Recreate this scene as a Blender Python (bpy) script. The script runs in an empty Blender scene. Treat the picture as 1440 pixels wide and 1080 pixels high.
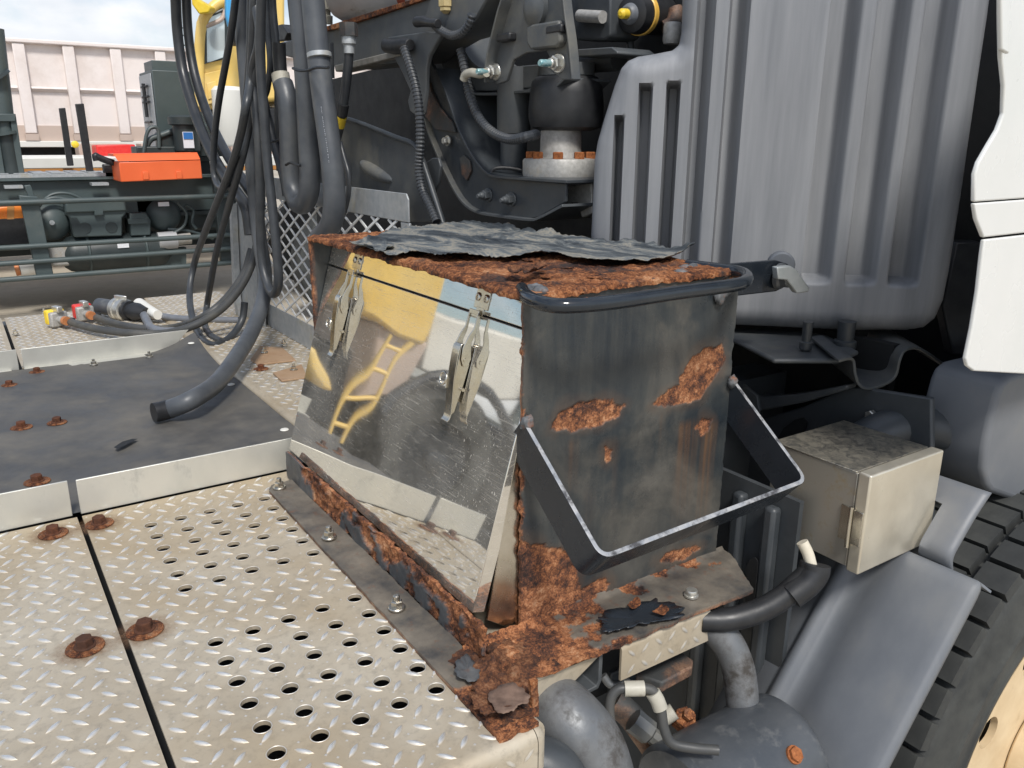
import bpy, bmesh, math, random
import numpy as np
from mathutils import Vector, Matrix, noise
from mathutils.geometry import tessellate_polygon
R = math.radians
random.seed(7)
scene = bpy.context.scene
COL = scene.collection

# ------------------------------------------------------------------ camera
cam_data = bpy.data.cameras.new('camera')
cam = bpy.data.objects.new('camera', cam_data)
COL.objects.link(cam)
scene.camera = cam
cam_data.sensor_width = 36.0
cam_data.lens = 28.775
cam_data.clip_start = 0.02
cam_data.clip_end = 2000.0
_pi, _ya, _ro = R(16.673), R(33.905), R(0.302)
_d = Vector((math.sin(_ya)*math.cos(_pi), math.cos(_ya)*math.cos(_pi), -math.sin(_pi)))
_r = Vector((math.cos(_ya), -math.sin(_ya), 0))
_u = _r.cross(_d)
_r, _u = _r*math.cos(_ro)+_u*math.sin(_ro), _u*math.cos(_ro)-_r*math.sin(_ro)
cam.matrix_world = Matrix(((_r.x, _u.x, -_d.x, 0), (_r.y, _u.y, -_d.y, 0), (_r.z, _u.z, -_d.z, 0.65), (0, 0, 0, 1)))

# ------------------------------------------------------------------ sky and sun
SUN_EL, SUN_AZ = R(52), R(198)          # azimuth measured from +Y towards +X
world = bpy.data.worlds.new('World')
scene.world = world
world.use_nodes = True
wt = world.node_tree
wt.nodes.clear()
w_out = wt.nodes.new('ShaderNodeOutputWorld')
w_bg = wt.nodes.new('ShaderNodeBackground')
w_bg.inputs['Strength'].default_value = 0.11
sky = wt.nodes.new('ShaderNodeTexSky')
sky.sky_type = 'NISHITA'
sky.sun_disc = False
sky.sun_elevation = SUN_EL
sky.sun_rotation = SUN_AZ
sky.air_density = 1.0
sky.dust_density = 1.6
w_tc = wt.nodes.new('ShaderNodeTexCoord')
w_map = wt.nodes.new('ShaderNodeMapping')
w_map.inputs['Scale'].default_value = (1.0, 1.0, 2.6)
w_map.inputs['Location'].default_value = (0.35, 0.1, 0.0)
w_n = wt.nodes.new('ShaderNodeTexNoise')
w_n.inputs['Scale'].default_value = 3.2
w_n.inputs['Detail'].default_value = 9.0
w_n.inputs['Roughness'].default_value = 0.56
w_n.inputs['Distortion'].default_value = 0.35
w_ramp = wt.nodes.new('ShaderNodeValToRGB')
w_ramp.color_ramp.elements[0].position = 0.46
w_ramp.color_ramp.elements[1].position = 0.62
w_n2 = wt.nodes.new('ShaderNodeTexNoise')
w_n2.inputs['Scale'].default_value = 6.0
w_n2.inputs['Detail'].default_value = 6.0
w_cr = wt.nodes.new('ShaderNodeValToRGB')
w_cr.color_ramp.elements[0].position = 0.3
w_cr.color_ramp.elements[0].color = (4.6, 5.1, 5.8, 1)
w_cr.color_ramp.elements[1].position = 0.62
w_cr.color_ramp.elements[1].color = (7.0, 7.1, 7.25, 1)
w_mix = wt.nodes.new('ShaderNodeMixRGB')
L = wt.links.new
L(w_tc.outputs['Generated'], w_map.inputs['Vector'])
L(w_map.outputs['Vector'], w_n.inputs['Vector'])
L(w_map.outputs['Vector'], w_n2.inputs['Vector'])
L(w_n.outputs['Fac'], w_ramp.inputs['Fac'])
L(w_n2.outputs['Fac'], w_cr.inputs['Fac'])
L(w_ramp.outputs['Color'], w_mix.inputs['Fac'])
L(sky.outputs['Color'], w_mix.inputs['Color1'])
L(w_cr.outputs['Color'], w_mix.inputs['Color2'])
L(w_mix.outputs['Color'], w_bg.inputs['Color'])
L(w_bg.outputs['Background'], w_out.inputs['Surface'])

sun_data = bpy.data.lights.new('sun', 'SUN')
sun_data.energy = 2.5
sun_data.angle = R(11)
sun_data.color = (1.0, 0.965, 0.91)
sun = bpy.data.objects.new('sun', sun_data)
COL.objects.link(sun)
_sd = Vector((math.sin(SUN_AZ)*math.cos(SUN_EL), math.cos(SUN_AZ)*math.cos(SUN_EL), math.sin(SUN_EL)))
sun.rotation_euler = _sd.to_track_quat('Z', 'Y').to_euler()

scene.render.engine = 'CYCLES'
scene.view_settings.view_transform = 'Standard'
scene.view_settings.look = 'None'
scene.view_settings.exposure = 0.42
scene.view_settings.gamma = 1.0
scene.cycles.max_bounces = 8

# ------------------------------------------------------------------ materials
class NM:
    def __init__(s, name):
        s.m = bpy.data.materials.new(name)
        s.m.use_nodes = True
        s.t = s.m.node_tree
        s.b = s.t.nodes['Principled BSDF']
        s.tc = s.t.nodes.new('ShaderNodeTexCoord')
    def n(s, typ, **kw):
        nd = s.t.nodes.new('ShaderNode'+typ)
        for k, v in kw.items():
            if hasattr(nd, k): setattr(nd, k, v)
            else: nd.inputs[k.replace('_', ' ')].default_value = v
        return nd
    def l(s, a, b): s.t.links.new(a, b)
    def noise(s, scale, detail=6, rough=0.6, stretch=None, dist=0.0):
        nd = s.n('TexNoise', Scale=scale, Detail=detail, Roughness=rough, Distortion=dist)
        if stretch:
            mp = s.n('Mapping', Scale=stretch); s.l(s.tc.outputs['Object'], mp.inputs['Vector'])
            s.l(mp.outputs['Vector'], nd.inputs['Vector'])
        else: s.l(s.tc.outputs['Object'], nd.inputs['Vector'])
        return nd.outputs['Fac']
    def ramp(s, fac, stops):
        r = s.n('ValToRGB'); e = r.color_ramp.elements
        while len(e) < len(stops): e.new(0.5)
        for el, (p, c) in zip(e, stops):
            el.position = p
            el.color = (c, c, c, 1) if not hasattr(c, '__len__') else (*c, 1)
        s.l(fac, r.inputs['Fac']); return r.outputs['Color']
    def mix(s, fac, a, b, mode='MIX'):
        x = s.n('MixRGB', blend_type=mode)
        for v, i in ((fac, 'Fac'), (a, 'Color1'), (b, 'Color2')):
            if isinstance(v, (int, float)): x.inputs[i].default_value = v if i == 'Fac' else (v, v, v, 1)
            elif isinstance(v, tuple): x.inputs[i].default_value = (*v, 1)
            else: s.l(v, x.inputs[i])
        return x.outputs['Color']
    def bump(s, h, strength=0.3, dist=0.002, prev=None):
        b = s.n('Bump', Strength=strength, Distance=dist)
        s.l(h, b.inputs['Height'])
        if prev is not None: s.l(prev, b.inputs['Normal'])
        return b.outputs['Normal']
    def done(s, col=None, rough=None, metal=None, nrm=None, spec=None):
        for v, k in ((col, 'Base Color'), (rough, 'Roughness'), (metal, 'Metallic'), (nrm, 'Normal'), (spec, 'Specular IOR Level')):
            if v is None: continue
            if isinstance(v, (int, float)): s.b.inputs[k].default_value = v
            elif isinstance(v, tuple): s.b.inputs[k].default_value = (*v, 1)
            else: s.l(v, s.b.inputs[k])
        return s.m

def mat_wear(name, c, c2, rough=0.5, metal=0.0, scale=18, dirt=None, dscale=6, dlo=0.5, dhi=0.75, bump=0.15, bscale=90, stretch=None, damt=1.0, spec=None):
    """plain coat with two close tones, an uneven film of dirt and a fine grain"""
    k = NM(name)
    col = k.mix(k.ramp(k.noise(scale, 5, 0.6, stretch), [(0.35, 0.0), (0.65, 1.0)]), c, c2)
    ro = k.ramp(k.noise(scale*1.7, 4), [(0.3, max(0.02, rough-0.08)), (0.7, min(1, rough+0.1))])
    if dirt:
        f = k.ramp(k.noise(dscale, 8, 0.68, stretch), [(dlo, 0.0), (dhi, damt)])
        col = k.mix(f, col, dirt)
        ro = k.mix(f, ro, 0.8)
        if metal:
            mt = k.mix(f, metal, 0.0)
            metal = mt
    nr = k.bump(k.noise(bscale, 4, 0.6), bump, 0.001)
    return k.done(col, ro, metal, nr, spec)

RUST = [(0.415, (0.016, 0.010, 0.009)), (0.462, (0.065, 0.028, 0.018)), (0.50, (0.165, 0.062, 0.028)), (0.54, (0.33, 0.130, 0.052)), (0.60, (0.48, 0.27, 0.15))]
def rust_cols(k, s=60):
    f = k.mix(0.40, k.mix(0.45, k.noise(s*4.5, 6, 0.75), k.noise(s*1.2, 8, 0.72)), k.noise(s*0.2, 6, 0.65))
    return k.ramp(f, RUST), f
def mat_rust(name, s=60, shift=0.0):
    k = NM(name)
    c, f = rust_cols(k, s)
    pk = k.ramp(k.noise(s*0.33, 9, 0.7), [(0.51, 0.0), (0.64, 0.75)])
    c = k.mix(pk, c, (0.040, 0.036, 0.036))
    if shift: c = k.mix(shift, c, (0.05, 0.035, 0.03))
    nr = k.bump(f, 1.0, 0.006)
    nr = k.bump(k.noise(s*5, 4, 0.7), 0.5, 0.0012, nr)
    return k.done(c, 0.9, 0.0, nr, 0.2)

M = {}
M['rust'] = mat_rust('flaking_rust', 55)
M['rust_dark'] = mat_rust('dark_rust', 70, 0.45)
k = NM('bolt_rust')
oi = k.n('ObjectInfo')
M['bolt_rust'] = k.done(k.mix(k.ramp(oi.outputs['Random'], [(0.0, 0.0), (1.0, 0.75)]), k.ramp(k.noise(140, 6, 0.7), [(0.3, (0.06, 0.022, 0.012)), (0.55, (0.15, 0.052, 0.024)), (0.75, (0.25, 0.10, 0.045))]), (0.035, 0.022, 0.017)), 0.85, 0.0, k.bump(k.noise(400, 4), 0.5, 0.0008), 0.25)

# paint with rust breaking through, driven by the mesh attributes rust / streak
k = NM('dark_paint_with_rust')
att = k.n('Attribute', attribute_name='rust'); stk = k.n('Attribute', attribute_name='streak')
rc, rf = rust_cols(k, 85)
pa = k.ramp(k.noise(7, 8, 0.62, (1, 1, 0.8), 0.6), [(0.36, (0.016, 0.023, 0.030)), (0.48, (0.034, 0.040, 0.043)), (0.56, (0.062, 0.062, 0.058)), (0.68, (0.105, 0.100, 0.088))])
pa = k.mix(k.ramp(k.noise(30, 6, 0.7, (1, 1, 0.10)), [(0.45, 0.0), (0.75, 0.42)]), pa, (0.10, 0.098, 0.085))
pa = k.mix(stk.outputs['Fac'], pa, (0.20, 0.095, 0.038))
col = k.mix(att.outputs['Fac'], pa, rc)
ro = k.mix(att.outputs['Fac'], k.ramp(k.noise(11, 6), [(0.3, 0.20), (0.7, 0.42)]), 0.92)
nr = k.bump(k.noise(26, 6, 0.6), 0.35, 0.0035)
nr = k.bump(k.noise(160, 5, 0.65), 0.25, 0.001, nr)
nr = k.bump(k.mix(att.outputs['Fac'], 0.5, rf), 1.0, 0.003, nr)
M['box_paint'] = k.done(col, ro, 0.0, nr, 0.5)

k = NM('worn_dark_steel')
f = k.ramp(k.noise(9, 8, 0.65), [(0.46, 0.0), (0.62, 1.0)])
rc, rf = rust_cols(k, 70)
base = k.ramp(k.noise(14, 8, 0.6), [(0.3, (0.030, 0.034, 0.038)), (0.55, (0.066, 0.067, 0.064)), (0.75, (0.125, 0.115, 0.098))])
M['steel_rusting'] = k.done(k.mix(k.mix(0.55, f, 0.0), base, rc), 0.6, 0.0, k.bump(k.noise(120, 5, 0.7), 0.4, 0.0015), 0.4)

k = NM('peeling_paint')
f = k.noise(10, 9, 0.7, (1.2, 0.5, 1), 0.8)
col = k.ramp(f, [(0.36, (0.020, 0.026, 0.033)), (0.45, (0.06, 0.070, 0.077)), (0.50, (0.14, 0.152, 0.154)), (0.54, (0.27, 0.25, 0.205)), (0.58, (0.14, 0.155, 0.16)), (0.66, (0.06, 0.07, 0.078)), (0.75, (0.24, 0.23, 0.19))])
col = k.mix(k.ramp(k.noise(55, 6, 0.7), [(0.60, 0.0), (0.74, 0.75)]), col, (0.36, 0.29, 0.19))
M['peel'] = k.done(col, 0.62, 0.0, k.bump(f, 0.8, 0.004, k.bump(k.noise(130, 5, 0.7), 0.5, 0.001)), 0.35)

# mirror-polished stainless sheet: gentle waviness, hairline scratches, splashes
k = NM('polished_stainless')
wav = k.noise(3.2, 1, 0.4)
spl = k.ramp(k.noise(330, 2, 0.6, (1, 1, 0.5)), [(0.64, 0.0), (0.72, 0.7)])
msk = k.ramp(k.noise(6, 5, 0.6), [(0.42, 0.0), (0.62, 1.0)])
spl = k.mix(1.0, spl, msk, 'MULTIPLY')
film = k.ramp(k.noise(5, 8, 0.65), [(0.35, 0.06), (0.72, 0.32)])
scr = k.ramp(k.noise(420, 2, 0.5, (0.04, 0.04, 1.0), 2.0), [(0.58, 0.0), (0.70, 0.22)])
dirt = k.mix(1.0, k.mix(1.0, spl, film, 'ADD'), scr, 'ADD')
d2 = k.n('BsdfDiffuse'); d2.inputs['Color'].default_value = (0.55, 0.52, 0.46, 1)
mx = k.n('MixShader'); k.l(dirt, mx.inputs['Fac']); k.l(k.b.outputs['BSDF'], mx.inputs[1]); k.l(d2.outputs['BSDF'], mx.inputs[2])
k.l(mx.outputs['Shader'], k.t.nodes['Material Output'].inputs['Surface'])
M['mirror'] = k.done((0.80, 0.775, 0.72), 0.032, 1.0, k.bump(wav, 0.15, 0.02))
k = NM('dull_stainless')
M['stainless'] = k.done(k.ramp(k.noise(16, 7, 0.65), [(0.3, (0.50, 0.46, 0.38)), (0.7, (0.68, 0.65, 0.58))]), k.ramp(k.noise(30, 5), [(0.3, 0.15), (0.7, 0.32)]), 1.0, k.bump(k.noise(200, 3, 0.5, (1, 1, 0.05)), 0.08, 0.0006))
k = NM('mottled_stainless')
mot = k.ramp(k.noise(75, 8, 0.7, None, 0.9), [(0.42, 0.0), (0.62, 0.8)])
M['mottled'] = k.done(k.mix(mot, (0.56, 0.51, 0.41), (0.20, 0.20, 0.19)), k.mix(mot, 0.42, 0.33), 0.85, k.bump(k.noise(120, 4), 0.1, 0.0006))
k = NM('shaded_side_stainless')
sp = k.ramp(k.noise(22, 9, 0.75), [(0.55, 0.0), (0.70, 0.8)])
M['ss_side'] = k.done(k.mix(sp, (0.44, 0.415, 0.36), (0.36, 0.26, 0.11)), k.mix(sp, 0.38, 0.7), 0.65, k.bump(k.noise(160, 4), 0.15, 0.0008))  # darker side face: its shade is put into the base colour; stains are real
M['ss_front'] = mat_wear('lit_front_stainless', (0.66, 0.605, 0.49), (0.74, 0.685, 0.565), 0.42, 0.75, 12, (0.30, 0.24, 0.15), 26, 0.64, 0.8, 0.1, 220)  # brighter front face: the light on it is put into the base colour

# aluminium tread plate with trodden-in grime
k = NM('tread_aluminium')
g = k.ramp(k.noise(5, 8, 0.65), [(0.32, 0.0), (0.72, 1.0)])
col = k.mix(g, (0.52, 0.465, 0.37), (0.37, 0.31, 0.225))
col = k.mix(k.ramp(k.noise(70, 6, 0.7), [(0.50, 0.0), (0.68, 0.5)]), col, (0.24, 0.215, 0.175))
col = k.mix(k.ramp(k.noise(2.2, 4), [(0.46, 0.0), (0.68, 0.65)]), col, (0.40, 0.305, 0.18))
up = k.n('Attribute', attribute_name='lug')
col = k.mix(up.outputs['Fac'], col, (0.80, 0.795, 0.77))
M['tread'] = k.done(col, k.mix(up.outputs['Fac'], 0.56, 0.30), k.mix(up.outputs['Fac'], 0.30, 0.75), k.bump(k.noise(240, 5, 0.7), 0.2, 0.0008))
M['alu'] = mat_wear('aluminium_strip', (0.50, 0.50, 0.46), (0.58, 0.57, 0.52), 0.46, 0.55, 10, (0.17, 0.16, 0.135), 14, 0.60, 0.78, 0.1, 160, (1, 1, 0.6), 0.7)
M['galv'] = mat_wear('galvanised_steel', (0.36, 0.385, 0.40), (0.47, 0.485, 0.49), 0.5, 0.5, 45, (0.38, 0.33, 0.20), 9, 0.56, 0.75, 0.1, 200, None, 0.7)
M['mesh_wire'] = mat_wear('galvanised_mesh', (0.70, 0.71, 0.70), (0.80, 0.80, 0.78), 0.5, 0.0, 30)
M['mat_rubber'] = mat_wear('grey_rubber_sheet', (0.052, 0.052, 0.052), (0.080, 0.078, 0.074), 0.55, 0, 6, (0.17, 0.155, 0.128), 5, 0.43, 0.78, 0.2, 120, None, 0.8)
M['hose_black'] = mat_wear('deep_black_hose', (0.018, 0.020, 0.023), (0.028, 0.030, 0.033), 0.40, 0, 20)
M['hose_light'] = mat_wear('grey_rubber_hose', (0.062, 0.069, 0.079), (0.085, 0.092, 0.10), 0.40, 0, 20, (0.14, 0.135, 0.115), 7, 0.56, 0.82, 0.12, 200, None, 0.5)
M['hose'] = mat_wear('black_rubber_hose', (0.030, 0.034, 0.040), (0.048, 0.053, 0.059), 0.40, 0, 20, (0.10, 0.095, 0.08), 7, 0.56, 0.82, 0.12, 200, None, 0.55)
M['hose_dusty'] = mat_wear('dusty_rubber_hose', (0.042, 0.044, 0.045), (0.06, 0.061, 0.06), 0.5, 0, 16, (0.15, 0.14, 0.11), 6, 0.5, 0.8, 0.12, 200, None, 0.6)
M['black'] = mat_wear('black_plastic', (0.012, 0.013, 0.015), (0.022, 0.023, 0.025), 0.45, 0, 30)
M['void'] = mat_wear('deep_shade_black', (0.006, 0.007, 0.008), (0.010, 0.011, 0.012), 0.7, 0, 10)  # near-black stands in for deep shade in gaps, holes and behind parts
M['chassis'] = mat_wear('dark_chassis_paint', (0.036, 0.042, 0.048), (0.058, 0.064, 0.069), 0.42, 0, 9, (0.13, 0.12, 0.09), 6, 0.58, 0.8, 0.2, 120, None, 0.7)
M['chassis_dusty'] = mat_wear('dusty_chassis_paint', (0.058, 0.066, 0.073), (0.092, 0.097, 0.099), 0.48, 0, 9, (0.20, 0.185, 0.14), 5, 0.50, 0.78, 0.2, 120, None, 0.75)
M['blue_black'] = mat_wear('glossy_blue_black_paint', (0.012, 0.016, 0.022), (0.020, 0.025, 0.032), 0.26, 0, 12, (0.12, 0.075, 0.04), 24, 0.66, 0.78, 0.12, 90)
M['bare_edge'] = mat_wear('scuffed_edge', (0.28, 0.30, 0.33), (0.46, 0.46, 0.46), 0.5, 0.3, 60, (0.055, 0.055, 0.06), 45, 0.46, 0.62)
k = NM('grey_moulded_plastic')
st = k.noise(5, 5, 0.6, (5, 5, 0.35))
col = k.mix(k.ramp(st, [(0.32, 0.0), (0.7, 1.0)]), (0.165, 0.174, 0.188), (0.270, 0.278, 0.292))
col = k.mix(k.ramp(k.noise(3.5, 6, 0.6, (2, 2, 0.6)), [(0.62, 0.0), (0.78, 0.55)]), col, (0.11, 0.115, 0.125))
M['tank'] = k.done(col, k.ramp(st, [(0.3, 0.42), (0.7, 0.58)]), 0.0, k.bump(k.noise(500, 2), 0.06, 0.0004), 0.45)
M['guard_plastic'] = mat_wear('dark_grey_plastic', (0.115, 0.126, 0.142), (0.150, 0.160, 0.174), 0.5, 0, 5, (0.165, 0.165, 0.155), 5, 0.5, 0.8, 0.08, 400, (2, 2, 0.4), 0.5)
M['fender'] = mat_wear('mid_grey_fender', (0.125, 0.135, 0.150), (0.158, 0.166, 0.178), 0.5, 0, 5, (0.2, 0.195, 0.18), 5, 0.55, 0.85, 0.06, 400)
M['white'] = mat_wear('white_cab_paint', (0.64, 0.65, 0.625), (0.69, 0.69, 0.67), 0.25, 0, 4, (0.6, 0.58, 0.5), 4, 0.6, 0.9, 0.02, 40, None, 0.3)
M['tyre'] = mat_wear('tyre_rubber', (0.022, 0.024, 0.024), (0.036, 0.038, 0.037), 0.72, 0, 14, (0.075, 0.078, 0.068), 7, 0.42, 0.8, 0.2, 160, None, 0.7)
M['rim'] = mat_wear('sand_coloured_wheel', (0.56, 0.42, 0.25), (0.66, 0.52, 0.33), 0.6, 0, 14, (0.34, 0.22, 0.11), 12, 0.58, 0.8, 0.2, 220)
M['zinc'] = mat_wear('zinc_plating', (0.56, 0.55, 0.50), (0.70, 0.69, 0.65), 0.35, 0.85, 60)
M['cast'] = mat_wear('cast_aluminium', (0.34, 0.335, 0.315), (0.46, 0.45, 0.43), 0.6, 0.35, 110, (0.34, 0.25, 0.13), 14, 0.56, 0.74, 0.5, 260, None, 0.7)
M['yellow'] = mat_wear('yellow_plastic', (0.72, 0.50, 0.02), (0.78, 0.57, 0.05), 0.45, 0, 30)
M['yellow_paint'] = mat_wear('faded_yellow_paint', (0.74, 0.50, 0.12), (0.80, 0.58, 0.20), 0.4, 0, 2.2, (0.62, 0.50, 0.26), 2, 0.55, 0.8)
M['red'] = mat_wear('red_plastic', (0.60, 0.018, 0.018), (0.66, 0.04, 0.03), 0.4, 0, 30)
M['orange'] = mat_wear('orange_red_paint', (0.74, 0.125, 0.035), (0.80, 0.15, 0.045), 0.42, 0, 2)
M['green_grey'] = mat_wear('green_grey_paint', (0.052, 0.072, 0.074), (0.072, 0.094, 0.095), 0.45, 0, 2.5, (0.12, 0.125, 0.115), 2, 0.55, 0.85)
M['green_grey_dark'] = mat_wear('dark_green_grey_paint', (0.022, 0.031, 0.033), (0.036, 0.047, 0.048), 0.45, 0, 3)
M['pale_pink'] = mat_wear('primer_pink_paint', (0.72, 0.655, 0.62), (0.76, 0.695, 0.665), 0.5, 0, 0.6, (0.55, 0.47, 0.42), 1.2, 0.5, 0.8)
M['tan'] = mat_wear('tan_primer', (0.47, 0.37, 0.31), (0.52, 0.42, 0.36), 0.6, 0, 1)
M['brown_orange'] = mat_wear('rust_orange_paint', (0.42, 0.19, 0.05), (0.50, 0.25, 0.08), 0.6, 0, 1.5)
M['off_white'] = mat_wear('off_white_paint', (0.66, 0.65, 0.60), (0.74, 0.73, 0.68), 0.5, 0, 2)
M['ivory'] = mat_wear('ivory_sleeve', (0.38, 0.36, 0.30), (0.46, 0.44, 0.37), 0.5, 0, 40, (0.25, 0.22, 0.16), 30, 0.58, 0.75)
M['glass'] = mat_wear('tinted_cab_glass', (0.60, 0.68, 0.70), (0.66, 0.73, 0.75), 0.08, 0.3, 1.5)
M['amber'] = mat_wear('amber_lens', (0.75, 0.17, 0.02), (0.8, 0.25, 0.04), 0.25, 0, 6)
M['blue'] = mat_wear('blue_paint', (0.03, 0.16, 0.48), (0.05, 0.2, 0.52), 0.4, 0, 3)
M['blue_bright'] = mat_wear('sky_blue_paint', (0.05, 0.33, 0.66), (0.06, 0.36, 0.7), 0.4, 0, 3)
M['paper'] = mat_wear('white_label', (0.75, 0.78, 0.84), (0.8, 0.82, 0.86), 0.5, 0, 8)
M['pale_steel'] = mat_wear('scuffed_bright_steel', (0.13, 0.138, 0.145), (0.22, 0.225, 0.23), 0.45, 0.4, 12, (0.045, 0.04, 0.035), 14, 0.46, 0.62, 0.3, 120)
M['cover_grey'] = mat_wear('blue_grey_cover_paint', (0.062, 0.070, 0.080), (0.095, 0.102, 0.110), 0.42, 0.2, 10, (0.17, 0.17, 0.165), 26, 0.52, 0.8, 0.3, 80)
k = NM('yard_ground')
col = k.ramp(k.noise(0.35, 8, 0.65), [(0.3, (0.36, 0.31, 0.24)), (0.55, (0.46, 0.41, 0.33)), (0.75, (0.52, 0.48, 0.40))])
M['ground'] = k.done(k.mix(k.ramp(k.noise(9, 8, 0.7), [(0.45, 0.0), (0.75, 0.4)]), col, (0.25, 0.22, 0.17)), 0.9, 0.0, k.bump(k.noise(40, 6), 0.3, 0.01))
k = NM('shadow_ground')
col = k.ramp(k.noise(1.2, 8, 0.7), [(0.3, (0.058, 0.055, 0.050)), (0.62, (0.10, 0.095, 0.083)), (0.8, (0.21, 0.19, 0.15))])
M['shadow_ground'] = k.done(col, 0.85, 0.0, k.bump(k.noise(90, 5), 0.4, 0.006))  # dark ground colour stands in for the truck's cast shadow

M['washer_rust'] = mat_rust('washer_rust', 150)
k = NM('rust_stain')
ln = k.n('VectorMath', operation='LENGTH'); k.l(k.tc.outputs['Object'], ln.inputs[0])
f = k.mix(1.0, k.ramp(ln.outputs['Value'], [(0.022, 0.75), (0.046, 0.0)]), k.ramp(k.noise(70, 6, 0.7), [(0.35, 0.1), (0.65, 0.9)]), 'MULTIPLY')
tr = k.n('BsdfTransparent'); mx = k.n('MixShader'); k.l(f, mx.inputs['Fac']); k.l(tr.outputs['BSDF'], mx.inputs[1]); k.l(k.b.outputs['BSDF'], mx.inputs[2])
k.l(mx.outputs['Shader'], k.t.nodes['Material Output'].inputs['Surface'])
M['rust_stain'] = k.done((0.22, 0.12, 0.06), 0.8)
k = NM('fresh_bolt_rust')
M['bolt_rust_bright'] = k.done(k.ramp(k.noise(150, 6, 0.7), [(0.3, (0.13, 0.045, 0.02)), (0.55, (0.33, 0.115, 0.04)), (0.75, (0.45, 0.19, 0.08))]), 0.85, 0.0, k.bump(k.noise(400, 4), 0.5, 0.0008), 0.25)
M['off_white_dirty'] = mat_wear('dirty_pale_channel', (0.16, 0.155, 0.14), (0.25, 0.24, 0.215), 0.55, 0, 12, (0.08, 0.07, 0.05), 9, 0.5, 0.7)
M['yellow_band'] = mat_wear('amber_band', (0.72, 0.42, 0.07), (0.78, 0.5, 0.12), 0.4, 0, 40)

# ------------------------------------------------------------------ mesh helpers
V = Vector
def spline(pts, per=8):
    P = [V(p) for p in pts]
    P = [P[0]*2-P[1]] + P + [P[-1]*2-P[-2]]
    out = []
    for i in range(1, len(P)-2):
        a, b, c, d = P[i-1:i+3]
        for j in range(per):
            t = j/per
            out.append(0.5*((2*b)+(c-a)*t+(2*a-5*b+4*c-d)*t*t+(3*b-a-3*c+d)*t**3))
    out.append(P[-2]); return out

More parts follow.
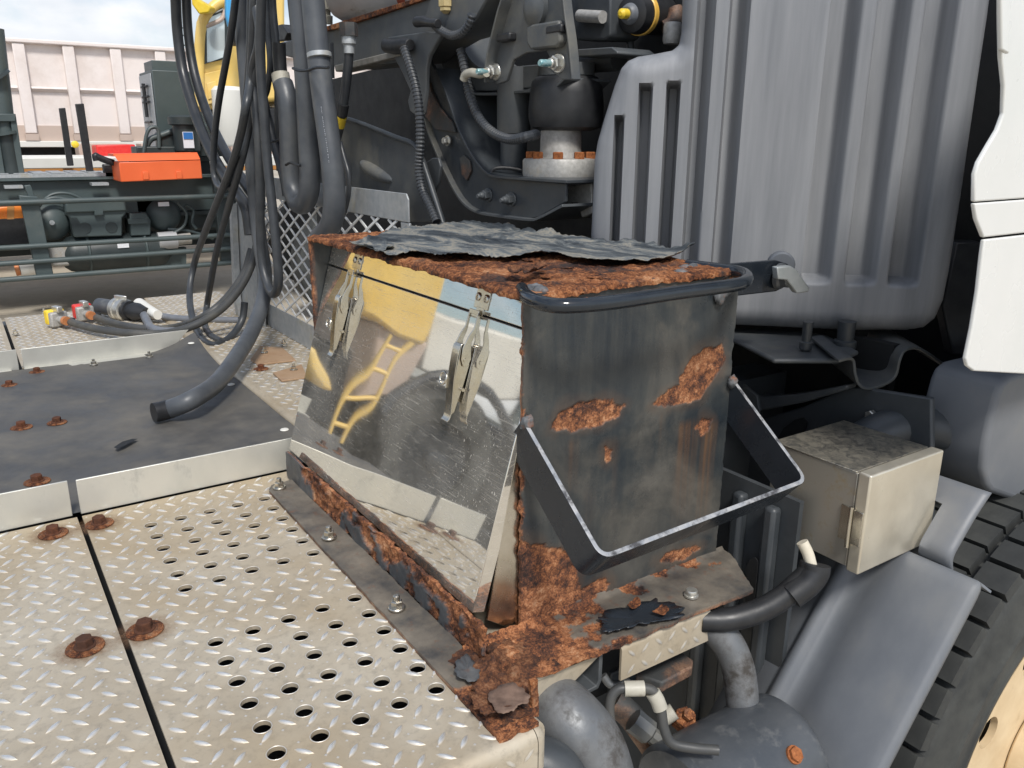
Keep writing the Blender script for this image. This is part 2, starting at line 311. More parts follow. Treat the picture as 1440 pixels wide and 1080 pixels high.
class MB:
    def __init__(s): s.v = []; s.f = []
    def add(s, vs, fs):
        o = len(s.v); s.v += [tuple(v) for v in vs]; s.f += [tuple(i+o for i in f) for f in fs]; return s
    def box(s, x0, x1, y0, y1, z0, z1):
        return s.add([(x, y, z) for x in (x0, x1) for y in (y0, y1) for z in (z0, z1)],
                     [(0, 1, 3, 2), (4, 6, 7, 5), (0, 4, 5, 1), (2, 3, 7, 6), (0, 2, 6, 4), (1, 5, 7, 3)])
    def obox(s, c, ax, ay, az):
        c, ax, ay, az = V(c), V(ax), V(ay), V(az)
        return s.add([c+ax*i+ay*j+az*k for i in (-1, 1) for j in (-1, 1) for k in (-1, 1)],
                     [(0, 1, 3, 2), (4, 6, 7, 5), (0, 4, 5, 1), (2, 3, 7, 6), (0, 2, 6, 4), (1, 5, 7, 3)])
    def slab(s, pts, off):
        """polygon pts (3-D) thickened by the vector off"""
        P = [V(p) for p in pts]; n = len(P); off = V(off)
        nrm = sum(((P[i]-P[0]).cross(P[(i+1) % n]-P[0]) for i in range(n)), V((0, 0, 0)))
        if nrm.dot(off) > 0: P.reverse()
        return s.add(P+[p+off for p in P], [tuple(range(n)), tuple(range(2*n-1, n-1, -1))]+[((i+1) % n, i, i+n, (i+1) % n+n) for i in range(n)])
    def tube(s, path, r, n=12, closed=False, caps=True):
        P = [V(p) for p in path]; m = len(P)
        rf = r if callable(r) else (lambda t: r)
        tang = []
        for i in range(m):
            a = P[i-1] if (i > 0 or closed) else P[i]
            b = P[(i+1) % m] if (i < m-1 or closed) else P[i]
            tang.append((b-a).normalized())
        up = V((0, 0, 1)) if abs(tang[0].z) < 0.9 else V((1, 0, 0))
        u = (up-tang[0]*up.dot(tang[0])).normalized()
        vs, fs = [], []
        for i in range(m):
            u = (u-tang[i]*u.dot(tang[i])).normalized(); w = tang[i].cross(u)
            rr = rf(i/max(1, m-1))
            for k in range(n):
                a = 2*math.pi*k/n; vs.append(P[i]+(u*math.cos(a)+w*math.sin(a))*rr)
        for i in range(m if closed else m-1):
            for k in range(n):
                a, b = i*n+k, i*n+(k+1) % n; c, d = ((i+1) % m)*n+(k+1) % n, ((i+1) % m)*n+k
                fs.append((a, b, c, d))
        if caps and not closed:
            fs.append(tuple(range(n-1, -1, -1))); fs.append(tuple((m-1)*n+k for k in range(n)))
        return s.add(vs, fs)
    def lathe(s, prof, o, axis, n=24, caps=True):
        """prof: (radius, distance along axis)"""
        o, a = V(o), V(axis).normalized()
        u = a.orthogonal().normalized(); w = a.cross(u)
        vs, fs = [], []
        for r, h in prof:
            for k in range(n):
                t = 2*math.pi*k/n; vs.append(o+a*h+(u*math.cos(t)+w*math.sin(t))*r)
        for i in range(len(prof)-1):
            for k in range(n):
                fs.append((i*n+k, i*n+(k+1) % n, (i+1)*n+(k+1) % n, (i+1)*n+k))
        m = len(prof)-1
        if caps: fs += [tuple(range(n-1, -1, -1)), tuple(m*n+k for k in range(n))]
        return s.add(vs, fs)
    def grid(s, co, nu, nv):
        vs = [co(i, j) for i in range(nu+1) for j in range(nv+1)]
        w = nv+1
        return s.add(vs, [(i*w+j, (i+1)*w+j, (i+1)*w+j+1, i*w+j+1) for i in range(nu) for j in range(nv)])
    def ribbon(s, pts, off, t):
        """thin folded sheet: open polyline pts swept along off, thickness t to its left"""
        P = [V(p) for p in pts]; off = V(off); o = off.normalized(); n = len(P); Q = []
        for i in range(n):
            a = (P[i]-P[i-1]).normalized() if i else (P[1]-P[0]).normalized()
            b = (P[i+1]-P[i]).normalized() if i < n-1 else a
            na, nb = o.cross(a), o.cross(b); m = (na+nb)
            Q.append(P[i]+m*(t/max(0.3, (1+na.dot(nb)))))
        vs = P+Q+[p+off for p in P]+[q+off for q in Q]; fs = []
        for i in range(n-1):
            fs += [(i, i+1, 2*n+i+1, 2*n+i), (n+i+1, n+i, 3*n+i, 3*n+i+1), (i+1, i, n+i, n+i+1), (2*n+i, 2*n+i+1, 3*n+i+1, 3*n+i)]
        fs += [(0, 2*n, 3*n, n), (n-1, 2*n-1, 4*n-1, 3*n-1)]
        return s.add(vs, fs)

ORG = {}
def mesh_from(name, mb, org=(0, 0, 0), angle=38, smooth=True, recalc=True):
    ox, oy, oz = org
    me = bpy.data.meshes.new(name)
    me.from_pydata([(x-ox, y-oy, z-oz) for x, y, z in mb.v], [], mb.f)
    if recalc:
        bm = bmesh.new(); bm.from_mesh(me); bmesh.ops.recalc_face_normals(bm, faces=bm.faces); bm.to_mesh(me); bm.free()
    if smooth:
        me.shade_smooth()
        me.set_sharp_from_angle(angle=R(angle))
    me.update(); return me
def put(name, me, mt, parent=None, loc=(0, 0, 0), bevel=0, seg=2):
    o = bpy.data.objects.new(name, me); COL.objects.link(o)
    if mt and not me.materials: me.materials.append(M[mt] if isinstance(mt, str) else mt)
    if parent is not None: o.parent = parent
    o.location = loc
    if bevel:
        b = o.modifiers.new('bevel', 'BEVEL'); b.width = bevel; b.segments = seg; b.limit_method = 'ANGLE'; b.angle_limit = R(35)
    return o
def part(parent, name, mb, mt, bevel=0, angle=38, smooth=True, recalc=True, seg=2, label=None, stuff=False):
    org = ORG[parent.name] if parent is not None else (0, 0, 0)
    o = put(name, mesh_from(name, mb, org, angle, smooth, recalc), mt, parent, (0, 0, 0), bevel, seg)
    ORG[o.name] = org
    if label: o['label'] = label
    if stuff: o['kind'] = 'stuff'
    return o
def thing(name, label, cat, loc=(0, 0, 0), group=None):
    o = bpy.data.objects.new(name, None); COL.objects.link(o)
    o.empty_display_size = 0.05
    o.location = loc; o['label'] = label; o['category'] = cat
    if group: o['group'] = group
    ORG[o.name] = tuple(loc); return o
def single(name, mb, mt, label, cat, group=None, loc=None, **kw):
    loc = loc or tuple(np.mean(np.array(mb.v), 0))
    o = put(name, mesh_from(name, mb, loc, kw.get('angle', 38)), mt, None, loc, kw.get('bevel', 0))
    o['label'] = label; o['category'] = cat
    if group: o['group'] = group
    ORG[o.name] = tuple(loc); return o
def structure(name, mb, mt):
    o = put(name, mesh_from(name, mb), mt); o['kind'] = 'structure'; ORG[o.name] = (0, 0, 0); return o
def inst(parent, name, me, mt, loc, rot=None, scale=None):
    """another copy of a shared mesh as a child; loc in world coordinates"""
    g = ORG[parent.name]
    o = put(name, me, mt, parent, (loc[0]-g[0], loc[1]-g[1], loc[2]-g[2]))
    if rot is not None: o.rotation_mode = 'QUATERNION'; o.rotation_quaternion = rot
    if scale: o.scale = (scale,)*3
    ORG[o.name] = g; return o
def hexhead(mb, o, axis, r, h, spin=0.3, ch=0.12):
    o, a = V(o), V(axis).normalized(); u = a.orthogonal().normalized(); w = a.cross(u)
    vs = []
    for rr, hh in ((r, 0), (r, h*(1-ch)), (r*0.86, h)):
        for k in range(6):
            t = spin+math.pi*k/3; vs.append(o+a*hh+(u*math.cos(t)+w*math.sin(t))*rr)
    fs = [tuple(range(5, -1, -1)), tuple(range(12, 18))]
    for i in range(2):
        for k in range(6): fs.append((i*6+k, i*6+(k+1) % 6, (i+1)*6+(k+1) % 6, (i+1)*6+k))
    return mb.add(vs, fs)
def fbm(p, s, o=4):
    return noise.fractal(V(p)*s, 1.0, 2.0, o)

# ================================================================== GROUND
structure('ground', MB().box(-160, 220, -80, 300, -1.35, -0.95), 'ground')
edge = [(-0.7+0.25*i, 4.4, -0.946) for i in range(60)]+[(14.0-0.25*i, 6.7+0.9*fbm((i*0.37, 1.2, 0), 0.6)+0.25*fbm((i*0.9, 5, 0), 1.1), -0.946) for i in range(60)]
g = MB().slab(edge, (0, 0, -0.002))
structure('shadow_patch', g, 'shadow_ground')  # ragged dark sheet laid where the truck's own shadow falls
for i, (x0, x1, y0, y1) in enumerate([(-0.2, 0.2, 5.55, 5.62), (0.32, 0.52, 5.95, 6.02), (-0.35, 0.02, 6.1, 6.17), (0.30, 0.75, 5.30, 5.36), (1.75, 1.90, 6.05, 6.14), (1.95, 2.08, 6.05, 6.14)]):
    structure('faded_ground_mark', MB().box(x0, x1, y0, y1, -0.946, -0.942), 'off_white')

# ================================================================== TRUCK DECK
deck = thing('truck_deck', 'aluminium tread plate deck of the truck with rusty washered bolts and round drain holes', 'truck deck', (0.1, 1.6, 0.0))
def lug(mb, x, y, ang, z, L=0.0126, W=0.0038, H=0.0025):
    c, s = math.cos(ang), math.sin(ang)
    out = [(-1, 0), (-0.55, -0.75), (0, -1), (0.55, -0.75), (1, 0), (0.55, 0.75), (0, 1), (-0.55, 0.75)]
    vs = [(x+(a*L)*c-(b*W)*s, y+(a*L)*s+(b*W)*c, z) for a, b in out]
    vs += [(x+(a*L)*c-(b*W*0.45)*s, y+(a*L)*s+(b*W*0.45)*c, z+H) for a, b in ((-0.6, 0), (0, -1), (0.6, 0), (0, 1))]
    fs = [(0, 1, 8), (1, 2, 9, 8), (2, 3, 9), (3, 4, 10), (3, 10, 9), (4, 5, 10), (5, 6, 11, 10), (6, 7, 11), (7, 0, 8), (7, 8, 11), (8, 9, 10, 11)]
    mb.add(vs, fs)
def inside(x, y, poly):
    r = False; n = len(poly)
    for i in range(n):
        (x1, y1), (x2, y2) = poly[i], poly[(i+1) % n]
        if (y1 > y) != (y2 > y) and x < (x2-x1)*(y-y1)/(y2-y1)+x1: r = not r
    return r
def tread_plate(outer, holes=(), z=0.0, th=0.005, avoid=(), sp=0.0205, lug_from=None, name='tread_plate', step=1):
    mb = MB(); hr = 0.0105; loops = [[V((x, y, z)) for x, y in outer]]
    for hx, hy in holes:
        loops.append([V((hx+hr*math.cos(2*math.pi*k/18), hy+hr*math.sin(2*math.pi*k/18), z)) for k in range(18)][::-1])
    tri = tessellate_polygon(loops); flat = [p for l in loops for p in l]; n = len(flat)
    mb.add(flat+[p-V((0, 0, th)) for p in flat], [tuple(t) for t in tri]+[tuple(i+n for i in t)[::-1] for t in tri])
    o = 0
    for l in loops:
        m = len(l); mb.f += [(o+i, o+(i+1) % m, n+o+(i+1) % m, n+o+i) for i in range(m)]; o += m
    nb = len(mb.v)
    xs = [p[0] for p in outer]; ys = [p[1] for p in outer]
    P_, Q_ = 0.0544, 0.0561
    for i in range(int(min(xs)/P_)-2, int(max(xs)/P_)+3):
        for j in range(int(min(ys)/Q_)-2, int(max(ys)/Q_)+3):
            bx_, by_ = -0.0149+i*P_, 1.0198-18*Q_+j*Q_
            for dx, dy, a in ((0, 0, 41), (0.0185, -0.0185, 41), (0.0265, 0.010, -47), (0.0447, -0.0272, -47), (0, -0.019, None), (0.0185, 0.0, None), (0.0265, 0.0275, None), (0.0447, -0.0085, None)):
                x, y = bx_+dx, by_+dy
                if lug_from and not lug_from(x, y): continue
                if a is None:
                    if not inside(x, y, outer) or any((x-p)**2+(y-q)**2 < 0.0135**2 for p, q in holes) or any((x-p)**2+(y-q)**2 < 0.028**2 for p, q in avoid): continue
                    q = 0.0026; mb.add([(x-q, y, z+.0001), (x, y-q, z+.0001), (x+q, y, z+.0001), (x, y+q, z+.0001), (x, y, z+.001)], [(0, 1, 4), (1, 2, 4), (2, 3, 4), (3, 0, 4)])
                    continue
                c, s_ = math.cos(R(a)), math.sin(R(a))
                ends = [(x+t*c, y+t*s_) for t in (-0.0125, -0.006, 0, 0.006, 0.0125)]
                if not all(inside(p, q, outer) for p, q in ends): continue
                if any((p-h)**2+(q-g)**2 < 0.0125**2 for p, q in ends for h, g in holes): continue
                if any((p-h)**2+(q-g)**2 < 0.0255**2 for p, q in ends for h, g in avoid): continue
                lug(mb, x, y, R(a), z+0.0001)
    for hx, hy in holes:                       # raised burr round each drilled hole
        mb.tube([(hx+0.0110*math.cos(2*math.pi*q/18), hy+0.0110*math.sin(2*math.pi*q/18), z+0.0003) for q in range(18)], 0.0008, 5, closed=True)
    me = mesh_from(name, mb, ORG[deck.name], 50, True, False)
    at = me.attributes.new('lug', 'FLOAT', 'POINT')
    zz = np.array([v[2] for v in mb.v]); at.data.foreach_set('value', (zz > z+0.0008).astype(np.float32))
    o = put(name, me, 'tread', deck); ORG[o.name] = ORG[deck.name]; return o
HX = [0.20+0.05*i for i in range(5)]
holes = [(x+0.0015, 1.428-0.0503*j) for x in HX for j in range(6)] + [(x+0.003, 1.0120-0.0497*j) for x in HX for j in range(6)]
bolts = [(0.056, 1.482, 0), (0.1273, 1.48, 0), (0.0553, 1.093, 0), (0.129, 1.091, 0)]
tread_plate([(0.1065, 0.646), (0.465, 0.646), (0.465, 0.713), (0.88, 0.713), (0.88, 1.535), (0.1065, 1.535)], holes, 0.0, avoid=[b[:2] for b in bolts], lug_from=lambda x, y: x < 0.45 or y < 0.75)
tread_plate([(-0.065, 0.646), (0.0985, 0.646), (0.0985, 1.535), (-0.065, 1.535)], (), 0.0, avoid=[b[:2] for b in bolts], lug_from=lambda x, y: x > -0.75)
tread_plate([(-0.065, 2.72), (0.086, 2.72), (0.086, 3.545), (-0.065, 3.545)], (), 0.0, lug_from=lambda x, y: x > -0.2)
tread_plate([(0.096, 2.72), (0.60, 2.72), (0.60, 3.545), (0.096, 3.545)], (), 0.0)
tread_plate([(0.596, 1.56), (0.90, 1.56), (0.90, 3.6), (0.596, 3.6)], (), 0.016)
# folded edges of the plates
def fold(x0, x1, y, z, r=0.016, drop=0.05, name='folded_lip', lugs=True):
    prof = [(0, y+0.002, z)]+[(0, y-r*math.sin(a), z-r+r*math.cos(a)) for a in [R(12*i) for i in range(1, 8)]]+[(0, y-r, z-r-drop)]
    mb = MB().ribbon([(x0, p[1], p[2]) for p in prof], (x1-x0, 0, 0), 0.004)
    nb = len(mb.v)
    if lugs:
        x = x0+0.018; i = 0
        while x < x1-0.012:
            for zz in (z-r-0.008, z-r-0.033):
                if zz < z-r-drop+0.012: continue
                s = 1 if (i % 2) else -1
                vs = []
                for a, b in [(-1, 0), (-0.5, -0.8), (0.5, -0.8), (1, 0), (0.5, 0.8), (-0.5, 0.8)]:
                    vs.append((x+(a*0.011*0.7-b*0.0035*0.7*s), y-r-0.0003, zz+(a*0.011*0.7*s+b*0.0035*0.7)))
                vs.append((x, y-r-0.0022, zz)); mb.add(vs, [(q, (q+1) % 6, 6) for q in range(6)])
                i += 1
            x += 0.025; i += 1
    me = mesh_from(name, mb, ORG[deck.name], 50)
    at = me.attributes.new('lug', 'FLOAT', 'POINT')
    at.data.foreach_set('value', np.array([1.0 if (j >= nb and (j-nb) % 7 == 6) else 0.0 for j in range(len(mb.v))], np.float32))
    o = put(name, me, 'tread', deck); ORG[o.name] = ORG[deck.name]; return o
fold(0.1065, 0.462, 0.646, 0.0, drop=0.045)
fold(-0.065, 0.0985, 0.646, 0.0, drop=0.045)
fold(0.655, 0.825, 0.716, -0.001, r=0.010, drop=0.045)
# rounded corner of the near plate beside the box
mb = MB()
prof = [(0.463, 0.0)]+[(0.463+0.016*math.sin(R(15*i)), -0.016+0.016*math.cos(R(15*i))) for i in range(1, 7)]+[(0.479, -0.055)]
mb.ribbon([(x, 0.646, z) for x, z in prof], (0, 0.05, 0), -0.004)
nn = 6
cs = []
for a in range(nn+1):
    t = R(90*a/nn)
    for b in range(8):
        p = R(15*b) if b < 7 else None
        if b < 7: rr, zz = 0.016*math.sin(p), -0.016+0.016*math.cos(p)
        else: rr, zz = 0.016, -0.055
        cs.append((0.463+rr*math.sin(t), 0.646-rr*math.cos(t), zz))
mb.add(cs, [(a*8+b, (a+1)*8+b, (a+1)*8+b+1, a*8+b+1) for a in range(nn) for b in range(7)])
part(deck, 'folded_corner', mb, 'tread')
# triangular cut flap of tread plate and the channel end behind it
mb = MB().slab([(0.500, 0.717, -0.0025), (0.630, 0.717, -0.0025), (0.630, 0.717, -0.008), (0.526, 0.717, -0.066)], (0, 0.004, 0))
part(deck, 'cut_flap', mb, 'tread')
mb = MB()
ch = [(0.634, 0.72, -0.004), (0.634, 0.72, -0.055), (0.628, 0.72, -0.066), (0.528, 0.72, -0.072)]
mb.ribbon(ch, (0, 0.35, 0), 0.006)
part(deck, 'channel_end', mb, 'chassis_dusty', bevel=0.0012)
# rounded step at the inner edge of the raised strip
prof = [(0.580, 0.0)]+[(0.596-0.016*math.cos(R(15*i)), 0.016*math.sin(R(15*i))) for i in range(0, 7)]
mb = MB().ribbon([(x, 1.56, z) for x, z in prof], (0, 2.0, 0), 0.003)
part(deck, 'rounded_step', mb, 'tread')
# aluminium edge strips round the mat
def strip(x0, x1, y, h=0.066, foot=None, cut=0.0, cut0=0.0):
    mb = MB().slab([(x0, y, 0.001), (x1, y, 0.001), (x1-cut*0.4+cut, y, h), (x0, y, h)], (0, 0.004, 0))
    part(deck, 'edge_strip', mb, 'alu', bevel=0.0012)
    if foot:
        part(deck, 'strip_foot', MB().box(x0, x1-0.02, y-0.045, y-0.0005, 0.001, 0.005), 'alu')
strip(0.106, 0.505, 1.541, 0.067)
strip(-0.065, 0.093, 1.541, 0.069)
strip(0.100, 0.505, 2.690, 0.062, True, 0.10)
strip(-0.065, 0.088, 2.690, 0.062, True)
# near-black underlay added to fill holes and gaps with shade; side beams
part(deck, 'dark_underlay', MB().box(-0.065, 0.85, 0.80, 3.45, -0.16, -0.035), 'void')
part(deck, 'side_beam', MB().box(-0.065, 0.45, 0.70, 0.76, -0.18, -0.012), 'chassis')
part(deck, 'side_beam', MB().box(-0.065, 0.9, 3.46, 3.54, -0.18, -0.012), 'chassis')
# bolts with washers
hb = MB(); hexhead(hb, (0, 0, 0.0040), (0, 0, 1), 0.0112, 0.0125); hb.lathe([(0.0142, 0.0025), (0.0142, 0.0042), (0.0125, 0.0050)], (0, 0, 0), (0, 0, 1), 16)
ME_HEX = mesh_from('hex_bolt', hb)
wb = MB().lathe([(0.0240, 0), (0.0248, 0.0010), (0.0243, 0.0022), (0.021, 0.0027), (0.012, 0.0029)], (0, 0, 0), (0, 0, 1), 26)
ME_WASH = mesh_from('washer', wb)
wb = MB().lathe([(0.0335, 0), (0.032, 0.0004)], (0, 0, 0), (0, 0, 1), 26)
ME_STAIN = mesh_from('rust_stain', MB().add([(0.05*math.cos(R(20*i)), 0.05*math.sin(R(20*i)), 0.0002) for i in range(18)], [tuple(range(18))]))
def deck_bolt(p, parent, s=1.0, mt='bolt_rust'):
    sp = random.uniform(0, 1)
    q = Matrix.Rotation(sp, 3, 'Z').to_quaternion()
    s *= random.uniform(0.93, 1.05)
    b = inst(parent, 'bolt', ME_HEX, mt, p, q, s)
    if parent.name.startswith('truck_deck'): put('rust_stain', ME_STAIN, 'rust_stain', b)
    ws = put('washer', ME_WASH, 'washer_rust', b); return b
for p in bolts: deck_bolt((p[0], p[1], 0.001), deck)
for p in [(0.0358, 1.495, 0), (0.6597, 2.266, 0.017)]: 
    if p[0] > 0.3: deck_bolt(p, deck, 0.85)
sm = MB(); hexhead(sm, (0, 0, 0.003), (0, 0, 1), 0.0075, 0.008); sm.lathe([(0.011, 0), (0.011, 0.002), (0.010, 0.003)], (0, 0, 0), (0, 0, 1), 18); sm.lathe([(0.0042, 0.011), (0.0042, 0.017), (0.003, 0.018)], (0, 0, 0), (0, 0, 1), 10)
ME_SMALL = mesh_from('small_bolt', sm)
for p in [(0.274, 2.617, 0.006), (0.4286, 2.625, 0.006), (0.2274, 3.536, 0.006), (0.2371, 2.907, 0.006), (0.1112, 3.188, 0.006)]: inst(deck, 'small_bolt', ME_SMALL, 'stainless', p)
# loose rusty cover plates on the raised strip
for q in ([(0.6621, 2.373, 0.022), (0.6625, 2.307, 0.022), (0.772, 2.293, 0.022), (0.7888, 2.456, 0.022), (0.7379, 2.521, 0.022)], [(0.6712, 2.194, 0.022), (0.6656, 2.106, 0.022), (0.7357, 2.101, 0.022), (0.7693, 2.238, 0.022)]):
    part(deck, 'rusty_cover_plate', MB().slab(q, (0, 0, -0.005)), mat_wear('rusty_tan_plate', (0.30, 0.19, 0.11), (0.36, 0.25, 0.16), 0.75, 0, 20, (0.18, 0.08, 0.04), 10, 0.55, 0.75) if 'rusty_tan_plate' not in bpy.data.materials else bpy.data.materials['rusty_tan_plate'], bevel=0.001)
for p in [(0.7199, 2.422, 0.023), (0.7283, 2.188, 0.023), (0.8017, 2.486, 0.023)]: inst(deck, 'small_bolt', ME_SMALL, 'bolt_rust', p)

# ================================================================== RUBBER MAT
def matz(x, y):
    z = 0.004+0.003*fbm((x, y, 0.3), 2.6)+0.0012*fbm((x, y, 1.3), 12)
    e = max(0, (x-0.47)/0.11)
    z += 0.006*e*e
    c = max(0, 1-math.hypot((x-0.58)*1.0, (y-2.70)*0.55)/0.20); z += 0.055*c*c
    d = math.hypot((x-0.235)/0.055, (y-1.888)/0.03)
    z += 0.008*math.exp(-d*d)
    return z
mat = thing('rubber_mat', 'dark grey rubber sheet bolted flat between the two aluminium edge strips', 'rubber mat', (0.0, 2.1, 0.0))
x0, x1, y0, y1 = -0.045, 0.578, 1.549, 2.672
nu, nv = 150, 90
def mco(i, j):
    x = x0+(x1-x0)*i/nu; y = y0+(y1-y0)*j/nv
    if j == nv: y = min(y1, y1)-0.0
    return (x, y, max(0.0025, matz(x, y)))
part(mat, 'sheet', MB().grid(mco, nu, nv), 'mat_rubber', recalc=False)
# slit with a lifted edge
sl = [(0.2067, 1.833, 0.014), (0.228, 1.86, 0.014), (0.2493, 1.867, 0.014), (0.2597, 1.86, 0.014), (0.246, 1.848, 0.014), (0.2259, 1.83, 0.014), (0.2103, 1.82, 0.014)]
mb = MB(); c = [V(p) for p in sl]
mb.add([tuple(p) for p in c], [tuple(range(len(c)))])
part(mat, 'slit', mb, 'void', smooth=False)
for p in [(0.053, 2.517, 0.006), (0.0534, 2.115, 0.006), (0.1259, 2.109, 0.006), (0.054, 1.741, 0.006), (0.1273, 2.62, 0.006), (0.0683, 2.778, 0.006)]: deck_bolt((p[0], p[1], max(0.003, matz(p[0], p[1])-0.001)), mat, 0.92 if p[1] < 2.5 else 0.85)
fb = MB().lathe([(0.004, 0), (0.011, 0.0012), (0.0125, 0.003), (0.0105, 0.0052), (0.004, 0.006)], (0, 0, 0), (0, 0, 1), 14)
ME_FAST = mesh_from('fastener', fb)
for p in [(0.5515, 2.612, 0.012), (0.5509, 2.18, 0.012), (0.5521, 1.754, 0.012)]: inst(mat, 'fastener', ME_FAST, 'off_white', (p[0], p[1], matz(p[0], p[1])-0.001), None, 0.8)

# ================================================================== RUSTED TOOL BOX
def mat_rustpaint(name, ramp, rough=(0.45, 0.7)):
    k = NM(name)
    att = k.n('Attribute', attribute_name='rust')
    rc, rf = rust_cols(k, 80)
    pa = k.ramp(k.noise(16, 9, 0.66), ramp)
    pa = k.mix(k.ramp(k.noise(60, 6, 0.7), [(0.58, 0.0), (0.72, 0.6)]), pa, (0.15, 0.06, 0.03))
    nr = k.bump(k.noise(110, 6, 0.7), 0.5, 0.0016)
    nr = k.bump(k.mix(att.outputs['Fac'], 0.5, rf), 1.0, 0.003, nr)
    return k.done(k.mix(att.outputs['Fac'], pa, rc), k.mix(att.outputs['Fac'], rough[0], 0.92), 0.0, nr, 0.35)
M['flange'] = mat_rustpaint('flange_paint', [(0.3, (0.055, 0.055, 0.055)), (0.5, (0.13, 0.115, 0.095)), (0.7, (0.20, 0.175, 0.14))])
M['leg_paint'] = mat_rustpaint('angle_paint', [(0.3, (0.035, 0.04, 0.046)), (0.55, (0.075, 0.08, 0.085)), (0.75, (0.15, 0.15, 0.145))])

def sd_poly(px, pz, poly):
    """signed distance (inside > 0) of arrays px, pz to a polygon"""
    d = np.full(px.shape, 1e9); ins = np.zeros(px.shape, bool); n = len(poly)
    for i in range(n):
        ax, az = poly[i]; bx, bz = poly[(i+1) % n]
        ex, ez = bx-ax, bz-az; wx, wz = px-ax, pz-az
        t = np.clip((wx*ex+wz*ez)/(ex*ex+ez*ez+1e-12), 0, 1)
        d = np.minimum(d, np.hypot(wx-t*ex, wz-t*ez))
        c = ((az > pz) != (bz > pz)) & (px < (bx-ax)*(pz-az)/(bz-az+1e-12)+ax)
        ins ^= c
    return np.where(ins, d, -d)
def nz(pts, s, o=4):
    return np.array([noise.fractal(V(p)*s, 1.0, 2.0, o) for p in pts])
def rust_grid(parent, name, nu, nv, base, normal, rustfn, mt, depth=0.0018, amp=0.0012, skirt=0.006, streakfn=None, jag=0.0, angle=60):
    """sheet base(u,v)->xyz with paint standing proud of the rust; edge folded back by skirt"""
    us, vs = np.meshgrid(np.linspace(0, 1, nu+1), np.linspace(0, 1, nv+1), indexing='ij')
    P = base(us.ravel(), vs.ravel()); nrm = np.array(normal, float)
    r = rustfn(P)
    n1 = nz(P, 90, 5); n2 = nz(P, 14, 3)
    h = -depth*r+r*n1*amp*1.6+(1-r)*(n2*amp*0.8)+(1-r)*np.clip(r*6, 0, 1)*amp
    Q = P+nrm*h[:, None]
    if jag:
        e = (us.ravel() < 1e-6) | (us.ravel() > 1-1e-6) | (vs.ravel() < 1e-6) | (vs.ravel() > 1-1e-6)
        j = nz(P*[1, 1, 1], 60, 4)*jag
        cen = P.mean(0); dr = P-cen; dr -= np.outer(dr@nrm, nrm); dr /= np.linalg.norm(dr, axis=1)[:, None]+1e-9
        Q[e] += dr[e]*j[e][:, None]
    mb = MB(); w = nv+1
    mb.v = [tuple(q) for q in Q]
    mb.f = [(i*w+j, (i+1)*w+j, (i+1)*w+j+1, i*w+j+1) for i in range(nu) for j in range(nv)]
    ring = [i*w for i in range(nu+1)]+[nu*w+j for j in range(1, nv+1)]+[i*w+nv for i in range(nu-1, -1, -1)]+[j for j in range(nv-1, 0, -1)]
    o = len(mb.v)
    mb.v += [tuple(Q[i]-nrm*skirt) for i in ring]; m = len(ring)
    mb.f += [(ring[i], ring[(i+1) % m], o+(i+1) % m, o+i) for i in range(m)]
    mb.f.append(tuple(o+i for i in range(m)))
    me = mesh_from(name, mb, ORG[parent.name], angle)
    at = me.attributes.new('rust', 'FLOAT', 'POINT')
    rr = np.concatenate([r, np.maximum(r[ring], 0.75)]); at.data.foreach_set('value', rr.astype(np.float32))
    st = streakfn(P, r) if streakfn else np.zeros(len(P))
    a2 = me.attributes.new('streak', 'FLOAT', 'POINT'); a2.data.foreach_set('value', np.concatenate([st, st[ring]]).astype(np.float32))
    ob = put(name, me, mt, parent); ORG[ob.name] = ORG[parent.name]; return ob

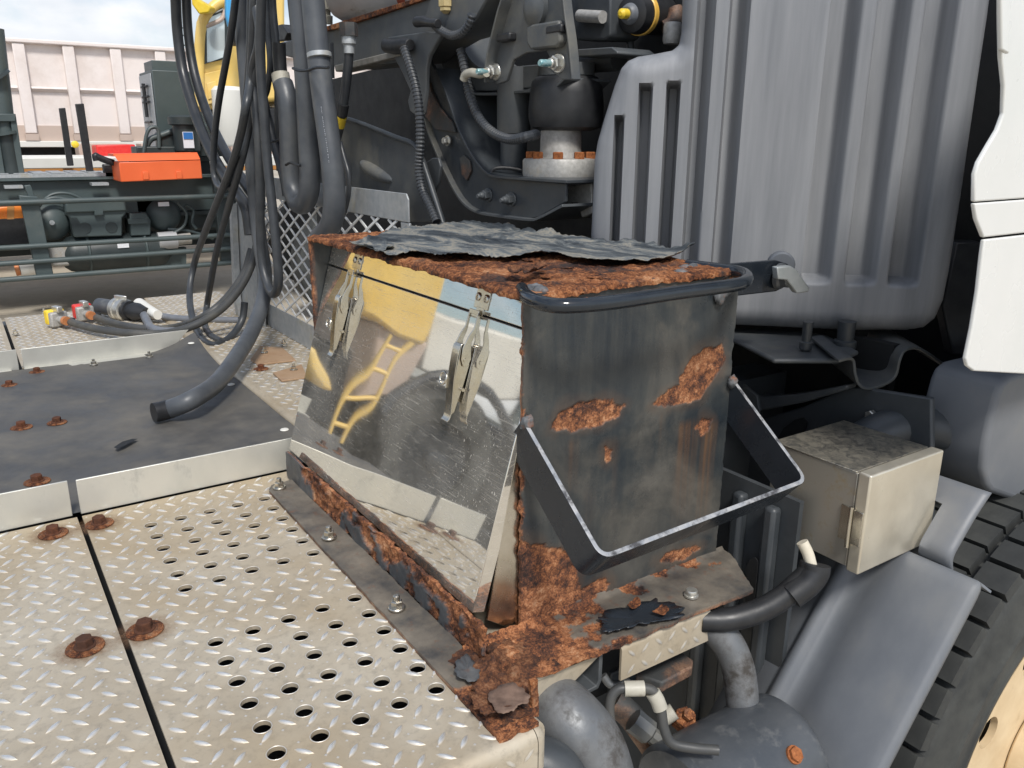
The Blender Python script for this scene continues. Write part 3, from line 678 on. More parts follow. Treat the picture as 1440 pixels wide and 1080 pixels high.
BX0, BX1, BY0, BY1, BZ = 0.560, 0.943, 0.807, 1.539, 0.4715
box = thing('tool_box', 'badly rusted dark steel tool box with polished slanting door bolted to the tread plate', 'tool box', (0.75, 1.17, 0.0))
patches = [[(p[0], p[2]) for p in q] for q in (
    [(0.6031, 0.807, 0.2879), (0.6154, 0.807, 0.3062), (0.6327, 0.807, 0.3129), (0.6625, 0.807, 0.3165), (0.6871, 0.807, 0.3152), (0.7326, 0.807, 0.297), (0.7203, 0.807, 0.2847), (0.6827, 0.807, 0.2754), (0.6338, 0.807, 0.2779)],
    [(0.7839, 0.807, 0.2879), (0.7992, 0.807, 0.3043), (0.8337, 0.807, 0.3114), (0.8414, 0.807, 0.337), (0.8588, 0.807, 0.3504), (0.88, 0.807, 0.3581), (0.9175, 0.807, 0.3574), (0.9277, 0.807, 0.3351), (0.9177, 0.807, 0.3145), (0.8938, 0.807, 0.2961), (0.8803, 0.807, 0.2818), (0.844, 0.807, 0.2771), (0.808, 0.807, 0.2814)],
    [(0.8741, 0.807, 0.2381), (0.8879, 0.807, 0.2513), (0.9086, 0.807, 0.2429), (0.9043, 0.807, 0.2253), (0.8867, 0.807, 0.2185)],
    [(0.6968, 0.807, 0.2435), (0.7126, 0.807, 0.2359), (0.7109, 0.807, 0.2192), (0.6979, 0.807, 0.22)],
    [(0.5481, 0.807, 0.1651), (0.5725, 0.807, 0.1269), (0.6267, 0.807, 0.1112), (0.6557, 0.807, 0.067), (0.6647, 0.807, 0.0322), (0.7068, 0.807, 0.0372), (0.7184, 0.807, 0.0218), (0.7032, 0.807, -0.0004), (0.6625, 0.807, -0.0135), (0.632, 0.807, -0.0758), (0.5496, 0.807, -0.0436)],
    [(0.813, 0.807, 0.033), (0.8423, 0.807, 0.0413), (0.8891, 0.807, 0.0363), (0.9075, 0.807, 0.0272), (0.8751, 0.807, 0.0179), (0.8288, 0.807, 0.0221)],
    [(0.5456, 0.807, 0.4999), (0.5569, 0.807, 0.499), (0.5636, 0.807, -0.0148), (0.5493, 0.807, -0.0095)],
    [(0.6309, 0.807, -0.0398), (0.6625, 0.807, -0.0135), (0.7512, 0.807, -0.0166), (0.9868, 0.807, -0.0288), (0.9927, 0.807, -0.0776), (0.6451, 0.807, -0.081)],
    [(0.9021, 0.807, 0.4544), (0.9284, 0.807, 0.4583), (0.9312, 0.807, 0.435), (0.9127, 0.807, 0.4389)])]
def end_rust(P):
    d = np.full(len(P), -1e9)
    for k_, q in enumerate(patches):
        dd = sd_poly(P[:, 0], P[:, 2], q)
        d = np.maximum(d, dd)
    d = d+nz(P, 42, 5)*0.0052+nz(P, 160, 3)*0.0016
    return np.clip(d/0.0012+0.5, 0, 1)
def end_streak(P, r):
    x, z = P[:, 0], P[:, 2]; s = np.zeros(len(P))
    for x0, x1, zt, ln, a in ((0.83, 0.885, 0.255, 0.20, 0.45), (0.885, 0.925, 0.245, 0.22, 0.75), (0.625, 0.655, 0.27, 0.10, 0.3), (0.795, 0.812, 0.28, 0.08, 0.35), (0.71, 0.725, 0.235, 0.12, 0.25), (0.66, 0.69, 0.19, 0.1, 0.12)):
        w = np.clip(np.minimum(x-x0, x1-x)/0.012, 0, 1)*np.clip((zt-z)/0.012, 0, 1)*np.clip(1-(zt-z)/ln, 0, 1)
        s = np.maximum(s, w*a)
    stripes = np.array([0.55+0.9*noise.noise(V((p[0]*190, p[2]*5, 1.7))) for p in P])
    halo = np.full(len(P), -1e9)
    for q in patches[:6]: halo = np.maximum(halo, sd_poly(x, z, q))
    hl = np.clip(1+(halo+nz(P, 25, 4)*0.010)/0.016, 0, 1)*(halo < 0.004)
    return np.clip(np.maximum(s*stripes, hl*0.17), 0, 1)
rust_grid(box, 'end_plate', 170, 210, lambda u, v: np.stack([BX0+(BX1-BX0)*u, np.full_like(u, BY0), -0.004+(BZ-0.004+0.004)*v], 1), (0, -1, 0), end_rust, 'box_paint', streakfn=end_streak, jag=0.0035, amp=0.0013)
def far_rust(P):
    return np.clip((0.5655+0.003*nz(P, 60, 3)-P[:, 0])/0.002, 0, 1)
rust_grid(box, 'end_plate', 40, 60, lambda u, v: np.stack([BX0+(BX1-BX0)*u, np.full_like(u, BY1-0.008), 0.0+(BZ-0.008)*v], 1), (0, -1, 0), far_rust, 'box_paint', skirt=0.008, jag=0.002)
part(box, 'back_panel', MB().box(BX1-0.006, BX1, BY0+0.008, BY1-0.008, 0.0, BZ-0.008), 'rust_dark')
def top_rust(P):
    return np.clip(1-0*P[:, 0], 0, 1)
def top_base(u, v):
    x = BX0-0.001+(BX1+0.004-BX0+0.001)*u; y = BY0-0.004+(BY1-BY0+0.008)*v
    P = np.stack([x, y, np.full_like(u, BZ)], 1)
    n = nz(P, 9, 4); n3 = nz(P*[2.2, 1, 1], 30, 4)
    lay = np.floor((n+n3*0.5)*5)/5
    P[:, 2] += 0.0026*lay+0.0010*n3
    e = np.clip(np.minimum(np.minimum(u, 1-u)*0.39, np.minimum(v, 1-v)*0.74)/0.012, 0, 1)
    P[:, 2] -= 0.004*(1-e)**2
    return P
rust_grid(box, 'top_plate', 150, 260, top_base, (0, 0, 1), top_rust, 'rust', depth=0, amp=0.0012, skirt=0.0055, jag=0.0022)
# weld beads and remaining paint lumps where the handle meets the top
def lump(parent, name, c, rx, ry, rz, mt, s=60, a=0.35):
    bm = bmesh.new(); bmesh.ops.create_icosphere(bm, subdivisions=3, radius=1)
    mb = MB(); mb.v = []
    for v in bm.verts:
        p = v.co*(1+a*noise.fractal(V((v.co.x+c[0]*50, v.co.y+c[1]*50, v.co.z))*2.2, 1, 2, 4)); mb.v.append((c[0]+p.x*rx, c[1]+p.y*ry, c[2]+p.z*rz))
    mb.f = [tuple(v.index for v in f.verts) for f in bm.faces]; bm.free()
    return part(parent, name, mb, mt, angle=80)
M['weld'] = mat_wear('scabby_weld', (0.05, 0.055, 0.06), (0.15, 0.155, 0.16), 0.5, 0, 50, (0.22, 0.08, 0.03), 30, 0.55, 0.7, 0.6, 120)
for c in [(0.5843, 0.8352, 0.468), (0.6008, 0.843, 0.468), (0.595, 0.8226, 0.468), (0.8836, 0.8564, 0.468), (0.9028, 0.8608, 0.468), (0.8483, 0.8313, 0.468)]: lump(box, 'weld_bead', c, 0.011, 0.010, 0.006, 'weld')
for c in [(0.9002, 0.803, 0.4324), (0.911, 0.803, 0.4418)]: lump(box, 'weld_bead', c, 0.010, 0.006, 0.012, 'weld')
# blistered sheet of old paint lying on top
Lp = [(0.5396, 1.3, 0.486), (0.5499, 1.205, 0.486), (0.5669, 1.163, 0.486), (0.5965, 1.125, 0.486), (0.6213, 1.081, 0.486), (0.6807, 1.054, 0.486), (0.7314, 1.013, 0.486), (0.7668, 0.9534, 0.486), (0.8005, 0.8968, 0.486), (0.8608, 0.8863, 0.486), (0.9765, 0.9326, 0.486)]
Up = [(0.6656, 1.423, 0.487), (0.7127, 1.472, 0.487), (0.7696, 1.503, 0.487), (0.8333, 1.5, 0.487), (0.9439, 1.489, 0.487), (0.9323, 1.34, 0.487), (0.9407, 1.258, 0.487), (0.9375, 1.147, 0.487), (0.9732, 1.074, 0.487), (0.9674, 0.9944, 0.487), (0.9879, 0.9484, 0.487)]
Ls, Us = spline(Lp, 26), spline(Up, 26)
nu, nv = len(Ls)-1, 34
def peel_co(i, j):
    t = j/nv; a, b = Ls[i], Us[i]
    jl = 0.013*noise.fractal(V((i*0.045, 0.5, 2.0)), 0.7, 2.3, 6); jv = 0.013*noise.fractal(V((i*0.06, 7.5, 2.0)), 0.7, 2.3, 6)
    t2 = t*(1+jv/0.15)+(1-t)*jl/0.15*-1
    p = a.lerp(b, t2)
    z = 0.4795+0.005*abs(noise.fractal(V((p.x*9, p.y*6, 0.2)), 1, 2, 4))+0.0018*noise.fractal(V((p.x*50, p.y*24, 0.7)), 0.8, 2, 5)
    ed = max(0, 1-t/0.16); z += 0.005*ed*ed*(0.5+1.2*noise.noise(V((i*0.035, 3, 1))))
    eu = max(0, (t-0.80)/0.2); z += 0.006*eu*eu*(0.15+1.3*noise.fractal(V((i*0.07, 9, 1)), 0.8, 2, 4))
    er = max(0, (i-nu*0.9)/(nu*0.1)); z += 0.010*er*er
    return (p.x, p.y, z)
o = part(box, 'peeling_paint_sheet', MB().grid(peel_co, nu, nv), 'peel', angle=70, recalc=False)
sm_ = o.modifiers.new('thickness', 'SOLIDIFY'); sm_.thickness = 0.0013
def flake(parent, pts, curl, mt, name='rust_flake', th=0.001):
    """small curled scab: outline polygon filled from its centre"""
    c = sum((V(p) for p in pts), V((0, 0, 0)))/len(pts); P = [V(p) for p in spline(list(pts)+[pts[0]], 9)[:-1]]
    vs = [tuple(c)]; m = len(P)
    for q in (0.4, 0.75, 1.0):
        for i_, p in enumerate(P):
            v = c.lerp(p, q*(1+(0.22*noise.noise(p*85)+0.10*noise.noise(p*240) if q == 1 else 0))); v.z += curl*q*q*(0.7+0.9*noise.noise(v*45+V((0, 0, 3))))+curl*0.4*noise.noise(v*150); vs.append(tuple(v))
    fs = [(0, 1+i_, 1+(i_+1) % m) for i_ in range(m)]+[(1+g*m+i_, 1+g*m+m+i_, 1+g*m+m+(i_+1) % m, 1+g*m+(i_+1) % m) for g in (0, 1) for i_ in range(m)]
    ob = part(parent, name, MB().add(vs, fs), mt, angle=60)
    md = ob.modifiers.new('thickness', 'SOLIDIFY'); md.thickness = th; return ob
flake(box, [(0.5927, 0.8932, 0.482), (0.6161, 0.9148, 0.482), (0.6138, 0.8943, 0.482), (0.5938, 0.8717, 0.482)], 0.006, 'rust_dark')
flake(box, [(0.6085, 0.8833, 0.482), (0.641, 0.9067, 0.482), (0.6673, 0.9133, 0.482), (0.6574, 0.8965, 0.482), (0.6178, 0.8705, 0.482), (0.5984, 0.8621, 0.482)], 0.008, 'rust_dark')
flake(box, [(0.5426, 1.258, 0.482), (0.5945, 1.33, 0.482), (0.5945, 1.259, 0.482), (0.5692, 1.188, 0.482), (0.5409, 1.185, 0.482)], 0.006, 'peel')
random.seed(3)
for i in range(9):
    x, y = random.uniform(0.58, 0.80), random.uniform(0.84, 1.45)
    q = [(x+random.uniform(.004, .011)*math.cos(a), y+random.uniform(.006, .018)*math.sin(a), BZ+0.0015) for a in (0, 1, 2, 3, 4, 5)]
    flake(box, q, 0.0015, 'rust', th=0.0008)

# ---- door, fixed strip, gusset
ST, CT = math.sin(R(16.3)), math.cos(R(16.3))
DB = V((0.487, 0, 0.048)); ET = V((ST, 0, CT)); EN = V((-CT, 0, ST))
def dp(y, t, n=0.0): return DB+ET*t+EN*n+V((0, y, 0))
T_SEAM = 0.380
door = part(box, 'door', MB().obox(tuple(dp(1.173, T_SEAM/2, -0.010)), (0, 0.356, 0), tuple(ET*(T_SEAM/2-0.0012)), tuple(EN*0.010)), 'mirror', bevel=0.0012)
part(box, 'fixed_strip', MB().obox(tuple(dp(1.173, T_SEAM+0.0225, -0.009)), (0, 0.357, 0), tuple(ET*0.0210), tuple(EN*0.009)), 'mirror', bevel=0.001)
part(box, 'seam_gap', MB().obox(tuple(dp(1.173, T_SEAM, -0.014)), (0, 0.352, 0), tuple(ET*0.004), tuple(EN*0.004)), 'void')
part(box, 'door_side_plate', MB().slab([(0.5613, 0.8165, 0.2845), (0.5105, 0.8165, 0.0304), (0.5653, 0.8165, -0.0082)], (0, 0.004, 0)), 'stainless', bevel=0.0008)
part(box, 'door_side_plate', MB().slab([(x, 1.526, z) for x, y, z in [(0.5613, 0.8165, 0.2845), (0.5105, 0.8165, 0.0304), (0.5653, 0.8165, -0.0082)]], (0, 0.004, 0)), 'stainless')

# ---- latches (the second is a copy of the first)
def LP(w, t, n): return dp(LY-w*0.86, T_SEAM+t, n*0.78)
LY = 0.966
def lbox(mb, w0, w1, t0, t1, n0, n1):
    c = LP((w0+w1)/2, (t0+t1)/2, (n0+n1)/2)
    return mb.obox(tuple(c), (0, (w1-w0)/2*0.86, 0), tuple(ET*((t1-t0)/2)), tuple(EN*((n1-n0)/2*0.78)))
mb = lbox(MB(), -0.013, 0.013, -0.128, -0.046, 0.0004, 0.002)
latch = part(box, 'latch', mb, 'stainless', bevel=0.0006)
mb = lbox(MB(), -0.021, 0.021, 0.008, 0.038, 0.0003, 0.002); lbox(mb, -0.011, 0.011, -0.002, 0.010, 0.0003, 0.0022)
lbox(mb, -0.011, 0.011, -0.006, -0.0045, 0.002, 0.011); lbox(mb, -0.011, 0.011, -0.0045, 0.004, 0.0095, 0.011)
part(latch, 'keeper', mb, 'stainless', bevel=0.0005)
for w in (-0.0125, 0.0125):
    part(latch, 'rivet', MB().lathe([(0.0062, 0), (0.0060, 0.0014), (0.0044, 0.0024), (0.0028, 0.0024), (0.0022, 0.0008)], tuple(LP(w, 0.024, 0.002)), tuple(EN), 16), 'stainless')
arm = [(0.002, 0.009), (0.002, 0.014), (-0.020, 0.015), (-0.032, 0.022), (-0.050, 0.0285), (-0.066, 0.026), (-0.076, 0.018), (-0.074, 0.010), (-0.064, 0.006), (-0.052, 0.010), (-0.040, 0.013), (-0.026, 0.009)]
mb = MB()
for w in (-0.0145, 0.0125): mb.slab([LP(w, t, n) for t, n in arm], (0, -0.002, 0))
lbox(mb, -0.0145, 0.0145, -0.001, 0.0055, 0.0112, 0.0135)
part(latch, 'loop', mb, 'stainless', bevel=0.0005)
side = [(-0.046, 0.030), (-0.046, 0.012), (-0.072, 0.004), (-0.100, 0.006), (-0.142, 0.012), (-0.146, 0.0165), (-0.095, 0.0275)]
mb = MB()
for w in (-0.0105, 0.0090): mb.slab([LP(w, t, n) for t, n in side], (0, -0.0015, 0))
fr = [LP(-0.0105, t, n) for t, n in ((-0.050, 0.020), (-0.0445, 0.024), (-0.0445, 0.029), (-0.049, 0.0325), (-0.060, 0.0325), (-0.095, 0.0292), (-0.146, 0.0180), (-0.153, 0.0190), (-0.157, 0.0225))]
mb.ribbon([tuple(p) for p in fr], (0, -0.0181, 0), 0.0014)
part(latch, 'lever', mb, 'stainless', bevel=0.0004)
part(latch, 'pivot_pin', MB().tube([LP(-0.0165, -0.066, 0.017), LP(0.0165, -0.066, 0.017)], 0.0034, 12), 'stainless')
part(latch, 'pivot_pin', MB().tube([LP(-0.0165, -0.108, 0.008), LP(0.0165, -0.108, 0.008)], 0.0026, 10), 'stainless')
mb = MB().tube([LP(-0.0205+0.0100*math.cos(a), -0.100+0.0086*math.sin(a), 0.030) for a in [2*math.pi*i/20 for i in range(20)]], 0.0016, 8, closed=True)
mb.tube([LP(-0.0105, -0.0885, 0.029), LP(-0.0105, -0.112, 0.0275)], 0.0011, 8)
part(latch, 'lock_ring', mb, 'stainless')
l2 = latch.copy(); COL.objects.link(l2); l2.parent = box; l2.location = (0, 0.432, 0); ORG[l2.name] = ORG[box.name]
for c in list(latch.children):
    q = c.copy(); COL.objects.link(q); q.parent = l2

# ---- angle iron feet
def leg_rust(P):
    d = nz(P, 17, 5)*0.8+0.10+np.clip((P[:, 2]-0.004)/0.05, 0, 1)*0.12-np.clip((P[:, 1]-1.36)/0.1, 0, 1)*1.2+np.clip((0.95-P[:, 1])/0.2, 0, 1)*0.30-np.clip((0.86-P[:, 1])/0.08, 0, 1)*0.25
    return np.clip(d/0.06+0.5, 0, 1)
rust_grid(box, 'base_angle', 160, 16, lambda u, v: np.stack([np.full_like(u, 0.470), 1.497-(1.497-0.765)*u, 0.004+0.054*v], 1), (-1, 0, 0), leg_rust, 'leg_paint', depth=0.004, amp=0.003, skirt=0.006, jag=0.002)
def fl_rust(P):
    d = (0.76-P[:, 1])*7+nz(P, 30, 5)*0.55-0.22+np.clip((0.425-P[:, 0])/0.01, 0, 1)*0.12
    return np.clip(d/0.08+0.5, 0, 1)
def fl_base(u, v):
    y = 1.470-(1.470-0.640)*u; x = 0.4165+0.0535*v
    x = np.where(u < 0.025, 0.4165+0.012*(1-u/0.025)+(0.0415+0.012*u/0.025)*v, x)
    P = np.stack([x, y, np.full_like(u, 0.0075)], 1)
    P[:, 2] += 0.0015*nz(P, 20, 3)+np.clip((0.76-y)/0.1, 0, 1)*0.0035*nz(P, 45, 4)
    return P
rust_grid(box, 'base_flange', 220, 22, fl_base, (0, 0, 1), fl_rust, 'flange', depth=0.001, amp=0.0008, skirt=0.006, jag=0.0025)
ey = [0.66, 0.70]
def ef_base(u, v):
    x = 0.466+(0.960-0.466)*u
    yf = 0.655+0.054*np.clip((x-0.482)/0.032, 0, 1)-0.012*np.clip((x-0.52)/0.39, 0, 1)
    yf = np.where(x > 0.905, yf+(x-0.905)*1.7, yf)
    y = yf+(0.809-yf)*v
    P = np.stack([x, y, np.full_like(u, 0.0085)], 1)
    e = np.clip((0.66-x)/0.1, 0, 1)
    P[:, 2] += (0.0012+0.003*e)*nz(P, 34, 4)+0.006*np.clip((v-0.86)/0.14, 0, 1)**2
    return P
def ef_rust(P):
    d = np.maximum((0.665-P[:, 0])*9, (P[:, 1]-0.792)*14-0.08)+nz(P, 30, 6)*0.85-0.10+np.clip((0.712-P[:, 1])/0.02, 0, 1)*0.35
    return np.clip(d/0.08+0.5, 0, 1)
rust_grid(box, 'end_flange', 170, 50, ef_base, (0, 0, 1), ef_rust, 'flange', depth=0.0014, amp=0.0012, skirt=0.007, jag=0.0035)
flake(box, [(0.6439, 0.7427, 0.014), (0.6662, 0.7572, 0.014), (0.7014, 0.7556, 0.014), (0.7454, 0.7489, 0.014), (0.7669, 0.7235, 0.014), (0.7616, 0.6986, 0.014), (0.7279, 0.7018, 0.014), (0.6898, 0.7104, 0.014), (0.6566, 0.7162, 0.014), (0.6396, 0.7255, 0.014)], 0.0035, 'blue_black', 'paint_flake')
flake(box, [(0.7218, 0.7197, 0.019), (0.7448, 0.724, 0.019), (0.7425, 0.7103, 0.019), (0.7243, 0.7053, 0.019)], 0.004, 'rust', 'rust_flake')
flake(box, [(0.7046, 0.7565, 0.017), (0.7287, 0.7608, 0.017), (0.7257, 0.747, 0.017), (0.7057, 0.7427, 0.017)], 0.004, 'rust', 'rust_flake')
# collapsed corner of the base
mb = MB()
def clump(i, j):
    x = 0.425+0.13*i/60; y0_ = 0.655+0.056*min(1, max(0, (x-0.480)/0.032)); y = y0_+(0.81-y0_)*j/60
    e = min(i, 60-i, j, 60-j)/14
    h = max(0, 0.012*math.exp(-((x-0.475)/0.035)**2-((y-0.735)/0.055)**2)*(1+1.6*fbm((x, y, 0), 38))+0.003*fbm((x, y, 1), 90))*min(1, e)
    return (x, y, 0.0065+h)
part(box, 'rust_clump', MB().grid(clump, 60, 60), 'rust_dark', angle=70, recalc=False)
flake(box, [(0.4277, 0.7168, 0.02), (0.4476, 0.7246, 0.02), (0.4605, 0.7048, 0.02), (0.4682, 0.6901, 0.02), (0.4736, 0.674, 0.02), (0.4684, 0.6636, 0.02), (0.4482, 0.6604, 0.02), (0.4252, 0.6581, 0.02), (0.4105, 0.665, 0.02), (0.4046, 0.6834, 0.02)], 0.006, 'rust_dark')
flake(box, [(0.4329, 0.6884, 0.026), (0.4468, 0.6916, 0.026), (0.4617, 0.6896, 0.026), (0.4693, 0.6798, 0.026), (0.4697, 0.6641, 0.026), (0.4646, 0.6524, 0.026), (0.4494, 0.6505, 0.026), (0.4332, 0.6468, 0.026), (0.4244, 0.6569, 0.026), (0.4276, 0.6708, 0.026)], 0.003, mat_wear('tan_scale', (0.10, 0.062, 0.045), (0.20, 0.13, 0.095), 0.8, 0, 60, None, bump=0.5, bscale=200))
flake(box, [(0.4369, 0.7754, 0.014), (0.4596, 0.7872, 0.014), (0.4579, 0.7616, 0.014), (0.4511, 0.737, 0.014), (0.4324, 0.7329, 0.014), (0.4264, 0.7484, 0.014)], 0.006, 'leg_paint')
part(box, 'corner_upstand', MB().slab([(0.4731, 0.662, 0.0454), (0.4843, 0.662, 0.0437), (0.4851, 0.662, -0.0051), (0.4778, 0.662, -0.0009)], (0, 0.006, 0)), 'rust', bevel=0.001)
# bolts on the flanges
for p in [(0.4357, 1.443, 0.009), (0.438, 1.198, 0.009), (0.437, 0.9414, 0.009)]: inst(box, 'flange_bolt', ME_SMALL, 'zinc', p, None, 1.15)
pb = MB().lathe([(0.0105, 0), (0.0105, 0.003), (0.0088, 0.0035), (0.0088, 0.009), (0.0080, 0.0105), (0.003, 0.0112)], (0, 0, 0), (0, 0, 1), 20)
inst(box, 'flange_bolt', mesh_from('round_bolt', pb), 'zinc', (0.8104, 0.7323, 0.01))

# ---- bar handle, hanging step, lock bracket
hp = spline([(0.5827, 0.8456, 0.4675), (0.5583, 0.7978, 0.4675), (0.5514, 0.7549, 0.4675), (0.5681, 0.7294, 0.4675), (0.6333, 0.7185, 0.4675), (0.7302, 0.7231, 0.4675), (0.8265, 0.7232, 0.4675), (0.865, 0.7317, 0.4675), (0.9057, 0.7619, 0.4675), (0.9287, 0.8002, 0.4675), (0.9227, 0.844, 0.4675), (0.9129, 0.8838, 0.4675)], 8)
part(box, 'bar_handle', MB().tube(hp, 0.0090, 18), mat_wear('chipped_glossy_paint', (0.012, 0.016, 0.022), (0.022, 0.027, 0.033), 0.14, 0, 14, (0.22, 0.08, 0.03), 26, 0.64, 0.70, 0.1, 90), angle=60)
def rounded(a, b, c, r=0.014, n=6):
    a, b, c = V(a), V(b), V(c); u, w = (a-b).normalized(), (c-b).normalized()
    p, q = b+u*r, b+w*r
    return [(p.lerp(b, t)).lerp(b.lerp(q, t), t) for t in [i/n for i in range(n+1)]]
A, B, C_, D_ = (0.563, 0.806, 0.309), (0.563, 0.647, 0.190), (0.943, 0.660, 0.191), (0.943, 0.806, 0.302)
pth = [V(A)]+rounded(A, B, C_)+rounded(B, C_, D_)+[V(D_)]
mb = MB().ribbon([tuple(p) for p in pth], (0, 0.036, -0.042), 0.0062)
step = part(box, 'hanging_step', mb, 'blue_black', bevel=0.0008)
step.data.materials.append(M['bare_edge'])
for i, p in enumerate(step.data.polygons):
    if i < 4*(len(pth)-1) and i % 4 == 2: p.material_index = 1
for c in ((0.563, 0.803, 0.305), (0.943, 0.803, 0.298)): lump(box, 'weld_bead', c, 0.009, 0.007, 0.010, 'weld')
lb = MB().slab([(0.9013, 0.845, 0.468), (0.9697, 0.845, 0.4701), (1.072, 0.845, 0.4679), (1.101, 0.845, 0.46), (1.112, 0.845, 0.443), (1.106, 0.845, 0.4238), (1.079, 0.845, 0.4171), (0.9919, 0.845, 0.4188), (0.9288, 0.845, 0.4207)], (0, 0.010, 0))
brk = part(box, 'lock_bracket', lb, 'blue_black', bevel=0.002)
c0 = V((1.076, 0.843, 0.4428))
mb = MB().lathe([(0.0205, 0), (0.0205, 0.007), (0.0165, 0.0095), (0.0165, 0.020), (0.013, 0.022), (0.013, 0.026)], tuple(c0), (0.25, -1, 0), 28)
part(brk, 'lock_boss', mb, 'cover_grey', bevel=0.0006)
mb = MB().slab([(1.033, 0.812, 0.4639), (1.065, 0.812, 0.4635), (1.083, 0.812, 0.4554), (1.119, 0.812, 0.4229), (1.114, 0.812, 0.4176), (1.088, 0.812, 0.4179), (1.06, 0.812, 0.4418), (1.038, 0.812, 0.4449)], (0.004, 0.014, 0))
part(brk, 'wing_handle', mb, mat_wear('grey_die_cast', (0.33, 0.36, 0.36), (0.40, 0.42, 0.42), 0.4, 0.3, 40), bevel=0.002)

# ================================================================== EXPANDED METAL GUARD
guard = thing('mesh_guard', 'galvanised expanded metal guard standing on the deck behind the hanging hoses', 'mesh guard', (0.862, 2.3, 0.016))
GX = 0.862
part(guard, 'top_rail', MB().slab([(GX-0.004, 3.10, 0.528), (GX-0.004, 1.712, 0.530), (GX-0.004, 1.702, 0.518), (GX-0.004, 1.702, 0.466), (GX-0.004, 3.10, 0.462)], (0.004, 0, 0)), 'galv', bevel=0.001)
part(guard, 'stile', MB().box(GX-0.003, GX+0.003, 1.702, 1.745, 0.10, 0.464), 'galv', bevel=0.001)
part(guard, 'bottom_plate', MB().slab([(GX-0.004, 3.10, 0.017), (GX-0.004, 1.702, 0.017), (GX-0.004, 1.702, 0.098), (GX-0.004, 3.10, 0.098)], (0.004, 0, 0)), 'galv', bevel=0.001)
mb = MB()
y0, y1, z0, z1 = 1.745, 2.985, 0.10, 0.464
LW, SW = 0.098, 0.047
sl = SW/LW
for sg in (1, -1):
    n0 = int((y1-y0)/LW)+int((z1-z0)/SW)+4
    for i in range(-n0, n0):
        # line z = z0 + sg*sl*(y-(y0+i*LW))
        pts = []
        for y in (y0, y1):
            z = z0+sg*sl*(y-(y0+i*LW)); pts.append((y, z))
        (ya, za), (yb, zb) = pts
        def cut(z): return ya+(z-za)*(yb-ya)/(zb-za)
        lo, hi = sorted((cut(z0), cut(z1)))
        lo, hi = max(lo, y0), min(hi, y1)
        if hi-lo < 0.004: continue
        za, zb = z0+sg*sl*(lo-(y0+i*LW)), z0+sg*sl*(hi-(y0+i*LW))
        a, b = V((GX, lo, za)), V((GX, hi, zb)); ax = (b-a)/2; side = ax.cross(V((1, 0, 0))).normalized()
        mb.obox(tuple((a+b)/2+V((0.0008*sg, 0, 0))), tuple(ax), tuple(side*0.0030), (0.0018, 0, 0))
part(guard, 'diamond_mesh', mb, 'mesh_wire', stuff=True, smooth=False)
part(guard, 'end_post', MB().slab([(0.84, 3.023, 0.4247), (0.84, 2.948, 0.4731), (0.84, 2.86, 0.4917), (0.84, 2.708, 0.372), (0.84, 2.802, 0.0108), (0.84, 3.037, -0.0235), (0.84, 3.081, 0.0718)], (0.006, 0, 0)), 'galv', bevel=0.001)
part(guard, 'end_flange', MB().slab([(0.836, 3.019, 0.4227), (0.836, 2.991, 0.4269), (0.836, 3.047, 0.0776), (0.836, 3.014, -0.0185), (0.836, 3.042, -0.0238), (0.836, 3.085, 0.0714)], (-0.02, 0, 0)), 'galv')

# ================================================================== TRUCK FRAME (dark parts behind the box)
frame = thing('truck_chassis', 'dark truck chassis and engine bay with near-black shade backing behind the tool box', 'truck frame', (1.3, 2.0, -0.95))
part(frame, 'engine_bay_backing', MB().slab([(1.30, 1.28, -0.85), (1.30, 3.45, -0.85), (1.30, 3.45, 0.86), (1.30, 2.20, 0.90), (1.30, 2.20, 1.16), (1.30, 1.28, 1.16)], (0.02, 0, 0)), 'void')  # near-black backing sheets, added so the gaps behind the parts read as shade
part(frame, 'dark_backing', MB().slab([(1.70, 0.56, 0.10), (1.70, 1.5, 0.10), (1.70, 1.5, 1.3), (1.70, 0.56, 1.3)], (0.02, 0, 0)), 'void')
part(frame, 'lower_dark_backing', MB().slab([(1.36, 0.80, -0.85), (1.36, 1.4, -0.85), (1.36, 1.4, 0.30), (1.36, 0.80, 0.30)], (0.02, 0, 0)), 'void')
part(frame, 'frame_rail', MB().box(0.95, 2.4, 1.02, 1.10, -0.10, 0.20), 'chassis')
part(frame, 'frame_rail', MB().box(-1.6, 2.4, 1.30, 1.38, -0.40, -0.17), 'void')
part(frame, 'frame_rail', MB().box(-1.6, 2.4, 2.70, 2.78, -0.40, -0.17), 'void')
# cross tube, kicked up frame end and bracket seen beside the box
part(frame, 'frame_end_plate', MB().slab([(1.27, 1.139, 0.1726), (1.27, 1.053, 0.1712), (1.27, 1.012, 0.1418), (1.27, 1.005, 0.1168), (1.27, 0.9073, 0.1707), (1.27, 0.8218, 0.2302), (1.27, 0.7973, 0.2365), (1.27, 0.6706, 0.2508), (1.27, 0.6329, 0.012), (1.27, 1.103, -0.1924)], (0.012, 0, 0)), 'chassis', bevel=0.003)
part(frame, 'frame_top_edge', MB().slab([(1.24, 0.9969, 0.1745), (1.24, 0.9833, 0.1463), (1.24, 0.8869, 0.1899), (1.24, 0.8046, 0.2357), (1.24, 0.8031, 0.2451), (1.24, 0.8891, 0.2071), (1.24, 0.9749, 0.1775)], (0.03, 0, 0)), 'chassis_dusty', bevel=0.003)
part(frame, 'lightening_hole', MB().slab([(1.262, 0.9538, 0.0922), (1.262, 0.9403, 0.1198), (1.262, 0.9171, 0.1439), (1.262, 0.899, 0.1534), (1.262, 0.8904, 0.1475), (1.262, 0.8915, 0.1317), (1.262, 0.9084, 0.1007)], (0.0015, 0, 0)), 'void')
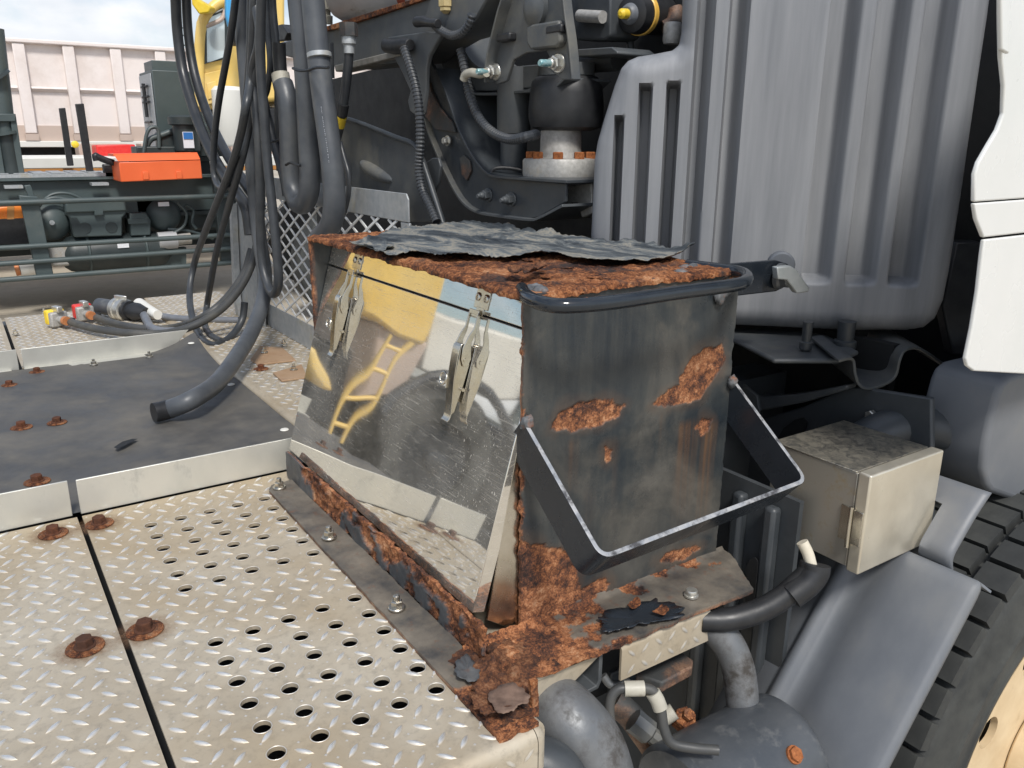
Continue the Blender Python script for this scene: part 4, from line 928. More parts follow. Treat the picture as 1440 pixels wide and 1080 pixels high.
part(frame, 'frame_bracket', MB().slab([(1.23, 1.061, 0.1831), (1.23, 1.026, 0.1949), (1.23, 0.9855, 0.1793), (1.23, 0.9753, 0.1504), (1.23, 0.9811, 0.1401), (1.23, 1.023, 0.134)], (0.008, 0, 0)), 'chassis_dusty', bevel=0.002)
# pressed bracket under the plastic panel
pf = [(1.02, 0.9221, 0.339), (1.02, 0.8595, 0.3255), (1.02, 0.7947, 0.3177)]
mb = MB().slab([(1.185, 1.09, 0.285), (1.171, 0.9961, 0.285), (1.119, 0.8686, 0.285), (1.214, 0.8072, 0.285), (1.294, 0.8243, 0.285), (1.356, 0.9384, 0.285), (1.312, 1.038, 0.285)], (0, 0, 0.009))
part(frame, 'panel_bracket', mb, 'chassis_dusty', bevel=0.004)
hat = spline([(1.164, 0.775, 0.307), (1.195, 0.775, 0.3062), (1.21, 0.775, 0.2979), (1.219, 0.775, 0.2756), (1.236, 0.775, 0.253), (1.266, 0.775, 0.2429), (1.308, 0.775, 0.2438), (1.333, 0.775, 0.2541), (1.339, 0.775, 0.283), (1.353, 0.775, 0.2979), (1.392, 0.775, 0.2976), (1.444, 0.775, 0.2773), (1.528, 0.775, 0.2349), (1.6, 0.775, 0.2066)], 5)
part(frame, 'hat_bracket', MB().ribbon([tuple(p) for p in hat], (0.10, 0.13, 0), 0.005), 'chassis_dusty', bevel=0.0012)
for c, r in (((1.21, 0.8742, 0.3066), 0.009), ((1.311, 0.8656, 0.2975), 0.016)):
    part(frame, 'rubber_mount', MB().lathe([(r*0.7, -0.03), (r*0.8, -0.012), (r*1.25, -0.008), (r*1.25, 0.004), (r*0.9, 0.006), (r, 0.04)], c, (0, 0, 1), 20), 'chassis')
bm_ = MB(); hexhead(bm_, (1.265, 0.7648, 0.1955), (-1, 0, 0), 0.010, 0.010)
part(frame, 'frame_bolt', bm_, 'zinc')
part(frame, 'intake_elbow', MB().tube(spline([(1.207, 0.7593, 0.1231), (1.233, 0.754, 0.1558), (1.277, 0.7322, 0.177), (1.323, 0.7029, 0.182), (1.366, 0.6689, 0.1683)], 8), 0.036, 20), 'chassis')
# wheel splash panel, slots, dark tubes below
part(frame, 'splash_panel', MB().slab([(1.005, 0.705, -0.75), (1.005, 1.25, -0.75), (1.005, 1.25, 0.12), (1.005, 0.705, 0.12)], (0.01, 0, 0)), 'chassis')
for y in (0.735, 0.80, 0.865):
    part(frame, 'splash_rib', MB().box(0.985, 1.006, y, y+0.022, -0.7, 0.10), 'chassis', bevel=0.006)
for q in ([(0.983, 0.7753, -0.0128), (0.983, 0.7695, 0.0014), (0.983, 0.7601, 0.0082), (0.983, 0.7539, 0.0035), (0.983, 0.7537, -0.074), (0.983, 0.7646, -0.0822), (0.983, 0.771, -0.0776)], [(0.983, 0.7879, -0.1324), (0.983, 0.7783, -0.1217), (0.983, 0.7746, -0.1415), (0.983, 0.7839, -0.1549), (0.983, 0.7906, -0.1504)]):
    part(frame, 'splash_slot', MB().slab(q, (0.001, 0, 0)), 'void')

# ================================================================== CAB SUSPENSION
sus = thing('cab_suspension', 'dark painted cab suspension crossbeam with air spring and damper behind the tool box', 'cab suspension', (1.08, 1.5, 0.45))
low = [(1, 1.917, 0.7788), (1, 1.89, 0.7248), (1, 1.85, 0.6494), (1, 1.795, 0.5837), (1, 1.735, 0.5281), (1, 1.686, 0.5015), (1, 1.632, 0.489), (1, 1.548, 0.4874), (1, 1.432, 0.4889), (1, 1.391, 0.4964), (1, 1.304, 0.532), (1, 1.303, 0.5673)]
upp = [(1, 1.317, 0.568), (1, 1.439, 0.5684), (1, 1.548, 0.5684), (1, 1.589, 0.5729), (1, 1.631, 0.5916), (1, 1.683, 0.6327), (1, 1.73, 0.6861), (1, 1.778, 0.7566), (1, 1.821, 0.8059), (1, 1.855, 0.8366)]
part(sus, 'crossbeam', MB().slab(low+upp, (0.007, 0, 0)), 'chassis', bevel=0.002)
def flange(name, pts, dx, t=0.006, mt='chassis_dusty'):
    return part(sus, name, MB().ribbon([tuple(p) for p in spline(pts, 4)], (dx, 0, 0), t), mt, bevel=0.001)
flange('beam_lower_flange', [(0.985, 1.852, 0.6989), (0.985, 1.829, 0.6577), (0.985, 1.772, 0.5895), (0.985, 1.712, 0.533), (0.985, 1.664, 0.5051), (0.985, 1.607, 0.493), (0.985, 1.525, 0.4914), (0.985, 1.411, 0.4927), (0.985, 1.371, 0.5001), (0.985, 1.295, 0.529)], 0.16)
flange('beam_upper_flange', [(0.985, 1.283, 0.5686), (0.985, 1.417, 0.5682), (0.985, 1.519, 0.5683), (0.985, 1.565, 0.5726), (0.985, 1.609, 0.5924), (0.985, 1.661, 0.6329), (0.985, 1.708, 0.6856), (0.985, 1.755, 0.7551), (0.985, 1.797, 0.8038)], 0.16, mt='chassis')
part(sus, 'beam_end_web', MB().slab([(1.06, 1.391, 0.5562), (1.06, 1.298, 0.5661), (1.06, 1.295, 0.5081), (1.06, 1.326, 0.4973), (1.06, 1.341, 0.5261), (1.06, 1.37, 0.5243), (1.06, 1.388, 0.5012)], (0.01, 0, 0)), 'cast', bevel=0.002)
up2 = [(1.07, 1.99, 0.8839), (1.07, 1.954, 0.8441), (1.07, 1.912, 0.803), (1.07, 1.863, 0.7772), (1.07, 1.801, 0.7615), (1.07, 1.686, 0.7551), (1.07, 1.543, 0.755), (1.07, 1.453, 0.7567), (1.07, 1.409, 0.7736), (1.07, 1.418, 0.7984), (1.07, 1.544, 0.8011), (1.07, 1.656, 0.8023), (1.07, 1.729, 0.8068), (1.07, 1.78, 0.835), (1.07, 1.819, 0.882), (1.07, 1.844, 0.9269)]
part(sus, 'upper_beam', MB().slab(up2, (0.008, 0, 0)), 'chassis_dusty', bevel=0.002)
flange('upper_beam_flange', [(1.05, 1.961, 0.8768), (1.05, 1.925, 0.8377), (1.05, 1.883, 0.7972), (1.05, 1.831, 0.7718), (1.05, 1.768, 0.7562), (1.05, 1.655, 0.7501), (1.05, 1.514, 0.7502), (1.05, 1.425, 0.7519), (1.05, 1.383, 0.7687)], 0.12)
flange('upper_beam_lip', [(1.05, 1.817, 0.9178), (1.05, 1.788, 0.8734), (1.05, 1.747, 0.8285), (1.05, 1.697, 0.8053), (1.05, 1.649, 0.8023)], 0.12)
part(sus, 'rust_stain_plate', MB().slab([(0.992, 1.859, 0.8079), (0.992, 1.829, 0.7584), (0.992, 1.796, 0.7221), (0.992, 1.73, 0.686), (0.992, 1.717, 0.6639), (0.992, 1.812, 0.6708), (0.992, 1.861, 0.7009)], (0.006, 0, 0)), 'steel_rusting', bevel=0.001)
part(sus, 'rusty_knuckle', MB().slab([(0.994, 1.703, 0.6072), (0.994, 1.683, 0.6139), (0.994, 1.658, 0.6019), (0.994, 1.652, 0.5801), (0.994, 1.671, 0.5573), (0.994, 1.694, 0.5691)], (0.005, 0, 0)), 'steel_rusting', bevel=0.001)
# A-shaped mount
am = [(0.985, 1.483, 0.9662), (0.985, 1.506, 0.9176), (0.985, 1.525, 0.8879), (0.985, 1.566, 0.8095), (0.985, 1.572, 0.7647), (0.985, 1.525, 0.7596), (0.985, 1.492, 0.7636), (0.985, 1.467, 0.8027), (0.985, 1.422, 0.8126), (0.985, 1.355, 0.8114), (0.985, 1.339, 0.7939), (0.985, 1.345, 0.7766), (0.985, 1.304, 0.7567), (0.985, 1.276, 0.7552), (0.985, 1.292, 0.8296), (0.985, 1.304, 0.8693), (0.985, 1.319, 0.9425)]
part(sus, 'mount_plate', MB().slab(am, (0.007, 0, 0)), 'chassis_dusty', bevel=0.0015)
flange('mount_flange', [(0.96, 1.451, 0.9589), (0.96, 1.473, 0.9114), (0.96, 1.491, 0.8825), (0.96, 1.529, 0.8057), (0.96, 1.535, 0.762)], 0.05, 0.005)
flange('mount_flange', [(0.972, 1.259, 0.7538), (0.972, 1.272, 0.8174), (0.972, 1.286, 0.8664), (0.972, 1.302, 0.9386)], 0.02, 0.004)
part(sus, 'mount_pad', MB().slab([(0.968, 1.379, 0.8587), (0.968, 1.296, 0.8576), (0.968, 1.29, 0.8211), (0.968, 1.301, 0.8123), (0.968, 1.383, 0.8138), (0.968, 1.397, 0.8277), (0.968, 1.398, 0.8556)], (0.02, 0, 0)), 'chassis_dusty', bevel=0.004)
part(sus, 'mount_bush', MB().lathe([(0.034, 0.0), (0.034, 0.010), (0.026, 0.014), (0.020, 0.020), (0.010, 0.022)], (0.985, 1.385, 0.8881), (-1, 0, 0), 24), 'chassis_dusty')
for p in [(0.985, 1.48, 0.845), (0.985, 1.311, 0.8435)]:
    part(sus, 'rubber_stop', MB().obox((p[0]-0.008, p[1], p[2]), (0.010, 0, 0), (0, 0.024, 0), (0, 0, 0.008)), 'black', bevel=0.004)
def stud(c, mt='zinc', r=0.0135, l=0.028):
    mb = MB(); mb.lathe([(r*1.25, 0), (r*1.3, 0.002), (r*1.2, 0.004)], c, (-1, -0.15, -0.05), 24)
    nut = part(sus, 'flange_nut', mb, mt)
    n2 = MB(); hexhead(n2, V(c)+V((-0.003, 0, 0)), (-1, -0.15, -0.05), r, 0.014); part(nut, 'hex', n2, mt)
    n3 = MB(); n3.lathe([(r*0.68, 0.015), (r*0.68, 0.024), (r*0.55, 0.026)], c, (-1, -0.15, -0.05), 16); part(nut, 'collar', n3, mt)
    n4 = MB(); n4.lathe([(r*0.48, 0.02), (r*0.48, 0.02+l), (r*0.36, 0.023+l)], c, (-1, -0.15, -0.05), 14); part(nut, 'stud', n4, 'teal' if mt == 'zinc' else mt)
M['teal'] = mat_wear('teal_thread_lock', (0.10, 0.30, 0.33), (0.40, 0.52, 0.52), 0.35, 0.3, 120)
for c in [(0.984, 1.531, 0.7836), (0.984, 1.312, 0.7858)]: stud(c)
for c in [(0.998, 1.583, 0.5301), (0.998, 1.489, 0.5264)]: stud(c, 'chassis_dusty', 0.0115, 0.010)
nb = MB(); hexhead(nb, (0.99, 1.751, 0.6449), (-1, -0.1, 0), 0.0085, 0.012); nb.lathe([(0.012, 0), (0.012, 0.003)], (0.992, 1.751, 0.6449), (-1, -0.1, 0), 18)
part(sus, 'zinc_bolt', nb, 'zinc')
# air spring on its pedestal
ac = V((1.098, 1.452, 0.585)); ax, ay = ac.x, ac.y
part(sus, 'air_spring', MB().lathe([(0.055, 0.715-0.0), (0.074, 0.722), (0.079, 0.738), (0.0795, 0.760), (0.077, 0.79), (0.074, 0.812), (0.064, 0.822), (0.04, 0.823)], (ax+0.012, ay, -0.048), (0, 0, 1), 40), 'black')
part(sus, 'spring_top_plate', MB().lathe([(0.058, 0.776), (0.058, 0.800)], (ax+0.012, ay, 0.0), (0, 0, 1), 32), 'chassis_dusty')
part(sus, 'pedestal', MB().lathe([(0.047, 0.612), (0.044, 0.630), (0.043, 0.668), (0.045, 0.680)], (ax, ay, 0), (0, 0, 1), 32), 'cast')
part(sus, 'pedestal_flange', MB().lathe([(0.080, 0.573), (0.081, 0.578), (0.081, 0.606), (0.078, 0.610), (0.046, 0.613)], (ax, ay, 0), (0, 0, 1), 40), 'cast')
for a in (185, 228, 270, 312, 355, 20, 150):
    hb_ = MB(); hexhead(hb_, (ax+0.064*math.cos(R(a)), ay+0.064*math.sin(R(a)), 0.6105), (0, 0, 1), 0.0115, 0.014)
    part(sus, 'rusty_bolt', hb_, 'bolt_rust_bright')
# damper
dc = V((1.071, 1.592, 0.6428))
part(sus, 'damper_tube', MB().lathe([(0.030, 0.52), (0.030, 0.664), (0.028, 0.666)], (dc.x, dc.y, 0), (0, 0, 1), 28), 'chassis')
part(sus, 'damper_cover', MB().lathe([(0.037, 0.662), (0.0375, 0.668), (0.0375, 0.80)], (dc.x, dc.y, 0), (0, 0, 1), 28), 'chassis_dusty')
part(sus, 'damper_seat', MB().tube(spline([(0.9945, 1.568, 0.5738), (1.002, 1.568, 0.5858), (1.023, 1.554, 0.5889), (1.054, 1.531, 0.5831), (1.066, 1.52, 0.5742)], 4), 0.004, 8), 'black')
# box shaped cross member and dark tube to the right of the mount
part(sus, 'top_cross_member', MB().slab([(1.15, 1.505, 0.9728), (1.15, 1.501, 0.8646), (1.15, 1.485, 0.852), (1.15, 1.382, 0.8431), (1.15, 1.365, 0.8496), (1.15, 1.371, 0.9542)], (0.08, 0, 0)), 'chassis', bevel=0.004)
part(sus, 'top_cross_rail', MB().slab([(1.1, 1.429, 0.8251), (1.1, 1.3, 0.8201), (1.1, 1.283, 0.8112), (1.1, 1.282, 0.8061), (1.1, 1.419, 0.8108)], (0.10, 0, 0)), 'chassis_dusty', bevel=0.002)
part(sus, 'grey_spacer', MB().tube([(1.14, 1.453, 0.895), (1.14, 1.377, 0.8842)], 0.012, 16), 'cast')
part(sus, 'dark_tube', MB().tube([(1.18, 1.537, 0.809), (1.18, 1.371, 0.8063)], 0.022, 16), 'chassis')

# ================================================================== OVERHEAD TRAY AND BRACKETS
tray = thing('overhead_crossmember', 'dusty underside of the overhead crossmember above the hanging hoses', 'crossmember', (0.98, 2.1, 0.85))
part(tray, 'crossmember_plate', MB().slab([(0.95, 2.769, 0.9418), (0.95, 2.463, 0.9353), (0.95, 2.3, 0.9423), (0.95, 1.963, 0.9444), (0.95, 1.762, 0.9484), (0.95, 1.635, 0.9711), (0.95, 1.496, 0.9645), (0.95, 1.496, 0.9288), (0.95, 1.556, 0.8832), (0.95, 1.614, 0.8671), (0.95, 1.694, 0.8631), (0.95, 1.802, 0.8424), (0.95, 1.858, 0.8247), (0.95, 2.078, 0.8294), (0.95, 2.255, 0.8334), (0.95, 2.42, 0.8551), (0.95, 2.744, 0.9017)], (0.10, 0, 0)), 'chassis_dusty', bevel=0.004)
part(tray, 'rusty_lip', MB().slab([(0.94, 2.352, 0.9467), (0.94, 2.001, 0.9511), (0.94, 1.757, 0.9526), (0.94, 1.744, 0.9452), (0.94, 1.942, 0.9398), (0.94, 2.276, 0.934), (0.94, 2.349, 0.9354)], (0.02, 0, 0)), 'rust', bevel=0.001)
part(tray, 'hanger_bracket', MB().slab([(0.935, 1.937, 0.8837), (0.935, 1.738, 0.8777), (0.935, 1.667, 0.8682), (0.935, 1.7, 0.8482), (0.935, 1.731, 0.8272), (0.935, 1.745, 0.8014), (0.935, 1.752, 0.7502), (0.935, 1.768, 0.7044), (0.935, 1.8, 0.7003), (0.935, 1.832, 0.7121), (0.935, 1.841, 0.7347), (0.935, 1.825, 0.7563), (0.935, 1.863, 0.796), (0.935, 1.899, 0.8299), (0.935, 1.936, 0.8421)], (0.012, 0, 0)), 'chassis_dusty', bevel=0.003)
part(tray, 'underside_channel', MB().slab([(0.93, 2.266, 0.8404), (0.93, 2.032, 0.8455), (0.93, 1.871, 0.8496), (0.93, 1.865, 0.8367), (0.93, 2.034, 0.8289), (0.93, 2.258, 0.8235)], (0.05, 0, 0)), 'off_white_dirty', bevel=0.002)
part(tray, 'brass_nut', MB().lathe([(0.016, 0.0), (0.016, 0.016), (0.013, 0.018), (0.013, 0.024), (0.006, 0.03)], (0.945, 1.667, 0.9363), (0, 0, -1), 6), mat_wear('brass_fitting', (0.55, 0.42, 0.20), (0.68, 0.55, 0.30), 0.35, 0.7, 50))
part(tray, 'plug_body', MB().tube([(0.92, 1.911, 0.8616), (0.92, 1.866, 0.8548), (0.92, 1.814, 0.8537), (0.92, 1.79, 0.8532)], lambda t: 0.0165 if t < 0.7 else 0.012, 18), 'black', bevel=0.001)
part(tray, 'sensor_plug', MB().tube([(0.92, 1.756, 0.8973), (0.92, 1.722, 0.8953), (0.92, 1.696, 0.8898), (0.92, 1.658, 0.8846)], lambda t: 0.0115 if t < 0.6 else 0.009, 14), 'black', bevel=0.001)
tank2 = MB().lathe([(0.02, -0.17), (0.085, -0.16), (0.098, -0.14), (0.098, 0.25), (0.09, 0.27), (0.02, 0.28)], (1.092, 2.248, 1.07), (0.72, -0.66, 0.06), 36)
air = single('grey_cylinder', tank2, mat_wear('light_grey_cylinder_paint', (0.36, 0.36, 0.37), (0.50, 0.49, 0.49), 0.4, 0, 10, (0.20, 0.15, 0.11), 16, 0.6, 0.76), 'pale grey cylinder with a rust red stripe lying on the overhead crossmember', 'cylinder')
part(air, 'red_stripe', MB().lathe([(0.0985, 0.0), (0.099, 0.0), (0.099, 0.022), (0.0985, 0.022)], V((1.092, 2.248, 1.07))+V((0.72, -0.66, 0.06)).normalized()*0.04, (0.72, -0.66, 0.06), 36), mat_wear('rust_red_stripe', (0.30, 0.06, 0.035), (0.38, 0.09, 0.05), 0.5, 0, 20))
for k_, (a, b, r1) in enumerate((((458,30), (458,-12), 0.017), ((477,18), (480,-15), 0.015))):
    p0, p1 = V((1, 2.484, 0.9717)), V((1, 2.469, 1.065))
    if k_: p0, p1 = V((1, 2.365, 0.982)), V((1, 2.35, 1.05))
    L_ = (p1-p0).length
    part(tray, 'pipe_fitting', MB().lathe([(r1*1.2, 0), (r1*1.2, L_*0.25), (r1*0.85, L_*0.27), (r1*0.85, L_*0.42), (r1*1.3, L_*0.44), (r1*1.3, L_*0.72), (r1*0.9, L_*0.74), (r1*0.9, L_)], tuple(p0), tuple(p1-p0), 12), 'ivory' if not k_ else 'bolt_rust_bright')
part(tray, 'black_bracket', MB().slab([(1, 2.976, 1.012), (1, 2.867, 1.01), (1, 2.818, 0.9793), (1, 2.85, 0.9604), (1, 2.965, 0.9659)], (0.03, 0, 0)), 'black', bevel=0.002)

pan = thing('frame_gusset', 'scuffed dark pressed frame gusset standing behind the mesh guard', 'gusset', (0.93, 1.9, 0.5))
gp = [(0.93, 2.265, 0.7031), (0.93, 2.139, 0.6902), (0.93, 1.903, 0.6507), (0.93, 1.82, 0.6379), (0.93, 1.784, 0.6221), (0.93, 1.764, 0.6), (0.93, 1.725, 0.5436), (0.93, 1.674, 0.4665), (0.93, 1.903, 0.4476), (0.93, 2.169, 0.4491), (0.93, 2.326, 0.4376)]
part(pan, 'pressing', MB().slab(gp, (0.01, 0, 0)), 'chassis_dusty', bevel=0.003)
part(pan, 'rolled_edge', MB().tube(spline([(0.925, 2.253, 0.7047), (0.925, 2.128, 0.6918), (0.925, 1.892, 0.6523), (0.925, 1.81, 0.6396), (0.925, 1.775, 0.6239), (0.925, 1.755, 0.6003), (0.925, 1.716, 0.5441), (0.925, 1.659, 0.4584)], 5), 0.0065, 12), 'chassis', bevel=0)
part(pan, 'pressed_rib', MB().tube(spline([(0.931, 2.117, 0.5881), (0.931, 2.063, 0.5731), (0.931, 1.999, 0.5591), (0.931, 1.929, 0.5478)], 5), lambda t: 0.004+0.015*math.sin(math.pi*min(1, max(0, t)))**0.6, 14), 'chassis_dusty')
part(pan, 'ear', MB().slab([(0.95, 1.795, 0.5925), (0.95, 1.752, 0.6065), (0.95, 1.725, 0.6071), (0.95, 1.715, 0.5883), (0.95, 1.727, 0.5527), (0.95, 1.756, 0.5186), (0.95, 1.784, 0.5403)], (0.008, 0, 0)), 'chassis', bevel=0.002)

acc = thing('accumulator', 'black cylinder with a yellow band and yellow tip hanging beside the plastic panel', 'accumulator', (1.231, 1.347, 0.8908))
a0, a1 = V((1.146, 1.328, 0.8858)), V((1.31, 1.373, 0.8997)); da = (a1-a0); La = da.length
part(acc, 'body', MB().lathe([(0.020, 0.17*La), (0.034, 0.21*La), (0.037, 0.30*La), (0.0385, 0.40*La), (0.0385, 0.86*La), (0.030, 1.0*La), (0.012, 1.02*La)], tuple(a0), tuple(da), 30), 'black')
part(acc, 'yellow_band', MB().lathe([(0.0385, 0.36*La), (0.0400, 0.37*La), (0.0400, 0.44*La), (0.0385, 0.45*La)], tuple(a0), tuple(da), 30), 'yellow_band')
part(acc, 'collar', MB().lathe([(0.013, 0.10*La), (0.017, 0.12*La), (0.021, 0.18*La), (0.021, 0.22*La)], tuple(a0), tuple(da), 24), 'guard_plastic')
part(acc, 'yellow_tip', MB().lathe([(0.004, -0.03*La), (0.0095, 0.0), (0.0095, 0.12*La)], tuple(a0), tuple(da), 16), 'yellow')
part(acc, 'rusty_hanger', MB().tube(spline([(1.254, 1.323, 0.8661), (1.27, 1.315, 0.8744), (1.279, 1.316, 0.8938), (1.279, 1.32, 0.9049)], 5), 0.016, 12), 'steel_rusting')
part(acc, 'hanger_sleeve', MB().lathe([(0.016, 0), (0.0185, 0.006), (0.0185, 0.034), (0.015, 0.04)], (1.248, 1.29, 0.8335), (0.02, 0.0, 1), 18), 'cast')
part(acc, 'oil_pipe', MB().tube(spline([(1.21, 1.405, 0.8736), (1.214, 1.398, 0.8595), (1.222, 1.386, 0.8426), (1.218, 1.38, 0.8172), (1.208, 1.38, 0.7973)], 5), 0.008, 10), 'chassis')

# ================================================================== RIBBED PLASTIC PANEL
TP, TT, TN = V((1.235, 0.977, 0)), V((0.713, -0.701, 0)), V((-0.701, -0.713, 0))
out = [(-0.1964, 0.9569), (-0.1933, 0.8909), (-0.1922, 0.8347), (-0.1956, 0.8119), (-0.206, 0.8028), (-0.2375, 0.7974), (-0.2682, 0.7931), (-0.2841, 0.7863), (-0.2961, 0.7735), (-0.3074, 0.7426), (-0.3232, 0.6882), (-0.3345, 0.6449), (-0.3387, 0.6135), (-0.3394, 0.556), (-0.3409, 0.4773), (-0.3383, 0.355), (-0.3071, 0.3284), (-0.2384, 0.3147), (-0.1046, 0.3098), (0.0252, 0.3077), (0.151, 0.3083), (0.2484, 0.3131), (0.2777, 0.3198), (0.2953, 0.339), (0.3043, 0.3744), (0.3062, 0.4254), (0.3061, 0.5784), (0.3038, 0.7501), (0.3034, 0.8475), (0.3009, 0.941)]
poly = [(p[0], p[1]) for p in out]
dense = []
for i in range(len(poly)):
    a, b = poly[i], poly[(i+1) % len(poly)]
    dense.append(a)
ss, zz = np.meshgrid(np.arange(-0.46, 0.40, 0.0032), np.arange(0.30, 1.02, 0.0036), indexing='ij')
sd = sd_poly(ss.ravel(), zz.ravel(), dense).reshape(ss.shape)
def grv(s, a, b, wl, wr, d, zlo=-9, zhi=9, zr=0.012):
    m = np.clip((s-a)/wl, 0, 1)*np.clip((b-s)/wr, 0, 1)
    e = np.clip((zz-zlo)/zr, 0, 1)*np.clip((zhi-zz)/zr, 0, 1)
    return d*m*e
def TS(p): return p[0]
S = lambda lst: [p[0] for p in lst]
zb = [p[1] for p in [(0.08, 0.3994), (0.156, 0.3996), (0.2284, 0.3997)]]
dep = np.zeros(ss.shape)
r1 = S([(0.0487, 0.6471), (0.1016, 0.6474), (0.1249, 0.6475), (0.1791, 0.6478), (0.1986, 0.6479), (0.2506, 0.6482)])
for q in range(3): dep = np.maximum(dep, grv(ss, r1[2*q], r1[2*q+1], 0.006, 0.019, 0.040, zb[q]))
l1 = S([(-0.1689, 0.6458), (-0.1366, 0.646), (-0.1143, 0.6461), (-0.08, 0.6463)])
for q in range(2): dep = np.maximum(dep, grv(ss, l1[2*q], l1[2*q+1], 0.006, 0.016, 0.042, 0.33))
s1 = S([(-0.3027, 0.5949), (-0.2859, 0.5951), (-0.2613, 0.5954), (-0.2381, 0.5956), (-0.2126, 0.5959), (-0.1884, 0.5962)]); zt = [p[1] for p in [(-0.2951, 0.6919), (-0.2534, 0.7447), (-0.2051, 0.7479)]]
for q in range(3): dep = np.maximum(dep, grv(ss, s1[2*q], s1[2*q+1], 0.003, 0.004, 0.055, 0.38, zt[q], 0.008))
Rr = 0.040
e = np.clip(sd, 0, Rr)
dep = dep*np.clip(sd/0.03, 0, 1)+(Rr-np.sqrt(np.maximum(0, Rr*Rr-(Rr-e)**2)))
dep += 0.0025*np.sin(ss*9+1)+0.0012*np.sin(ss*31+zz*4)
keepv = sd > 0
ins = keepv[:-1, :-1] | keepv[1:, :-1] | keepv[:-1, 1:] | keepv[1:, 1:]
used = np.zeros(ss.shape, bool)
for a, b in ((0, 0), (1, 0), (0, 1), (1, 1)): used[a:used.shape[0]-1+a, b:used.shape[1]-1+b] |= ins
sx, sz = ss.copy(), zz.copy()
for i, j in zip(*np.where(used & ~keepv)):
    best = 1e9
    for q in range(len(dense)):
        ax_, az_ = dense[q]; bx_, bz_ = dense[(q+1) % len(dense)]
        ex, ez = bx_-ax_, bz_-az_
        t = min(1, max(0, ((ss[i, j]-ax_)*ex+(zz[i, j]-az_)*ez)/(ex*ex+ez*ez+1e-12)))
        dd = (ss[i, j]-ax_-t*ex)**2+(zz[i, j]-az_-t*ez)**2
        if dd < best: best = dd; sx[i, j], sz[i, j] = ax_+t*ex, az_+t*ez
idx = -np.ones(ss.shape, int); mb = MB()
for i, j in zip(*np.where(used)):
    idx[i, j] = len(mb.v); p = TP+TT*float(sx[i, j])-TN*float(dep[i, j]); mb.v.append((p.x, p.y, float(sz[i, j])))
for i, j in zip(*np.where(ins)): mb.f.append((int(idx[i, j]), int(idx[i+1, j]), int(idx[i+1, j+1]), int(idx[i, j+1])))
panel = thing('plastic_panel', 'large ribbed grey plastic panel between the tool box and the white cab', 'plastic panel', (1.235, 0.977, 0.33))
me = mesh_from('moulding', mb, ORG[panel.name], 60)
bm = bmesh.new(); bm.from_mesh(me)
ed = [e_ for e_ in bm.edges if e_.is_boundary]
ret = bmesh.ops.extrude_edge_only(bm, edges=ed)
bmesh.ops.translate(bm, vec=tuple(TN*-0.17), verts=[g_ for g_ in ret['geom'] if isinstance(g_, bmesh.types.BMVert)])
bmesh.ops.recalc_face_normals(bm, faces=bm.faces); bm.to_mesh(me); bm.free(); me.shade_smooth(); me.set_sharp_from_angle(angle=R(60))
put('moulding', me, 'tank', panel)
for q in [(1.129, 0.8806, 0.4522)]:
    part(panel, 'round_boss', MB().lathe([(0.022, -0.01), (0.022, 0.008), (0.019, 0.011)], q, tuple(TN), 24), 'guard_plastic')

# ================================================================== CAB, FENDER, MUDGUARD
cab = thing('truck_cab', 'white truck cab side at the right with black gap behind it', 'truck cab', (1.6, 0.52, 0.33))
def side(name, pts, mt='white', y=0.52, t=0.006, bevel=0.002, parent=cab):
    return part(parent, name, MB().slab(pts, (0, t, 0)), mt, bevel=bevel, seg=3)
side('rear_panel', [(0.9699, 0.52, 0.8798), (1.005, 0.52, 0.7784), (1.019, 0.52, 0.7422), (1.036, 0.52, 0.7123), (1.045, 0.52, 0.6812), (1.038, 0.52, 0.6635), (1.022, 0.52, 0.645), (1.007, 0.52, 0.6267), (1.003, 0.52, 0.613), (1.012, 0.52, 0.5809)]+[(3.2, 0.52, 0.585), (3.2, 0.52, 1.6)])
side('waist_panel', [(1.012, 0.52, 0.5792), (1.023, 0.52, 0.5603), (1.047, 0.52, 0.5368)]+[(3.2, 0.52, 0.536), (3.2, 0.52, 0.582)])
side('lower_panel', [(1.05, 0.52, 0.5341), (1.051, 0.52, 0.5139), (1.056, 0.52, 0.469), (1.057, 0.52, 0.4231), (1.054, 0.52, 0.3813), (1.061, 0.52, 0.3708), (1.08, 0.52, 0.3612), (1.221, 0.52, 0.3355)]+[(3.2, 0.52, 0.335), (3.2, 0.52, 0.530)])
side('door_trim', [(0.9579, 0.512, 0.8634), (1.001, 0.512, 0.748), (1.019, 0.512, 0.7446), (0.9805, 0.512, 0.8662)], bevel=0.002, t=0.006)
part(cab, 'rear_wall', MB().box(1.78, 1.80, 0.545, 3.3, 0.34, 1.6), 'void')  # coloured near-black to give the shade in the gap behind the plastic panel
part(cab, 'bellows_panel', MB().slab([(1.597, 0.8514, 0.3378), (1.64, 0.8663, 0.4593), (1.681, 0.8389, 0.4596), (1.657, 0.8164, 0.3516), (1.621, 0.8018, 0.2437), (1.599, 0.8159, 0.2435)], (0.02, 0.03, 0)), 'black', bevel=0.004)
fen = thing('wheel_arch', 'smooth grey plastic wheel arch under the white cab panel', 'wheel arch', (1.15, 0.6, 0.2))
W = V((1.538, 0, -0.443))
fo = [(1.504, 0.6, 0.0312), (1.373, 0.6, 0.0855), (1.354, 0.6, 0.1017), (1.331, 0.6, 0.1374), (1.325, 0.6, 0.1759), (1.327, 0.6, 0.2241), (1.335, 0.6, 0.2644), (1.344, 0.6, 0.283), (1.366, 0.6, 0.2901), (1.407, 0.6, 0.2896)]+[(1.90, 0.6, 0.290), (1.90, 0.6, 0.09)]
part(fen, 'arch_moulding', MB().slab([(p[0], 0.60, p[2]) for p in fo], (0, 0.115, 0)), 'fender', bevel=0.010, seg=4)

